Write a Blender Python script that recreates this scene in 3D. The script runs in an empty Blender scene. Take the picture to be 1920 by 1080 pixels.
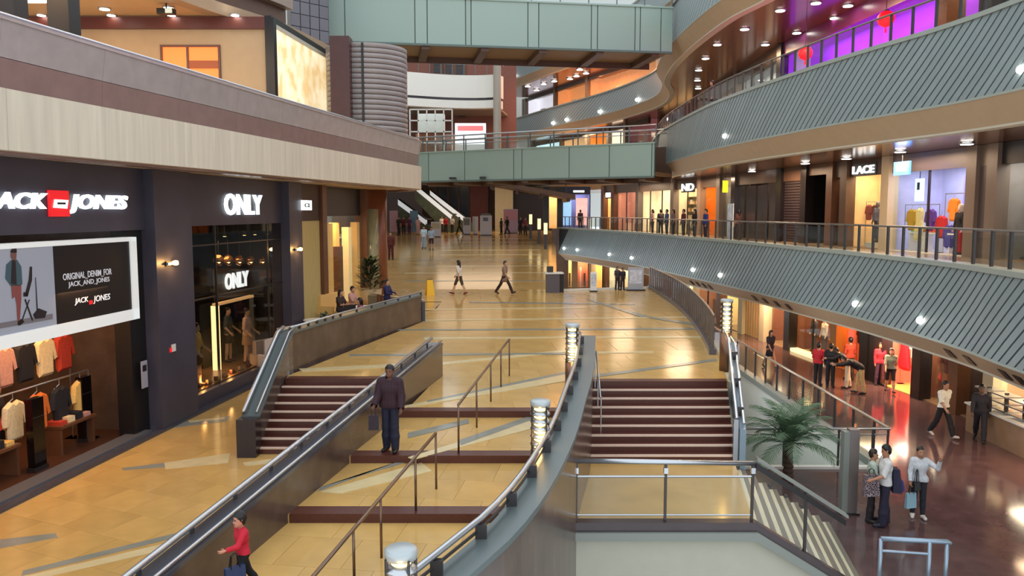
import bpy, math, random
import numpy as np
from mathutils import Vector, Matrix

R = math.radians
rnd = random.Random(7)
col = bpy.context.scene.collection
scene = bpy.context.scene

# ---------------------------------------------------------------- camera, sky, exposure
F = 1500.0                                   # focal length in pixels of the 1920x1080 frame
EYE = 4.1                                    # eye height above the plaza floor (z = 0)
PIT = math.atan(144.0 / F)
cam_d = bpy.data.cameras.new('camera')
cam_d.sensor_width = 36.0
cam_d.lens = 36.0 * F / 1920.0
cam_d.clip_end = 400
cam = bpy.data.objects.new('camera', cam_d)
cam.location = (0, 0, EYE)
cam.rotation_euler = (math.pi / 2 - PIT, 0, 0)
col.objects.link(cam)
scene.camera = cam
world = bpy.data.worlds.new('overcast_sky')
world.use_nodes = True
scene.world = world
bg = world.node_tree.nodes['Background']
bg.inputs['Color'].default_value = (0.90, 0.95, 1.0, 1)
bg.inputs['Strength'].default_value = 0.85
scene.view_settings.view_transform = 'Standard'
scene.view_settings.look = 'None'
scene.view_settings.gamma = 1.0
scene.view_settings.use_curve_mapping = False
scene.view_settings.exposure = 0.82

# ---------------------------------------------------------------- measuring helpers
def ray(u, v):
    a = (u - 960) / F; b = (540 - v) / F
    return a, math.cos(PIT) + b * math.sin(PIT), b * math.cos(PIT) - math.sin(PIT)
def fl(u, v, z=0.0):
    a, b, c = ray(u, v); t = (z - EYE) / c
    return Vector((a * t, b * t, z))
def dp(u, v, Y):
    a, b, c = ray(u, v); t = Y / b
    return Vector((a * t, Y, EYE + c * t))
def proj(p):
    x, y, z = p[0], p[1], p[2] - EYE
    d = y * math.cos(PIT) - z * math.sin(PIT)
    h = y * math.sin(PIT) + z * math.cos(PIT)
    return 960 + F * x / d, 540 - F * h / d

# ---------------------------------------------------------------- materials
def S(r, g, b):
    f = lambda c: (c / 255 / 12.92) if c / 255 <= 0.04045 else ((c / 255 + 0.055) / 1.055) ** 2.4
    return (f(r), f(g), f(b))
_m = {}
def M(name, c=(128, 128, 128), rough=0.5, metal=0.0, var=0.0, scale=3.0, rand=0.0, bump=0.0, stretch=(1, 1, 1), emit=0.0, ec=None, spec=0.5, coat=0.0):
    if name in _m: return _m[name]
    m = bpy.data.materials.new(name); m.use_nodes = True
    nt = m.node_tree; N = nt.nodes; L = nt.links
    b = N['Principled BSDF']
    cc = S(*c)
    b.inputs['Base Color'].default_value = (*cc, 1)
    b.inputs['Roughness'].default_value = rough
    b.inputs['Metallic'].default_value = metal
    b.inputs['Specular IOR Level'].default_value = spec
    if coat: b.inputs['Coat Weight'].default_value = coat; b.inputs['Coat Roughness'].default_value = 0.08
    if emit:
        b.inputs['Emission Color'].default_value = (*(S(*ec) if ec else cc), 1)
        b.inputs['Emission Strength'].default_value = emit
    if var or rand or bump:
        tc = N.new('ShaderNodeTexCoord'); mp = N.new('ShaderNodeMapping'); mp.inputs['Scale'].default_value = stretch
        L.new(tc.outputs['Object'], mp.inputs['Vector'])
        no = N.new('ShaderNodeTexNoise'); no.inputs['Scale'].default_value = scale; no.inputs['Detail'].default_value = 5
        L.new(mp.outputs[0], no.inputs['Vector'])
        hs = N.new('ShaderNodeHueSaturation'); hs.inputs['Color'].default_value = (*cc, 1)
        mr = N.new('ShaderNodeMapRange'); mr.inputs['From Min'].default_value = 0.3; mr.inputs['From Max'].default_value = 0.7
        mr.inputs['To Min'].default_value = 1 - var; mr.inputs['To Max'].default_value = 1 + var
        L.new(no.outputs['Fac'], mr.inputs['Value'])
        if rand:
            oi = N.new('ShaderNodeObjectInfo'); r2 = N.new('ShaderNodeMapRange')
            r2.inputs['To Min'].default_value = 1 - rand; r2.inputs['To Max'].default_value = 1 + rand
            L.new(oi.outputs['Random'], r2.inputs['Value'])
            mu = N.new('ShaderNodeMath'); mu.operation = 'MULTIPLY'
            L.new(mr.outputs[0], mu.inputs[0]); L.new(r2.outputs[0], mu.inputs[1]); L.new(mu.outputs[0], hs.inputs['Value'])
        else:
            L.new(mr.outputs[0], hs.inputs['Value'])
        L.new(hs.outputs['Color'], b.inputs['Base Color'])
        if bump:
            bp = N.new('ShaderNodeBump'); bp.inputs['Strength'].default_value = bump; bp.inputs['Distance'].default_value = 0.02
            L.new(no.outputs['Fac'], bp.inputs['Height']); L.new(bp.outputs[0], b.inputs['Normal'])
    _m[name] = m
    return m
def GLASS(name, tint=(225, 235, 232), refl=0.10):
    if name in _m: return _m[name]
    m = bpy.data.materials.new(name); m.use_nodes = True
    nt = m.node_tree; N = nt.nodes; L = nt.links
    N.remove(N['Principled BSDF'])
    t = N.new('ShaderNodeBsdfTransparent'); t.inputs[0].default_value = (*S(*tint), 1)
    g = N.new('ShaderNodeBsdfGlossy'); g.inputs['Roughness'].default_value = 0.03
    lw = N.new('ShaderNodeLayerWeight'); lw.inputs['Blend'].default_value = 0.5
    pw = N.new('ShaderNodeMath'); pw.operation = 'POWER'; pw.inputs[1].default_value = 5.0; L.new(lw.outputs['Facing'], pw.inputs[0])
    ad = N.new('ShaderNodeMath'); ad.operation = 'MULTIPLY_ADD'; ad.inputs[1].default_value = 0.4; ad.inputs[2].default_value = refl * 0.5
    L.new(pw.outputs[0], ad.inputs[0])
    mx = N.new('ShaderNodeMixShader'); L.new(ad.outputs[0], mx.inputs[0]); L.new(t.outputs[0], mx.inputs[1]); L.new(g.outputs[0], mx.inputs[2])
    L.new(mx.outputs[0], N['Material Output'].inputs['Surface'])
    _m[name] = m
    return m
def STRIPES(name, c1, c2, sx=(1, 0, 1), scale=3.0, rough=0.5, width=0.3, metal=0.0):
    """two colours in parallel stripes; for surfaces too far away to tell the slats apart"""
    if name in _m: return _m[name]
    m = bpy.data.materials.new(name); m.use_nodes = True
    nt = m.node_tree; N = nt.nodes; L = nt.links; b = N['Principled BSDF']
    tc = N.new('ShaderNodeTexCoord'); dt = N.new('ShaderNodeVectorMath'); dt.operation = 'DOT_PRODUCT'; dt.inputs[1].default_value = sx
    L.new(tc.outputs['Object'], dt.inputs[0])
    mu = N.new('ShaderNodeMath'); mu.operation = 'MULTIPLY'; mu.inputs[1].default_value = scale; L.new(dt.outputs['Value'], mu.inputs[0])
    fr = N.new('ShaderNodeMath'); fr.operation = 'FRACT'; L.new(mu.outputs[0], fr.inputs[0])
    lt = N.new('ShaderNodeMath'); lt.operation = 'LESS_THAN'; lt.inputs[1].default_value = width; L.new(fr.outputs[0], lt.inputs[0])
    mx = N.new('ShaderNodeMix'); mx.data_type = 'RGBA'
    mx.inputs[6].default_value = (*S(*c1), 1); mx.inputs[7].default_value = (*S(*c2), 1)
    L.new(lt.outputs[0], mx.inputs[0]); L.new(mx.outputs[2], b.inputs['Base Color'])
    b.inputs['Roughness'].default_value = rough; b.inputs['Metallic'].default_value = metal
    _m[name] = m
    return m

m_tile = M('honey_stone_tile', (202, 164, 98), 0.16, var=0.10, scale=1.6, rand=0.07)
m_plaza = M('honey_stone', (196, 160, 100), 0.14, var=0.12, scale=0.9)
m_band_g = M('grey_stone_band', (140, 142, 132), 0.2, var=0.1, scale=3)
m_band_w = M('pale_stone_band', (214, 196, 150), 0.2, var=0.08, scale=3)
m_red = M('red_marble_floor', (92, 68, 68), 0.11, var=0.22, scale=2.2)
m_brownstone = M('brown_marble', (84, 70, 64), 0.22, var=0.25, scale=2.0)
m_riser = M('brown_granite', (84, 42, 32), 0.35, var=0.15, scale=20)
m_nose = M('worn_nosing_strip', (222, 196, 178), 0.4, var=0.05)
m_facade = M('dark_slate_cladding', (66, 64, 78), 0.42, var=0.14, scale=1.3)
m_steel = M('brushed_steel', (190, 196, 202), 0.28, metal=0.9)
m_steel_d = M('dark_steel', (70, 68, 70), 0.35, metal=0.7)
m_cap = M('grey_steel_cap', (96, 108, 110), 0.35, metal=0.2)
m_slat = M('blue_grey_slat', (132, 146, 148), 0.38, rand=0.06, var=0.03)
m_slatback = M('dark_joint', (42, 50, 60), 0.6)
m_edge = M('balcony_edge', (150, 158, 150), 0.35, var=0.03)
m_soffit = M('tan_soffit', (186, 162, 132), 0.5, var=0.04)
m_cove = M('pale_cove', (196, 190, 172), 0.5)
m_ceil = M('polished_brown_ceiling', (128, 88, 66), 0.16, var=0.04, metal=0.3)
m_cream = M('cream_travertine', (206, 198, 180), 0.5, var=0.10, scale=1.4, rand=0.05, stretch=(6, 6, 0.3))
m_mauve = M('mauve_polished_stone', (134, 108, 102), 0.18, var=0.08, scale=3, rand=0.012)
m_gstone = M('grey_polished_stone', (160, 150, 148), 0.25, var=0.08, scale=3, rand=0.012)
m_sage = M('sage_bridge_panel', (152, 174, 164), 0.42, rand=0.03)
m_sage_d = M('sage_bridge_seam', (96, 112, 106), 0.5)
m_umber = M('umber_steel', (92, 66, 50), 0.45, var=0.05)
m_grey = M('warm_grey_paint', (176, 176, 160), 0.6, var=0.03)
m_ledge = M('grey_ledge', (132, 138, 132), 0.45)
m_dark = M('near_black', (24, 22, 24), 0.4)
m_white = M('white_paint', (226, 226, 220), 0.45)
m_beige = M('beige_paint', (186, 158, 122), 0.6, var=0.03)
m_pane = GLASS('clear_pane', (247, 250, 249), 0.06)
m_pane_d = GLASS('tinted_pane', (214, 212, 210), 0.06)
m_lamp = M('lamp_glow', (255, 246, 225), 0.4, emit=6.0)
m_lampw = M('warm_lamp_glow', (255, 206, 120), 0.4, emit=6.0)
m_spot = M('spot_glow', (255, 250, 240), 0.4, emit=8.0)

# ---------------------------------------------------------------- mesh helpers
class MB:
    def __init__(s): s.v = []; s.f = []; s.mi = []; s.k = 0
    def add(s, vs, fs):
        o = len(s.v); s.v += [tuple(p) for p in vs]
        s.f += [tuple(o + i for i in f) for f in fs]; s.mi += [s.k] * len(fs); return s
    def hexa(s, p):                                   # p: 4 bottom corners CCW, 4 top corners
        return s.add(p, [(3, 2, 1, 0), (4, 5, 6, 7), (0, 1, 5, 4), (1, 2, 6, 5), (2, 3, 7, 6), (3, 0, 4, 7)])
    def box(s, x0, x1, y0, y1, z0, z1):
        return s.hexa([(x0, y0, z0), (x1, y0, z0), (x1, y1, z0), (x0, y1, z0), (x0, y0, z1), (x1, y0, z1), (x1, y1, z1), (x0, y1, z1)])
    def prism(s, poly, z0, z1):
        n = len(poly)
        if sum(poly[i][0] * poly[(i + 1) % n][1] - poly[(i + 1) % n][0] * poly[i][1] for i in range(n)) < 0: poly = poly[::-1]
        vs = [(p[0], p[1], z0) for p in poly] + [(p[0], p[1], z1) for p in poly]
        return s.add(vs, [tuple(range(n - 1, -1, -1)), tuple(range(n, 2 * n))] + [(i, (i + 1) % n, n + (i + 1) % n, n + i) for i in range(n)])
    def slab(s, poly, th):                            # poly of 3-d points, extruded straight down
        n = len(poly)
        if sum(poly[i][0] * poly[(i + 1) % n][1] - poly[(i + 1) % n][0] * poly[i][1] for i in range(n)) < 0: poly = poly[::-1]
        vs = [(p[0], p[1], p[2] - th) for p in poly] + [tuple(p) for p in poly]
        return s.add(vs, [tuple(range(n - 1, -1, -1)), tuple(range(n, 2 * n))] + [(i, (i + 1) % n, n + (i + 1) % n, n + i) for i in range(n)])
    def vprism(s, poly, y0, y1):                      # outline in x,z extruded along y
        n = len(poly)
        if sum(poly[i][0] * poly[(i + 1) % n][1] - poly[(i + 1) % n][0] * poly[i][1] for i in range(n)) < 0: poly = poly[::-1]
        vs = [(p[0], y0, p[1]) for p in poly] + [(p[0], y1, p[1]) for p in poly]
        return s.add(vs, [tuple(range(n)), tuple(range(2 * n - 1, n - 1, -1))] + [((i + 1) % n, i, n + i, n + (i + 1) % n) for i in range(n)])
    def tube(s, pts, r, n=8, r1=None):
        pts = [Vector(p) for p in pts]; m = len(pts); vs = []
        up = Vector((0, 0, 1)); prev = None
        for i, p in enumerate(pts):
            t = (pts[min(i + 1, m - 1)] - pts[max(i - 1, 0)]).normalized()
            a = t.cross(up)
            if a.length < 1e-3: a = prev if prev is not None else Vector((1, 0, 0))
            a = (a - t * a.dot(t)).normalized(); prev = a; b = a.cross(t)
            rr = r if r1 is None else r + (r1 - r) * i / max(m - 1, 1)
            vs += [p + (a * math.cos(2 * math.pi * k / n) + b * math.sin(2 * math.pi * k / n)) * rr for k in range(n)]
        fs = [(i * n + k, i * n + (k + 1) % n, (i + 1) * n + (k + 1) % n, (i + 1) * n + k) for i in range(m - 1) for k in range(n)]
        fs += [tuple(range(n - 1, -1, -1)), tuple((m - 1) * n + k for k in range(n))]
        return s.add(vs, fs)
    def lathe(s, prof, c=(0, 0, 0), n=20, sx=1.0, sy=1.0):
        vs = [(c[0] + r * sx * math.cos(2 * math.pi * k / n), c[1] + r * sy * math.sin(2 * math.pi * k / n), c[2] + z) for r, z in prof for k in range(n)]
        m = len(prof)
        fs = [(i * n + k, i * n + (k + 1) % n, (i + 1) * n + (k + 1) % n, (i + 1) * n + k) for i in range(m - 1) for k in range(n)]
        fs += [tuple(range(n - 1, -1, -1)), tuple((m - 1) * n + k for k in range(n))]
        return s.add(vs, fs)
    def sweep(s, pts, prof):
        """closed profile [(offset to the right, dz)] along 3-d points, upright"""
        pts = [Vector(p) for p in pts]; m = len(pts); n = len(prof); vs = []
        for i, p in enumerate(pts):
            t = pts[min(i + 1, m - 1)] - pts[max(i - 1, 0)]; t.z = 0; t.normalize()
            r = Vector((t.y, -t.x, 0))
            vs += [p + r * o + Vector((0, 0, z)) for o, z in prof]
        fs = [(i * n + k, i * n + (k + 1) % n, (i + 1) * n + (k + 1) % n, (i + 1) * n + k) for i in range(m - 1) for k in range(n)]
        fs += [tuple(range(n - 1, -1, -1)), tuple((m - 1) * n + k for k in range(n))]
        return s.add(vs, fs)
    def mesh(s, name, mats=None, smooth=False):
        me = bpy.data.meshes.new(name); me.from_pydata(s.v, [], s.f)
        if mats:
            for m in (mats if isinstance(mats, (list, tuple)) else [mats]): me.materials.append(m)
        if len(me.materials) > 1: me.polygons.foreach_set('material_index', s.mi)
        if smooth: me.polygons.foreach_set('use_smooth', [True] * len(me.polygons))
        me.validate(); me.update()
        return me
    def build(s, name, mats, parent=None, smooth=False, loc=None, rz=None):
        return link(name, s.mesh(name, mats, smooth), parent, loc, rz)
def link(name, me, parent=None, loc=None, rz=None):
    o = bpy.data.objects.new(name, me); col.objects.link(o)
    if parent is not None: o.parent = parent
    if loc is not None: o.location = loc
    if rz is not None: o.rotation_euler = (0, 0, rz)
    return o
def tag(o, label=None, cat=None, group=None, kind=None):
    if label: o['label'] = label
    if cat: o['category'] = cat
    if group: o['group'] = group
    if kind: o['kind'] = kind
    return o
def empty(name, loc=(0, 0, 0), rz=0.0, **k):
    o = bpy.data.objects.new(name, None); col.objects.link(o); o.location = loc; o.rotation_euler = (0, 0, rz)
    o.empty_display_size = 0.1
    return tag(o, **k)
def copy_tree(o, parent=None):
    c = o.copy(); col.objects.link(c); c.parent = parent
    for ch in list(o.children): copy_tree(ch, c)
    return c
def struct(name, mb, mat, label, parent=None, smooth=False):
    o = mb.build(name, mat, parent, smooth)
    return tag(o, label, name.split('_')[0], kind='structure')

class Path:
    """smooth plan curve through points, measured along its length"""
    def __init__(s, pts, step=0.25):
        P = [Vector((p[0], p[1], 0)) for p in pts]; P = [2 * P[0] - P[1]] + P + [2 * P[-1] - P[-2]]
        d = []
        for i in range(1, len(P) - 2):
            for k in range(40):
                t = k / 40; a, b, c, e = P[i - 1], P[i], P[i + 1], P[i + 2]
                d.append(0.5 * ((2 * b) + (c - a) * t + (2 * a - 5 * b + 4 * c - e) * t * t + (3 * b - a - 3 * c + e) * t ** 3))
        d.append(P[-2])
        A = np.array([(p.x, p.y) for p in d]); sl = np.r_[0, np.cumsum(np.hypot(*np.diff(A, axis=0).T))]
        s.len = float(sl[-1]); n = max(2, int(s.len / step)); s.g = np.linspace(0, s.len, n + 1)
        s.x = np.interp(s.g, sl, A[:, 0]); s.y = np.interp(s.g, sl, A[:, 1])
    def p(s, t, off=0.0, z=0.0):
        t = min(max(t, 0), s.len)
        x, y = np.interp(t, s.g, s.x), np.interp(t, s.g, s.y)
        a, b = max(t - 0.2, 0), min(t + 0.2, s.len)
        tx, ty = np.interp(b, s.g, s.x) - np.interp(a, s.g, s.x), np.interp(b, s.g, s.y) - np.interp(a, s.g, s.y)
        l = math.hypot(tx, ty)
        return Vector((x + ty / l * off, y - tx / l * off, z))
    def run(s, a=0.0, b=None, step=0.6, off=0.0, z=0.0):
        b = s.len if b is None else b; n = max(1, int(math.ceil((b - a) / step)))
        return [s.p(a + (b - a) * i / n, off, z) for i in range(n + 1)]
    def s_of_u(s, u, z, off=0.0):
        best = min((abs(proj(s.p(t, off, z))[0] - u), t) for t in np.arange(0, s.len, 0.1) if s.p(t, off, z).y > 3)
        return float(best[1])

def clip_poly(poly, rect):                            # polygon against a convex CCW rectangle
    for i in range(len(rect)):
        a, b = rect[i], rect[(i + 1) % len(rect)]; out = []
        side = lambda p: (b[0] - a[0]) * (p[1] - a[1]) - (b[1] - a[1]) * (p[0] - a[0])
        for j in range(len(poly)):
            p, q = poly[j - 1], poly[j]; sp, sq = side(p), side(q)
            if (sp >= 0) != (sq >= 0):
                t = sp / (sp - sq); out.append((p[0] + (q[0] - p[0]) * t, p[1] + (q[1] - p[1]) * t))
            if sq >= 0: out.append(q)
        poly = out
        if len(poly) < 3: return []
    return poly
def tiles(parent, poly, size, ang, z, mat, th=0.02, limit=300, gap=0.005):
    poly = [(p[0], p[1]) for p in poly]
    ca, sa = math.cos(ang), math.sin(ang); n = 0
    loc = [(x * ca + y * sa, -x * sa + y * ca) for x, y in poly]
    x0, x1 = min(p[0] for p in loc), max(p[0] for p in loc); y0, y1 = min(p[1] for p in loc), max(p[1] for p in loc)
    full = None; g = gap / 2; h = size
    for j in range(int((y1 - y0) / h) + 1):
        for i in range(-1, int((x1 - x0) / size) + 2):
            ax = x0 + (i + 0.5 * (j % 2)) * size; ay = y0 + j * h
            r = [(ax + g, ay + g), (ax + size - g, ay + g), (ax + size - g, ay + h - g), (ax + g, ay + h - g)]
            c = clip_poly(loc, r)
            if len(c) < 3 or n >= limit: continue
            ar = 0.5 * abs(sum(c[k][0] * c[(k + 1) % len(c)][1] - c[(k + 1) % len(c)][0] * c[k][1] for k in range(len(c))))
            if ar < 0.02: continue
            n += 1
            wx, wy = ax * ca - ay * sa, ax * sa + ay * ca
            if abs(ar - (size - gap) * (h - gap)) < 1e-4:
                if full is None: full = MB().box(g, size - g, g, h - g, -th, 0).mesh('tile', mat)
                o = link('tile', full, parent, (wx, wy, z), ang)
            else:
                MB().prism([(p[0] - ax, p[1] - ay) for p in c], -th, 0).build('tile', mat, parent, loc=(wx, wy, z), rz=ang)
    return n
def text_mesh(s, size, mat, extrude=0.02, bold=0.0, shear=0.0, align='CENTER', xs=1.0):
    cu = bpy.data.curves.new('lettering', 'FONT'); cu.body = s; cu.size = size; cu.extrude = extrude; cu.offset = bold
    cu.shear = shear; cu.align_x = align; cu.align_y = 'CENTER'; cu.resolution_u = 3
    o = bpy.data.objects.new('lettering', cu); col.objects.link(o)
    bpy.context.view_layer.update()
    me = bpy.data.meshes.new_from_object(o.evaluated_get(bpy.context.evaluated_depsgraph_get()))
    bpy.data.objects.remove(o); bpy.data.curves.remove(cu)
    me.materials.clear(); me.materials.append(mat)
    if xs != 1.0: me.transform(Matrix.Diagonal((xs, 1, 1, 1)))
    me.transform(Matrix.Rotation(math.pi / 2, 4, 'X'))      # stands upright, read from -y
    return me
def area_light(name, loc, power, c=(255, 214, 160), size=1.0, sy=None, rot=(0, 0, 0)):
    d = bpy.data.lights.new(name, 'AREA'); d.energy = power; d.color = S(*c); d.size = size
    if sy: d.shape = 'RECTANGLE'; d.size_y = sy
    o = bpy.data.objects.new(name, d); col.objects.link(o); o.location = loc; o.rotation_euler = rot
    return o
def point_light(name, loc, power, c=(255, 214, 160), r=0.08):
    d = bpy.data.lights.new(name, 'POINT'); d.energy = power; d.color = S(*c); d.shadow_soft_size = r
    o = bpy.data.objects.new(name, d); col.objects.link(o); o.location = loc
    return o

# ================================================================ STRUCTURE
ZC, ZL = -1.26, -2.7            # side corridor / stair foot level, lower marble level
x2 = lambda y: -1.73 - 0.178 * (19.69 - y)                       # long ramp wall, plan line
W3 = Path([(1.84, 19.3), (1.5, 16.4), (1.15, 14.4), (0.88, 12.9), (0.65, 11.9), (0.38, 10.9), (0.08, 10.0), (-0.25, 9.24), (-0.5, 8.8), (-1.0, 7.9), (-1.6, 7.0), (-2.3, 6.0)])
def x3(y):
    i = np.argsort(W3.y); return float(np.interp(y, W3.y[i], W3.x[i]))

plaza_poly = [(-2.2, 16.15), (1.42, 16.15), (1.9, 19.06), (5.23, 19.06), (6.12, 23.57), (6.87, 29.02), (7.37, 34.87), (7.58, 42.71), (2.4, 41), (2.4, 42), (-14, 42), (-14, 36), (-3.2, 36), (-3.35, 29.5), (-5.6, 19.8), (-5.57, 19.37), (-1.85, 19.37)]
fp = struct('floor', MB().prism(plaza_poly, -0.35, -0.012), m_plaza, 'honey coloured stone floor of the open plaza with pale inlaid bands')
tiles(fp, [(-2.2, 16.15), (1.42, 16.15), (1.9, 19.06), (5.23, 19.06), (6.0, 23.4), (-4.75, 23.4), (-5.6, 19.8), (-5.57, 19.37), (-1.85, 19.37)], 0.9, R(4), 0.0, m_tile, limit=150)
tiles(fp, [(-4.75, 23.4), (6.0, 23.4), (6.12, 23.57), (6.87, 29.02), (7.37, 34.87), (7.58, 42.71), (2.4, 41), (2.4, 42), (-14, 42), (-14, 36), (-3.2, 36), (-3.35, 29.5)], 1.8, R(4), 0.0, m_tile, limit=140, gap=0.014)
ff = struct('floor_far', MB().slab([(2.4, 42, 0), (4.3, 80, 1.85), (-16, 80, 1.85), (-16, 42, 0)], 0.3), m_plaza, 'far end of the stone plaza rising gently towards the escalators')
struct('floor_hall', MB().slab([(9, 80, 1.85), (9, 114, 1.85), (-18, 114, 1.85), (-18, 80, 1.85)], 0.3), m_plaza, 'stone floor of the far hall behind the kiosks')
corr_poly = [(-10.3, 6.5), (-7.95, 26), (-4.3, 26), (-5.64, 20.2), (-5.75, 17.3), (-2.4, 17.3), (x2(6.5) - 0.25, 6.5)]
fc = struct('floor_corridor', MB().prism(corr_poly, ZC - 0.3, ZC - 0.012), m_plaza, 'honey stone floor of the lower corridor along the dark shopfronts')
tiles(fc, corr_poly, 0.9, R(-24), ZC, m_tile, limit=290)
struct('floor_ramp', MB().slab([(-8.1, 24.5, ZC), (-4.75, 24.5, ZC), (-3.75, 28.5, -0.3), (-7.65, 28.5, -0.3)], 0.2).slab([(-7.65, 28.5, -0.3), (-3.75, 28.5, -0.3), (-3.3, 30.5, -0.16), (-3.2, 33, 0), (-3.2, 36.2, 0.0), (-6.7, 36.2, 0.0), (-7.1, 33, 0)], 0.2), m_plaza, 'sloping floor of the cafe terrace behind the stone parapet')
RY = [16.15, 13.55, 11.2, 9.0, 7.0, 5.0]
for k in range(5):
    z = -0.13 * (k + 1); y1, y0 = RY[k], RY[k + 1]
    poly = [(x2(y0), y0), (x3(y0), y0), (x3((y0 + y1) / 2), (y0 + y1) / 2), (x3(y1), y1), (x2(y1), y1)]
    fk = struct('floor_landing', MB().prism(poly, z - 0.4, z - 0.012), m_plaza, '%s broad honey stone landing down the ramp' % ('first', 'second', 'third', 'fourth', 'fifth')[k])
    tiles(fk, poly, 0.9, R(-8), z, m_tile)
    st = MB().box(x2(y1) + 0.02, x3(y1) - 0.1, y1 - 0.005, y1 + 0.30, z - 0.02, z + 0.136).build('step_edge', m_riser)
    tag(st, '%s dark brown granite step edge down the ramp' % ('first', 'second', 'third', 'fourth', 'fifth')[k], 'step')

_bz = [0.003]
def band(parent, pts, mat, z, name='stone_band'):
    _bz[0] += 0.0006 if _bz[0] < 0.02 else -0.016; z = z + _bz[0] - 0.004
    return MB().prism([(p.x, p.y) for p in pts], z - 0.01, z + 0.004).build(name, mat, parent)
def pband(parent, px, mat, z):
    return band(parent, [fl(u, v, z) for u, v in px], mat, z)
for px, m in [([(43, 1070), (40, 1080), (363, 1000), (366, 991)], m_band_g), ([(0, 1086), (70, 1086), (322, 1028), (322, 1016), (60, 1078)], m_band_w), ([(0, 1012), (0, 1028), (108, 1008), (104, 1000)], m_band_g),
              ([(228, 878), (232, 882), (310, 876), (310, 868)], m_band_g), ([(308, 868), (310, 880), (428, 868), (432, 850)], m_band_w), ([(322, 794), (316, 803), (426, 790), (432, 780)], m_band_g), ([(352, 789), (356, 793), (420, 786), (424, 782)], m_band_w),
              ([(455, 868), (460, 874), (520, 868), (516, 860)], m_band_w)]:
    pband(fc, px, m, ZC)
LND = [o for o in bpy.data.objects if o.name.startswith('floor_landing')]
for k, px, m in [(0, [(765, 858), (775, 862), (1010, 801), (1003, 786)], m_band_w), (0, [(765, 812), (765, 822), (880, 794), (878, 786)], m_band_g), (0, [(860, 826), (864, 836), (1003, 786), (1000, 778)], m_band_g),
                 (1, [(600, 923), (640, 926), (810, 884), (790, 868)], m_band_w), (1, [(596, 922), (602, 914), (760, 868), (748, 866)], m_band_g)]:
    pband(LND[k], px, m, -0.13 * (k + 1))
for px, m in [([(755, 762), (757, 766), (1062, 715), (1062, 702)], m_band_w), ([(800, 752), (802, 755), (1062, 702), (1062, 697)], m_band_g),
              ([(1108, 704), (1108, 709), (1345, 677), (1343, 673)], m_band_g), ([(560, 692), (566, 697), (760, 688), (760, 682)], m_band_w), ([(770, 686), (770, 691), (1066, 660), (1066, 656)], m_band_w),
              ([(655, 665), (655, 668), (1066, 665), (1066, 662)], m_band_g), ([(1108, 660), (1108, 663), (1225, 662), (1225, 659)], m_band_w),
              ([(795, 633), (795, 637), (1066, 634), (1330, 634), (1330, 631)], m_band_w), ([(735, 618), (735, 620), (1320, 618), (1320, 615)], m_band_g),
              ([(796, 600), (796, 602), (1300, 596), (1300, 594)], m_band_w), ([(796, 580), (796, 582), (1100, 578), (1100, 576)], m_band_w), ([(880, 566), (880, 568), (1190, 572), (1190, 570)], m_band_g),
              ([(1205, 592), (1212, 596), (1322, 614), (1326, 610)], m_band_g), ([(1100, 560), (1106, 564), (1205, 596), (1212, 592)], m_band_g)]:
    pband(fp, px, m, 0.0)
for i in range(9):                                            # bands crossing the rising far end
    y = 45 + i * 3.6; z = 0.0487 * (y - 42)
    a, b = -7 + 3 * rnd.random(), 2.2
    sl = 0.25
    MB().slab([(a, y, z + 0.006), (b, y + sl, z + 0.006 + 0.0487 * sl), (b, y + sl + 0.35, z + 0.006 + 0.0487 * (sl + 0.35)), (a, y + 0.35, z + 0.006 + 0.0487 * 0.35)], 0.02).build('stone_band', m_band_w if i % 3 else m_band_g, ff)

# ---- flights of nine steps, either side of the ramp
def flight(name, label, L0, R0, L1, R1, z0, z1, n, mats=(m_riser, m_nose)):
    """L0/R0: top edge corners, L1/R1: foot corners (front edge of the lowest riser)"""
    e = empty(name, label=label, cat='staircase'); L0, R0, L1, R1 = [Vector((*p, 0)) for p in (L0, R0, L1, R1)]
    for i in range(n - 1):
        t0 = (i + 1) / n; z = z0 + (z1 - z0) * t0
        ta, tb = i / (n - 1), (i + 1) / (n - 1)
        a, b, c, d = L0.lerp(L1, ta), R0.lerp(R1, ta), R0.lerp(R1, tb), L0.lerp(L1, tb)
        st = MB().prism([a, b, c, d], z - 0.5, z).build('step', mats[0], e)
        k = (d - a).normalized(); nz = 0.075
        MB().prism([d - k * nz, c - k * nz, c + k * 0.008, d + k * 0.008], z - 0.03, z + 0.004).build('nosing', mats[1], st)
    k = (L1 - L0).normalized()
    tp = MB().prism([L0 - k * 0.28, R0 - k * 0.28, R0 + k * 0.012, L0 + k * 0.012], z0 - 0.4, z0 + 0.008).build('top_step', mats[0], e)
    return e
flight('staircase', 'brown granite staircase with pale nosings going down to the dark shopfronts', (-5.57, 19.37), (x2(19.37) - 0.2, 19.37), (-5.77, 17.3), (x2(17.3) - 0.25, 17.3), 0, ZC, 9)
flight('staircase', 'brown granite staircase with pale nosings between the lamp wall and the chrome rails', (1.9, 19.06), (5.2, 19.06), (1.5, 16.75), (4.8, 16.75), 0, ZC, 9)
struct('floor_foot', MB().prism([(0.95, 13.3), (4.16, 13.3), (4.78, 16.75), (4.82, 17.0), (1.3, 17.0)], ZC - 0.15, ZC), m_tile, 'honey stone floor behind the glass balustrade at the stair foot')
e = empty('staircase', label='pale stepped flight descending behind the sloping glass balustrade', cat='staircase')
m_tread = M('pale_tread', (222, 214, 186), 0.4, var=0.04); m_tread_d = M('dark_nosing', (120, 112, 100), 0.5)
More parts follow.
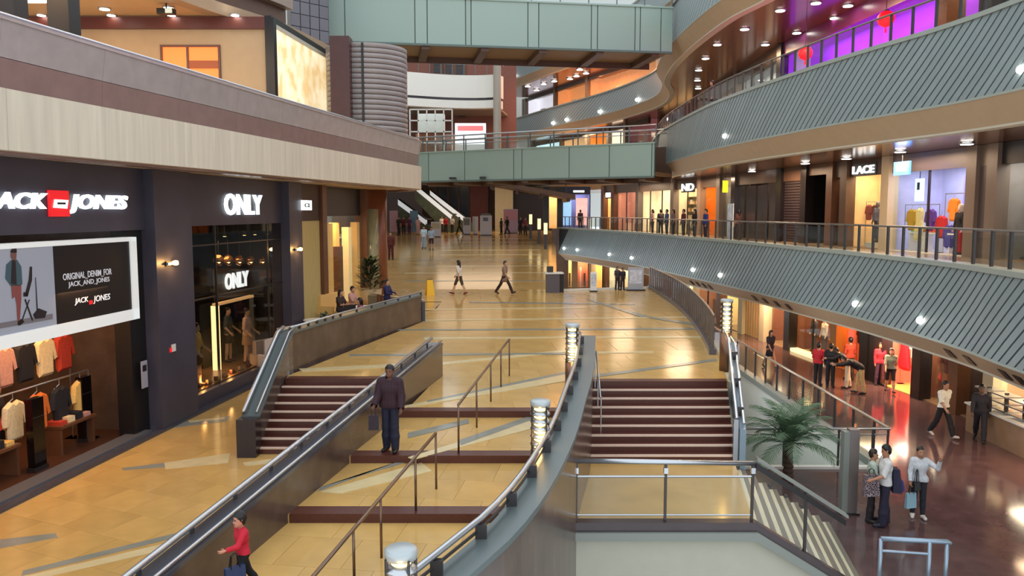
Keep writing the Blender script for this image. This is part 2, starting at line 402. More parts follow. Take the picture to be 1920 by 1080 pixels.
for i in range(9):
    z = ZC - 0.144 * (i + 1); x = 4.16 + 0.23 * i; sk = 0.18 * 3.3
    st = MB().prism([(x, 13.36), (x + 0.23, 13.36), (x + 0.23 + sk, 16.66), (x + sk, 16.66)], z - 0.3, z).build('step', m_tread, e)
    MB().prism([(x + 0.14, 13.36), (x + 0.232, 13.36), (x + 0.232 + sk, 16.66), (x + 0.14 + sk, 16.66)], z - 0.02, z + 0.004).build('nosing', m_tread_d, st)  # dark band along the front of each pale tread

# ---- lower marble level
red_poly = [(6.46, 4), (26, 4), (26, 80), (2.6, 80), (2.6, 46), (9.9, 46), (9.82, 20.8), (5.3, 20.8), (5.0, 16.7), (6.9, 16.66), (6.3, 13.3)]
struct('floor_lower', MB().prism(red_poly, ZL - 0.2, ZL), m_red, 'dark red polished marble floor of the lower level')
struct('floor_void', MB().prism([(-3, 3), (12, 3), (12, 48), (-3, 48)], -8.3, -8), m_grey, 'grey floor at the bottom of the open well')
m_voidwall = M('white_well_wall', (224, 228, 222), 0.5, var=0.02)
struct('wall_well', MB().hexa([(9.82, 20.8, -8), (10.1, 20.8, -8), (10.1, 46, -8), (9.9, 46, -8), (9.82, 20.8, ZL - 0.06), (10.1, 20.8, ZL - 0.06), (10.1, 46, ZL - 0.06), (9.9, 46, ZL - 0.06)]), m_voidwall, 'white wall of the open well under the lower marble floor')
struct('trim_well', MB().box(9.76, 10.1, 20.75, 46, ZL - 0.16, ZL + 0.05), m_ledge, 'grey edge strip around the open well')
struct('wall_front', MB().vprism([(0.9, -1.5), (4.2, -1.5), (6.6, -3.0), (6.6, -8), (0.9, -8)], 13.3, 13.5), m_grey, 'plain warm grey wall below the glass balustrade')
struct('trim_ledge', MB().vprism([(1.02, -1.36), (4.2, -1.36), (6.6, -2.86), (6.6, -3.0), (4.16, -1.5), (1.02, -1.5)], 13.16, 13.34), m_ledge, 'grey ledge along the foot of the glass balustrade')
m_dkstone = M('dark_stone_edge', (66, 56, 58), 0.25, var=0.1)
struct('trim_edge', MB().vprism([(1.02, -1.2), (4.18, -1.2), (6.5, -2.66), (6.5, -2.86), (4.16, -1.37), (1.02, -1.37)], 13.22, 13.42), m_dkstone, 'dark polished stone edge under the glass balustrade')
struct('wall_stairside', MB().hexa([(4.8, 16.7, -8), (5.0, 16.7, -8), (5.5, 20.8, -8), (5.25, 20.8, -8), (4.8, 16.7, ZC - 0.3), (5.0, 16.7, ZC - 0.3), (5.5, 20.8, -0.4), (5.25, 20.8, -0.4)]), m_grey, 'grey side wall under the granite staircase')
pe = Path([(5.25, 19.1), (6.12, 23.57), (6.87, 29.02), (7.37, 34.87), (7.58, 42.71)])
struct('wall_plaza', MB().sweep(pe.run(0, None, 1.0, 0.0), [(-0.15, -8), (0.1, -8), (0.1, -0.02), (-0.15, -0.02)]), m_grey, 'side wall under the curved edge of the plaza')

area_light('well_fill_light', (6.45, 25.0, -0.9), 70, (240, 248, 255), 0.5, 4, (0, R(-80), 0)); area_light('well_fill_light', (7.15, 31.0, -0.9), 90, (240, 248, 255), 0.5, 5, (0, R(-80), 0))  # added fill lamps, hidden under the plaza edge, to brighten the well wall
# ---- stone parapet along the plaza and down the stair
w1 = empty('parapet', label='brown marble parapet with steel rails beside the dark shopfront stairs', cat='parapet')
pts = [(-5.64, 20.2, 1.0), (-5.01, 23.28, 0.98), (-3.37, 29.59, 0.97)]
def wall3d(pts, th, zb, side=1):
    mb = MB(); vs = []
    P = [Vector(p) for p in pts]; m = len(P)
    for i, p in enumerate(P):
        t = P[min(i + 1, m - 1)] - P[max(i - 1, 0)]; t.z = 0; t.normalize(); r = Vector((t.y, -t.x, 0)) * side
        b = zb[i] if isinstance(zb, (list, tuple)) else zb
        q = p - r * th
        vs += [(p.x, p.y, b), (q.x, q.y, b), (q.x, q.y, p.z), (p.x, p.y, p.z)]
    fs = []
    for i in range(m - 1):
        for k in range(4):
            f = (i * 4 + k, i * 4 + (k + 1) % 4, (i + 1) * 4 + (k + 1) % 4, (i + 1) * 4 + k)
            fs.append(f if side > 0 else f[::-1])
    a, b = (3, 2, 1, 0), tuple((m - 1) * 4 + k for k in range(4))
    fs += [a, b] if side > 0 else [a[::-1], b[::-1]]
    return mb.add(vs, fs)
st1 = [(-5.62, 17.35, -0.45), (-5.62, 19.9, 0.9), (-5.6, 20.2, 1.0)]
wall3d(st1, 0.3, [-1.3, -1.3, -1.3]).build('stair_wall', m_brownstone, w1)
wall3d(pts, 0.26, [-1.3, -1.3, -1.3]).build('wall_panel', m_brownstone, w1)
MB().box(-6.0, -5.58, 17.02, 17.42, -1.26, -0.42).build('newel_block', M('black_granite', (44, 36, 40), 0.25, var=0.1), w1)
MB().sweep([(-5.77, 17.3, -0.42), (-5.77, 19.9, 0.93), (-5.75, 20.2, 1.03)], [(-0.2, -0.03), (0.2, -0.03), (0.2, 0.03), (-0.2, 0.03)]).build('coping', m_cap, w1)
MB().sweep([(p[0] - 0.12, p[1] + 0.02, p[2] + 0.02) for p in pts], [(-0.17, -0.03), (0.17, -0.03), (0.17, 0.03), (-0.17, 0.03)]).build('coping', m_cap, w1)
for off, r in ((-0.14, 0.05), (0.15, 0.025)):
    MB().tube([(-5.77 + off, 17.25, -0.30), (-5.77 + off, 19.95, 1.06), (-5.7 + off, 20.25, 1.16)], r, 8).build('handrail', m_steel, w1, True)
MB().tube([(p[0] - 0.02, p[1], p[2] + 0.14) for p in [(-5.64, 20.25, 1.0)] + pts[1:]], 0.03, 8).build('handrail', m_steel, w1, True)
for i in range(13):
    t = i / 12; p = Vector(pts[0]).lerp(Vector(pts[1]), t * 2) if t < 0.5 else Vector(pts[1]).lerp(Vector(pts[2]), t * 2 - 1)
    MB().box(p.x - 0.05, p.x + 0.01, p.y - 0.03, p.y + 0.03, p.z, p.z + 0.14).build('bracket', m_steel_d, w1)
# ---- long ramp wall
w2 = empty('ramp_wall', label='long sloping brown marble wall with twin steel rails beside the ramp', cat='parapet')
zt = lambda y: 0.25 + 0.0585 * (y - 10.3)
ys = [19.69, 16, 13, 10, 7.5, 5]
wall3d([(x2(y), y, zt(y)) for y in ys], 0.30, [-1.3] * 6, side=-1).build('wall_panel', m_brownstone, w2)
MB().sweep([(x2(y) - 0.15, y, zt(y) + 0.02) for y in ys], [(-0.17, -0.03), (0.17, -0.03), (0.17, 0.03), (-0.17, 0.03)]).build('coping', M('smoked_coping', (70, 72, 80), 0.15), w2)
MB().tube([(x2(y) - 0.27, y, zt(y) + 0.15) for y in ys], 0.04, 8).build('handrail', m_steel, w2, True)
MB().tube([(x2(y) - 0.03, y, zt(y) + 0.09) for y in ys], 0.024, 8).build('handrail', m_steel, w2, True)
for i in range(14):
    y = 19.3 - i * 1.0
    MB().box(x2(y) - 0.29, x2(y) - 0.25, y - 0.025, y + 0.025, zt(y) + 0.03, zt(y) + 0.13).build('bracket', m_steel_d, w2)
# ---- curved lamp wall
w3 = empty('lamp_wall', label='curved grey capped wall with bracketed steel rail beside the bollard lamps', cat='parapet')
z3 = lambda y: 0.2 + 0.09 * (y - 10)
w3p = W3.run(0, None, 0.5)
wall3d([(p.x, p.y, z3(p.y)) for p in W3.run(0, None, 0.5, 0.15)], 0.30, [-8 if p.y < 14.5 else -1.4 for p in w3p], side=1).build('wall_panel', m_brownstone, w3)
MB().sweep([(p.x, p.y, z3(p.y)) for p in w3p], [(-0.2, -0.03), (0.2, -0.03), (0.2, 0.05), (-0.2, 0.05)]).build('coping', m_cap, w3)
for off, dz, r in ((0.17, 0.26, 0.04), (0.17, 0.13, 0.02)):
    MB().tube([(p.x, p.y, z3(p.y) + dz) for p in W3.run(0.6, None, 0.5, off)], r, 8).build('handrail', m_steel if r > 0.03 else m_steel_d, w3, True)
for i in range(14):
    p = W3.p(0.8 + i * 0.95, 0.12)
    MB().box(p.x - 0.09, p.x + 0.05, p.y - 0.04, p.y + 0.04, z3(p.y) + 0.04, z3(p.y) + 0.22).build('bracket', m_steel_d, w3)
e = empty('stair_rail', label='slim steel wall rail on short posts beside the lamp wall steps', cat='railing')
MB().tube([(2.03, 19.0, 0.75), (1.98, 17.6, -0.05)], 0.022, 8).build('handrail', m_steel, e, True)
for t in (0.02, 0.5, 0.98):
    y = 19.0 - 1.4 * t; MB().tube([(2.0, y, -0.9 * t - 0.15), (2.0, y, 0.75 - 0.8 * t)], 0.016, 6).build('post', m_steel, e)
# ---- rails on the other side of that staircase
w4 = empty('stair_balustrade', label='chrome double handrail on blue-grey panel beside the granite stairs', cat='railing')
m_bluepanel = M('blue_grey_panel', (140, 160, 176), 0.25, var=0.03, metal=0.2)
wall3d([(4.88, 16.7, -0.62), (5.3, 19.0, 0.72), (5.36, 19.5, 0.9)], 0.12, [-1.5, -0.6, -0.4], side=-1).build('side_panel', m_bluepanel, w4)
for off, dz in ((-0.06, 0.22), (0.10, 0.10)):
    MB().tube([(4.86 + off, 16.75, -0.42 + dz - 0.1), (5.28 + off, 19.05, 0.92 + dz - 0.1), (5.32 + off, 19.6, 1.0 + dz - 0.1)], 0.035, 8).build('handrail', M('chrome', (226, 230, 234), 0.15, metal=0.9), w4, True)
MB().box(4.72, 4.82, 16.66, 16.76, -1.26, -0.32).build('newel', m_steel, w4)
MB().box(4.84, 4.96, 16.6, 16.72, -1.26, -0.5).build('newel', m_bluepanel, w4)
for t in (0.15, 0.5, 0.85):
    MB().box(4.8 + 0.42 * t, 4.98 + 0.42 * t, 16.75 + 2.3 * t - 0.03, 16.75 + 2.3 * t + 0.03, -0.55 + 1.34 * t, -0.35 + 1.34 * t).build('bracket', m_steel_d, w4)
# ---- steel railings on the ramp
def ramp_rail(name, label, pts, hs):
    e = empty(name, label=label, cat='railing')
    MB().tube([Vector(p) + Vector((0, 0, h)) for p, h in zip(pts, hs)], 0.024, 8).build('handrail', M('bronze_steel', (120, 98, 82), 0.3, metal=0.7), e, True)
    for p, h in zip(pts, hs): MB().tube([p, Vector(p) + Vector((0, 0, h))], 0.018, 6).build('post', M('bronze_steel'), e, True)
a, b = fl(955, 705, 0), fl(860, 850, -0.13)
def on(a, b, t, zf): p = a.lerp(b, t); return Vector((p.x, p.y, zf(p.y)))
zr = lambda y: 0.0 if y > 16.15 else -0.13 if y > 13.55 else -0.26 if y > 11.2 else -0.39 if y > 9.0 else -0.52
ln = lambda ps: ps
P1 = [on(a, b, t, zr) for t in (0, 0.22, 0.45, 0.72, 1.0)]
top = lambda P, za, zb: [za + (zb - za) * (i / (len(P) - 1)) for i in range(len(P))]
hs = [0.93 + (P1[0].z - p.z) * 0 + 0 for p in P1]
zl = [0.93 + (0.74 - 0.93) * ((P1[0] - p).length / (P1[0] - P1[-1]).length) for p in P1]
ramp_rail('ramp_railing', 'thin bronze steel handrail on five posts at the top of the ramp', P1, [z - p.z for z, p in zip(zl, P1)])
a, b = fl(818, 917, -0.26), fl(540, 1240, -0.39)
P2 = [on(a, b, t, zr) for t in (0, 0.2, 0.48, 0.66, 0.9)]
zl = [0.64 - 0.42 * ((P2[0] - p).length / (P2[0] - P2[-1]).length) for p in P2]
ramp_rail('ramp_railing', 'thin bronze steel handrail on posts lower down the ramp', P2, [z - p.z for z, p in zip(zl, P2)])
# ---- glass balustrade of the stair foot
gb = empty('glass_balustrade', label='glass balustrade with thick steel handrail in front of the stair foot', cat='balustrade')
gx = [1.10, 2.63, 4.12]
MB().tube([(0.86, 13.32, -0.14), (4.16, 13.32, -0.19)], 0.045, 10).build('handrail', m_steel, gb, True)
for x in gx:
    p = MB().box(x - 0.02, x + 0.02, 13.29, 13.35, -1.3, -0.2).build('post', m_steel_d, gb)
    MB().box(x - 0.035, x + 0.035, 13.28, 13.36, -0.36, -0.26).build('clamp', m_steel, p)
for a, b in zip(gx, gx[1:]):
    MB().box(a + 0.03, b - 0.03, 13.31, 13.325, -1.15, -0.42).build('pane', m_pane, gb)
    MB().tube([(a, 13.32, -0.42), (b, 13.32, -0.42)], 0.022, 6).build('mid_rail', m_steel, gb)
    MB().tube([(a, 13.32, -1.1), (b, 13.32, -1.1)], 0.015, 6).build('bottom_rail', m_steel, gb)
gs = empty('glass_balustrade', label='sloping glass balustrade with black handrail on the pale stepped flight', cat='balustrade')
MB().sweep([(4.16, 13.3, -0.22), (5.72, 13.3, -1.22)], [(-0.05, -0.05), (0.05, -0.05), (0.05, 0.05), (-0.05, 0.05)]).build('handrail', m_dark, gs)
MB().sweep([(4.2, 13.42, -0.13), (5.8, 13.42, -1.15)], [(-0.08, -0.03), (0.08, -0.03), (0.08, 0.03), (-0.08, 0.03)]).build('coping', m_ledge, gs)
for xa, xb in ((4.2, 5.02), (5.06, 6.2)):
    f = lambda x: -0.22 - (x - 4.16) * 0.64
    MB().vprism([(xa, f(xa) - 1.0), (xb, f(xb) - 1.0), (xb, f(xb)), (xa, f(xa))], 13.30, 13.315).build('pane', m_pane, gs)
MB().box(5.02, 5.06, 13.27, 13.33, -1.85, -0.70).build('post', m_steel_d, gs)
for x in (4.4, 4.68, 4.95):
    MB().tube([(x, 13.26, f(x) - 0.2), (x, 13.30, f(x) - 0.2)], 0.03, 8).build('glass_fixing', m_steel_d, gs)
# ---- rail at the open well and along the lower floor
wr = empty('well_railing', label='steel and glass railing across the end of the open well', cat='railing')
MB().tube([(5.6, 20.7, ZL + 1.08), (10.0, 20.7, ZL + 1.08)], 0.04, 8).build('handrail', m_steel, wr, True)
MB().tube([(5.6, 20.7, ZL + 0.92), (10.0, 20.7, ZL + 0.92)], 0.018, 6).build('mid_rail', m_steel, wr)
for x in (5.7, 7.2, 8.65, 9.55, 9.95):
    MB().box(x - 0.025, x + 0.025, 20.68, 20.72, ZL, ZL + 1.06).build('post', m_steel_d, wr)
for a, b in ((5.74, 7.16), (7.24, 8.61), (8.69, 9.51)):
    MB().box(a, b, 20.69, 20.705, ZL + 0.08, ZL + 0.9).build('pane', m_pane, wr)
MB().box(5.6, 10.0, 20.62, 20.78, ZL, ZL + 0.07).build('kerb', m_white, wr)
lr = empty('edge_railing', label='long bronze handrail with posts along the edge of the marble floor', cat='railing')
MB().tube([(9.98, 20.7, ZL + 1.08), (10.02, 35, ZL + 1.08), (10.05, 45, ZL + 1.08)], 0.045, 8).build('handrail', M('tan_rail', (176, 158, 138), 0.3, metal=0.5), lr, True)
for i in range(18):
    y = 21.6 + i * 1.35
    MB().box(9.96, 10.02, y - 0.03, y + 0.03, ZL, ZL + 1.06).build('post', m_steel_d, lr)
    MB().box(9.98, 9.995, y + 0.05, y + 1.29, ZL + 0.1, ZL + 0.98).build('pane', m_pane, lr)
nr = empty('corner_railing', label='blue-grey steel railing with glass by the foot of the pale flight', cat='railing')
A, B, C = fl(1652, 1010, ZL + 1.08), fl(1776, 1016, ZL + 1.08), Vector((7.55, 11.0, ZL + 1.08))
m_bsteel = M('blue_steel', (150, 170, 188), 0.3, metal=0.5)
MB().tube([A, B, B + Vector((0.05, 0, -0.04))], 0.045, 8).build('handrail', m_bsteel, nr, True)
A2, B2 = A - Vector((0, 0, 0.22)), B - Vector((0.3, 0, 0.22))
MB().tube([A2, B2], 0.025, 6).build('mid_rail', m_bsteel, nr)
for p in (A, B2 + Vector((0, 0, 0.22)), B):
    MB().tube([(p.x, p.y, ZL), (p.x, p.y, p.z)], 0.035, 8).build('post', m_bsteel, nr, True)
MB().hexa([(A.x + 0.05, A.y - 0.01, ZL + 0.1), (B2.x - 0.05, B2.y - 0.01, ZL + 0.1), (B2.x - 0.05, B2.y + 0.01, ZL + 0.1), (A.x + 0.05, A.y + 0.01, ZL + 0.1), (A.x + 0.05, A.y - 0.01, ZL + 0.84), (B2.x - 0.05, B2.y - 0.01, ZL + 0.84), (B2.x - 0.05, B2.y + 0.01, ZL + 0.84), (A.x + 0.05, A.y + 0.01, ZL + 0.84)]).build('pane', m_pane, nr)
p = fl(1590, 962, ZL); tp = empty('steel_column', (p.x, p.y, ZL), label='grey steel column standing behind the palm by the well railing', cat='column')
MB().box(-0.19, -0.06, -0.1, 0.1, 0, 1.9).build('shaft', m_ledge, tp)
MB().box(-0.06, 0.15, -0.11, 0.11, 0, 1.95).build('shaft', M('warm_steel', (132, 122, 120), 0.35, metal=0.4), tp)
MB().box(-0.23, 0.2, -0.15, 0.15, 0, 0.04).build('foot_plate', m_steel_d, tp)
# ---- railing along the curved plaza edge
pr = empty('plaza_railing', label='curved slatted railing along the edge of the plaza above the well', cat='railing')
MB().sweep(pe.run(3.6, None, 0.8, -0.2), [(-0.1, 0), (0.1, 0), (0.1, 0.16), (-0.1, 0.16)]).build('kerb', M('dark_kerb', (82, 80, 88), 0.3), pr)
MB().tube([p + Vector((0, 0, 1.15)) for p in pe.run(3.6, None, 0.8, -0.2)], 0.03, 8).build('handrail', M('tan_rail'), pr, True)
s = 3.8
while s < pe.len:
    p = pe.p(s, -0.2); MB().box(p.x - 0.035, p.x + 0.035, p.y - 0.05, p.y + 0.05, 0.16, 1.15).build('post', m_brownstone, pr); s += 0.62
lw = empty('low_barrier', label='low dark glass barrier at the open back corner of the plaza', cat='barrier')
for i in range(4):
    x = 2.5 + i * 1.25; y = 41.0 + i * 0.4
    MB().hexa([(x, y, 0), (x + 1.2, y + 0.38, 0), (x + 1.2, y + 0.42, 0), (x, y + 0.04, 0), (x, y, 0.5), (x + 1.2, y + 0.38, 0.5), (x + 1.2, y + 0.42, 0.5), (x, y + 0.04, 0.5)]).build('pane', m_pane, lw)
MB().sweep([(2.4, 41.0, 0.0), (7.5, 42.6, 0.0)], [(-0.08, 0), (0.08, 0), (0.08, 0.10), (-0.08, 0.10)]).build('kerb', m_white, lw)

# ================================================================ BALCONIES (the curved fronts)
def balcony(name, label, P, zt, zb, zs, slats=None, rail=None, lean=2.3, step=0.36, s_end=None):
    e = empty(name, label=label, cat='balcony', kind='structure')
    a = P.run(0, s_end, 0.7)
    MB().sweep(a, [(0.06, zb), (0.3, zb), (0.3, zt - 0.06), (0.06, zt - 0.06)]).build('backing', m_slatback if slats else STRIPES('far_slats', (150, 164, 166), (110, 124, 130), (0.35, 0.5, 0.75), 3.4), e)
    if slats:
        s0, s1 = slats; s = s0; h = zt - 0.1 - zb
        while s < s1:
            mb = MB(); vs = []; n = 4
            for k in range(n + 1):
                t = k / n; z = zb + 0.02 + h * t; c = s - lean * t
                for o, d in ((0.0, 0), (0.0, step - 0.075), (0.055, step - 0.075), (0.055, 0)):
                    q = P.p(c + d, o, z); vs.append(tuple(q))
            fs = [(k * 4 + j, (k + 1) * 4 + j, (k + 1) * 4 + (j + 1) % 4, k * 4 + (j + 1) % 4) for k in range(n) for j in range(4)]
            fs += [(0, 1, 2, 3), tuple(n * 4 + j for j in (3, 2, 1, 0))]
            mb.add(vs, fs).build('slat', m_slat, e); s += step
    MB().sweep(a, [(-0.05, zt - 0.08), (0.5, zt - 0.08), (0.5, zt + 0.05), (-0.05, zt + 0.05)]).build('coping', m_edge, e)
    MB().sweep(a, [(0.0, zb - 0.04), (0.06, zb - 0.04), (0.06, zb + 0.03), (0.0, zb + 0.03)]).build('drip_edge', m_edge, e)
    MB().sweep(a, [(0.02, zb - 0.04), (0.55, zs), (0.75, zs), (0.75, zb - 0.04)]).build('soffit', m_soffit, e)
    MB().sweep(a, [(0.55, zs - 0.06), (0.95, zs - 0.06), (0.95, zs + 0.02), (0.55, zs + 0.02)]).build('cove', m_cove, e)
    MB().sweep(a, [(0.4, zt - 0.45), (9, zt - 0.45), (9, zt - 0.17), (0.4, zt - 0.17)]).build('floor_slab', M('balcony_floor', (150, 134, 116), 0.2, var=0.06), e)
    MB().sweep(a, [(0.7, zs), (9, zs), (9, zs + 0.2), (0.7, zs + 0.2)]).build('ceiling_panel', m_ceil, e)
    if rail:
        MB().tube([p + Vector((0, 0, zt + 0.95)) for p in P.run(rail[0], rail[1], 0.7, 0.28)], 0.035, 8).build('handrail', M('grey_rail', (128, 124, 120), 0.3, metal=0.6), e, True)
        s = rail[0]
        while s < rail[1]:
            p = P.p(s, 0.28, zt)
            MB().box(p.x - 0.035, p.x + 0.035, p.y - 0.035, p.y + 0.035, zt + 0.05, zt + 0.94).build('post', m_steel_d, e)
            q = P.p(min(s + 0.95, rail[1]), 0.28, zt)
            if s + 0.95 <= rail[1]:
                d = (q - p).normalized(); a0, a1 = p + d * 0.06, q - d * 0.06; nn = Vector((d.y, -d.x, 0)) * 0.006
                MB().hexa([a0 - nn + Vector((0, 0, 0.1)), a1 - nn + Vector((0, 0, 0.1)), a1 + nn + Vector((0, 0, 0.1)), a0 + nn + Vector((0, 0, 0.1)), a0 - nn + Vector((0, 0, 0.86)), a1 - nn + Vector((0, 0, 0.86)), a1 + nn + Vector((0, 0, 0.86)), a0 + nn + Vector((0, 0, 0.86))]).build('pane', m_pane, e)
            s += 0.95
    return e
P2c = Path([(10.6, 8.5), (11.2, 13.5), (11.54, 18.37), (11.83, 21.09), (11.85, 24), (11.7, 27.62), (11.3, 31.24), (10.7, 36.55), (9.77, 43.16), (8.41, 52.66), (5.92, 63.53), (3.94, 69.69)])
P3c = Path([(12.0, 9), (12.3, 15), (12.26, 20.18), (11.95, 23), (11.4, 25.5), (10.85, 28.26), (10.4, 31.2), (9.93, 34.6), (9.5, 40), (9.5, 50.3), (10.0, 57), (10.8, 64), (10.2, 74), (7.5, 84), (3.5, 95), (-1, 106)])
P4c = Path([(12.6, 14), (12.3, 22), (11.4, 28), (10.16, 34.88), (9.42, 39.24), (9.22, 47.96), (9.9, 56), (11.6, 63), (11.9, 70), (9.6, 80), (4.9, 92), (0, 105), (-3, 112)])
P5c = Path([(13, 56), (11.8, 68), (9.5, 79), (4.5, 91), (0, 102), (-1.8, 106), (-3, 111)])
b2 = balcony('balcony', 'curved slatted grey balcony front of the middle floor', P2c, 2.67, 0.5, -0.05, slats=(5.0, P2c.len - 0.4), rail=(4.0, P2c.len - 0.5))
b3 = balcony('balcony', 'curved slatted grey balcony front of the upper floor with purple light', P3c, 9.2, 7.05, 6.35, slats=(6.0, 46.0), rail=(5.0, 48.0))
b4 = balcony('balcony', 'curved slatted balcony above the sage bridge, seen from below', P4c, 15.9, 13.75, 13.05)
b5 = balcony('balcony', 'topmost curved slatted balcony far behind the sage bridge', P5c, 22.6, 20.4, 19.7)
# small square vents in the soffit band of the middle balcony, spotlights on the slats
for u in (1298, 1309, 1320, 1331, 1415, 1435, 1457, 1479, 1781, 1816, 1885, 1915):
    s = P2c.s_of_u(u, 0.2, 0.3); q = [P2c.p(s + d, o, z) for d, o, z in ((-0.16, 0.20, 0.28), (0.16, 0.20, 0.28), (0.16, 0.42, 0.05), (-0.16, 0.42, 0.05))]
    n = (P2c.p(s, -0.03) - P2c.p(s, 0)); q2 = [p + n for p in q]
    MB().hexa(q[::-1] + q2[::-1]).build('vent', m_dark, b2)
for P, zz, us, bb in ((P2c, 0.95, (1058, 1082, 1143, 1184, 1300, 1351, 1605, 1726), b2), (P3c, 7.5, (1360, 1913), b3)):
    for u in us:
        s = P.s_of_u(u, zz); p = P.p(s, -0.04, zz)
        MB().lathe([(0.02, -0.1), (0.075, -0.06), (0.085, 0), (0.06, 0.07), (0.01, 0.1)], n=10).build('fascia_spotlight', m_spot, bb, True, loc=p)
for P, zz, us in ((P4c, 14.1, (1037, 1063, 1125, 1196)), (P5c, 20.8, (966,))):
    for u in us:
        s = P.s_of_u(u, zz); p = P.p(s, -0.1, zz)
        MB().lathe([(0.02, -0.15), (0.13, -0.08), (0.14, 0), (0.1, 0.1), (0.02, 0.15)], n=8).build('fascia_spotlight', m_spot, b4 if P is P4c else b5, True, loc=p)
p = P2c.p(P2c.len, 0.5)
struct('wall_pier', MB().box(p.x - 0.9, p.x + 0.5, p.y - 0.4, p.y + 1.0, ZL, 2.6), M('marble_pier', (110, 84, 70), 0.3, var=0.15), 'brown marble pier carrying the end of the middle balcony')

# ================================================================ LEFT SHOPFRONTS
FA = Vector((-9.42, 14.0, 0)); FD = Vector((0.1188, 0.9929, 0)).normalized(); FANG = math.atan2(FD.y, FD.x)
FN = Vector((FD.y, -FD.x, 0))                                  # towards the atrium
def FS(u, v, off=0.0):
    a, b, c = ray(u, v); o = FA + FN * off
    t = o.dot(FN) / (a * FN.x + b * FN.y)
    p = Vector((a * t, b * t, 0)); return (p - o).dot(FD), EYE + c * t
def FW(s, off, z): return FA + FD * s + FN * off + Vector((0, 0, z))
def fbox(s0, s1, y0, y1, z0, z1): return MB().box(s0, s1, y0, y1, z0, z1)   # y grows into the shop
def front(name, label, cat='shopfront', kind=None): return empty(name, FA, FANG, label=label, cat=cat, kind=kind)
def fit_text(s, x0, x1, z0, z1, mat, y=0.0, depth=0.03, bold=0.03, shear=0.0):
    me = text_mesh(s, 1.0, mat, 0.02, bold, shear, 'LEFT')
    co = np.array([v.co for v in me.vertices]); lo, hi = co.min(0), co.max(0)
    me.transform(Matrix.Translation((x0, y, z0)) @ Matrix.Diagonal(((x1 - x0) / (hi[0] - lo[0]), depth / max(hi[1] - lo[1], 1e-4), (z1 - z0) / (hi[2] - lo[2]), 1)) @ Matrix.Translation((-lo[0], -hi[1], -lo[2])))
    me.name = 'lettering'
    return me
SOF = 5.1
sA0, sA1, sB0, sB1 = FS(276, 600)[0], FS(346, 600)[0], FS(531, 560)[0], FS(570, 560, 0.3)[0]
s_near = -5.0
m_sign = M('white_sign_glow', (236, 246, 248), 0.4, emit=1.3)
m_signr = M('red_sign_glow', (190, 24, 30), 0.4, emit=0.7)
jj = front('shopfront', 'dark slate shopfront under the big framed billboard')
fbox(s_near, sA0, -0.05, 0.35, 3.66, SOF).build('header', m_facade, jj)
fbox(sA0, sA1, -0.3, 0.5, ZC, SOF).build('pilaster', m_facade, jj)
fbox(s_near, sA0 - 0.2, -0.12, 0.3, ZC, ZC + 0.1).build('threshold', M('grey_threshold', (96, 96, 102), 0.3), jj)
fbox(sA0 - 0.62, sA0, 0.05, 0.45, ZC, 3.66).build('door_jamb', m_dark, jj)
fbox(s_near, sA0, 4.5, 4.7, ZC, 3.7).build('back_wall', M('shop_brown', (96, 62, 44), 0.6, var=0.1), jj)
fbox(s_near, sA0, 0.3, 4.6, ZC - 0.05, ZC + 0.03).build('shop_floor', M('dark_wood_floor', (74, 46, 34), 0.3, var=0.15, scale=5), jj)
fbox(s_near, sA0, 0.3, 4.6, 2.6, 2.7).build('shop_ceiling', m_dark, jj)
fbox(sA0 - 0.05, sA0 + 0.1, 0.45, 4.6, ZC, 3.7).build('side_wall', m_brownstone, jj)
fbox(s_near, s_near + 0.1, 0.3, 4.6, ZC, 3.7).build('side_wall', m_brownstone, jj)
on_ = front('shopfront', 'dark slate shopfront with a glazed window and hanging globe lamps')
zo1 = FS(440, 421)[1]
fbox(sA1, sB0, -0.05, 0.35, zo1, SOF).build('header', m_facade, on_)
fbox(sB0, sB1, -0.3, 0.5, ZC, SOF).build('pilaster', m_facade, on_)
fbox(sA1, sB0, -0.12, 0.3, ZC, ZC + 0.42).build('plinth', m_facade, on_)
fbox(sA1, sB0, 0.02, 0.04, ZC + 0.42, zo1).build('pane', m_pane_d, on_)
fbox(sA1, sB0, 4.2, 4.4, ZC, 3.9).build('back_wall', M('shop_umber', (58, 46, 40), 0.5, var=0.1), on_)
fbox(sA1, sB0, 0.1, 4.3, ZC, ZC + 0.45).build('shop_floor', M('tan_boards', (150, 112, 72), 0.3, var=0.1), on_)
fbox(sA1, sB0, 0.3, 4.3, zo1 + 0.05, zo1 + 0.15).build('shop_ceiling', m_dark, on_)
fbox(sB0 - 0.05, sB0 + 0.1, 0.4, 4.3, ZC, 4).build('side_wall', m_dark, on_)
for z in (FS(440, 455)[1], FS(440, 548)[1]): fbox(sA1, sB0, 0.0, 0.06, z - 0.02, z + 0.02).build('transom', m_steel_d, on_)
for u in (408, 505): s = FS(u, 560)[0]; fbox(s - 0.025, s + 0.025, 0.0, 0.06, ZC + 0.42, zo1).build('mullion', m_steel_d, on_)
# dark kerb along the foot of both fronts
k = front('kerb', 'dark polished kerb along the foot of the slate shopfronts', 'kerb', 'structure')
fbox(s_near, sB1 + 3, -0.34, -0.06, ZC, ZC + 0.06).build('kerb_stone', M('kerb_stone', (70, 70, 80), 0.25, var=0.1), k)
k.name = 'trim_kerb'
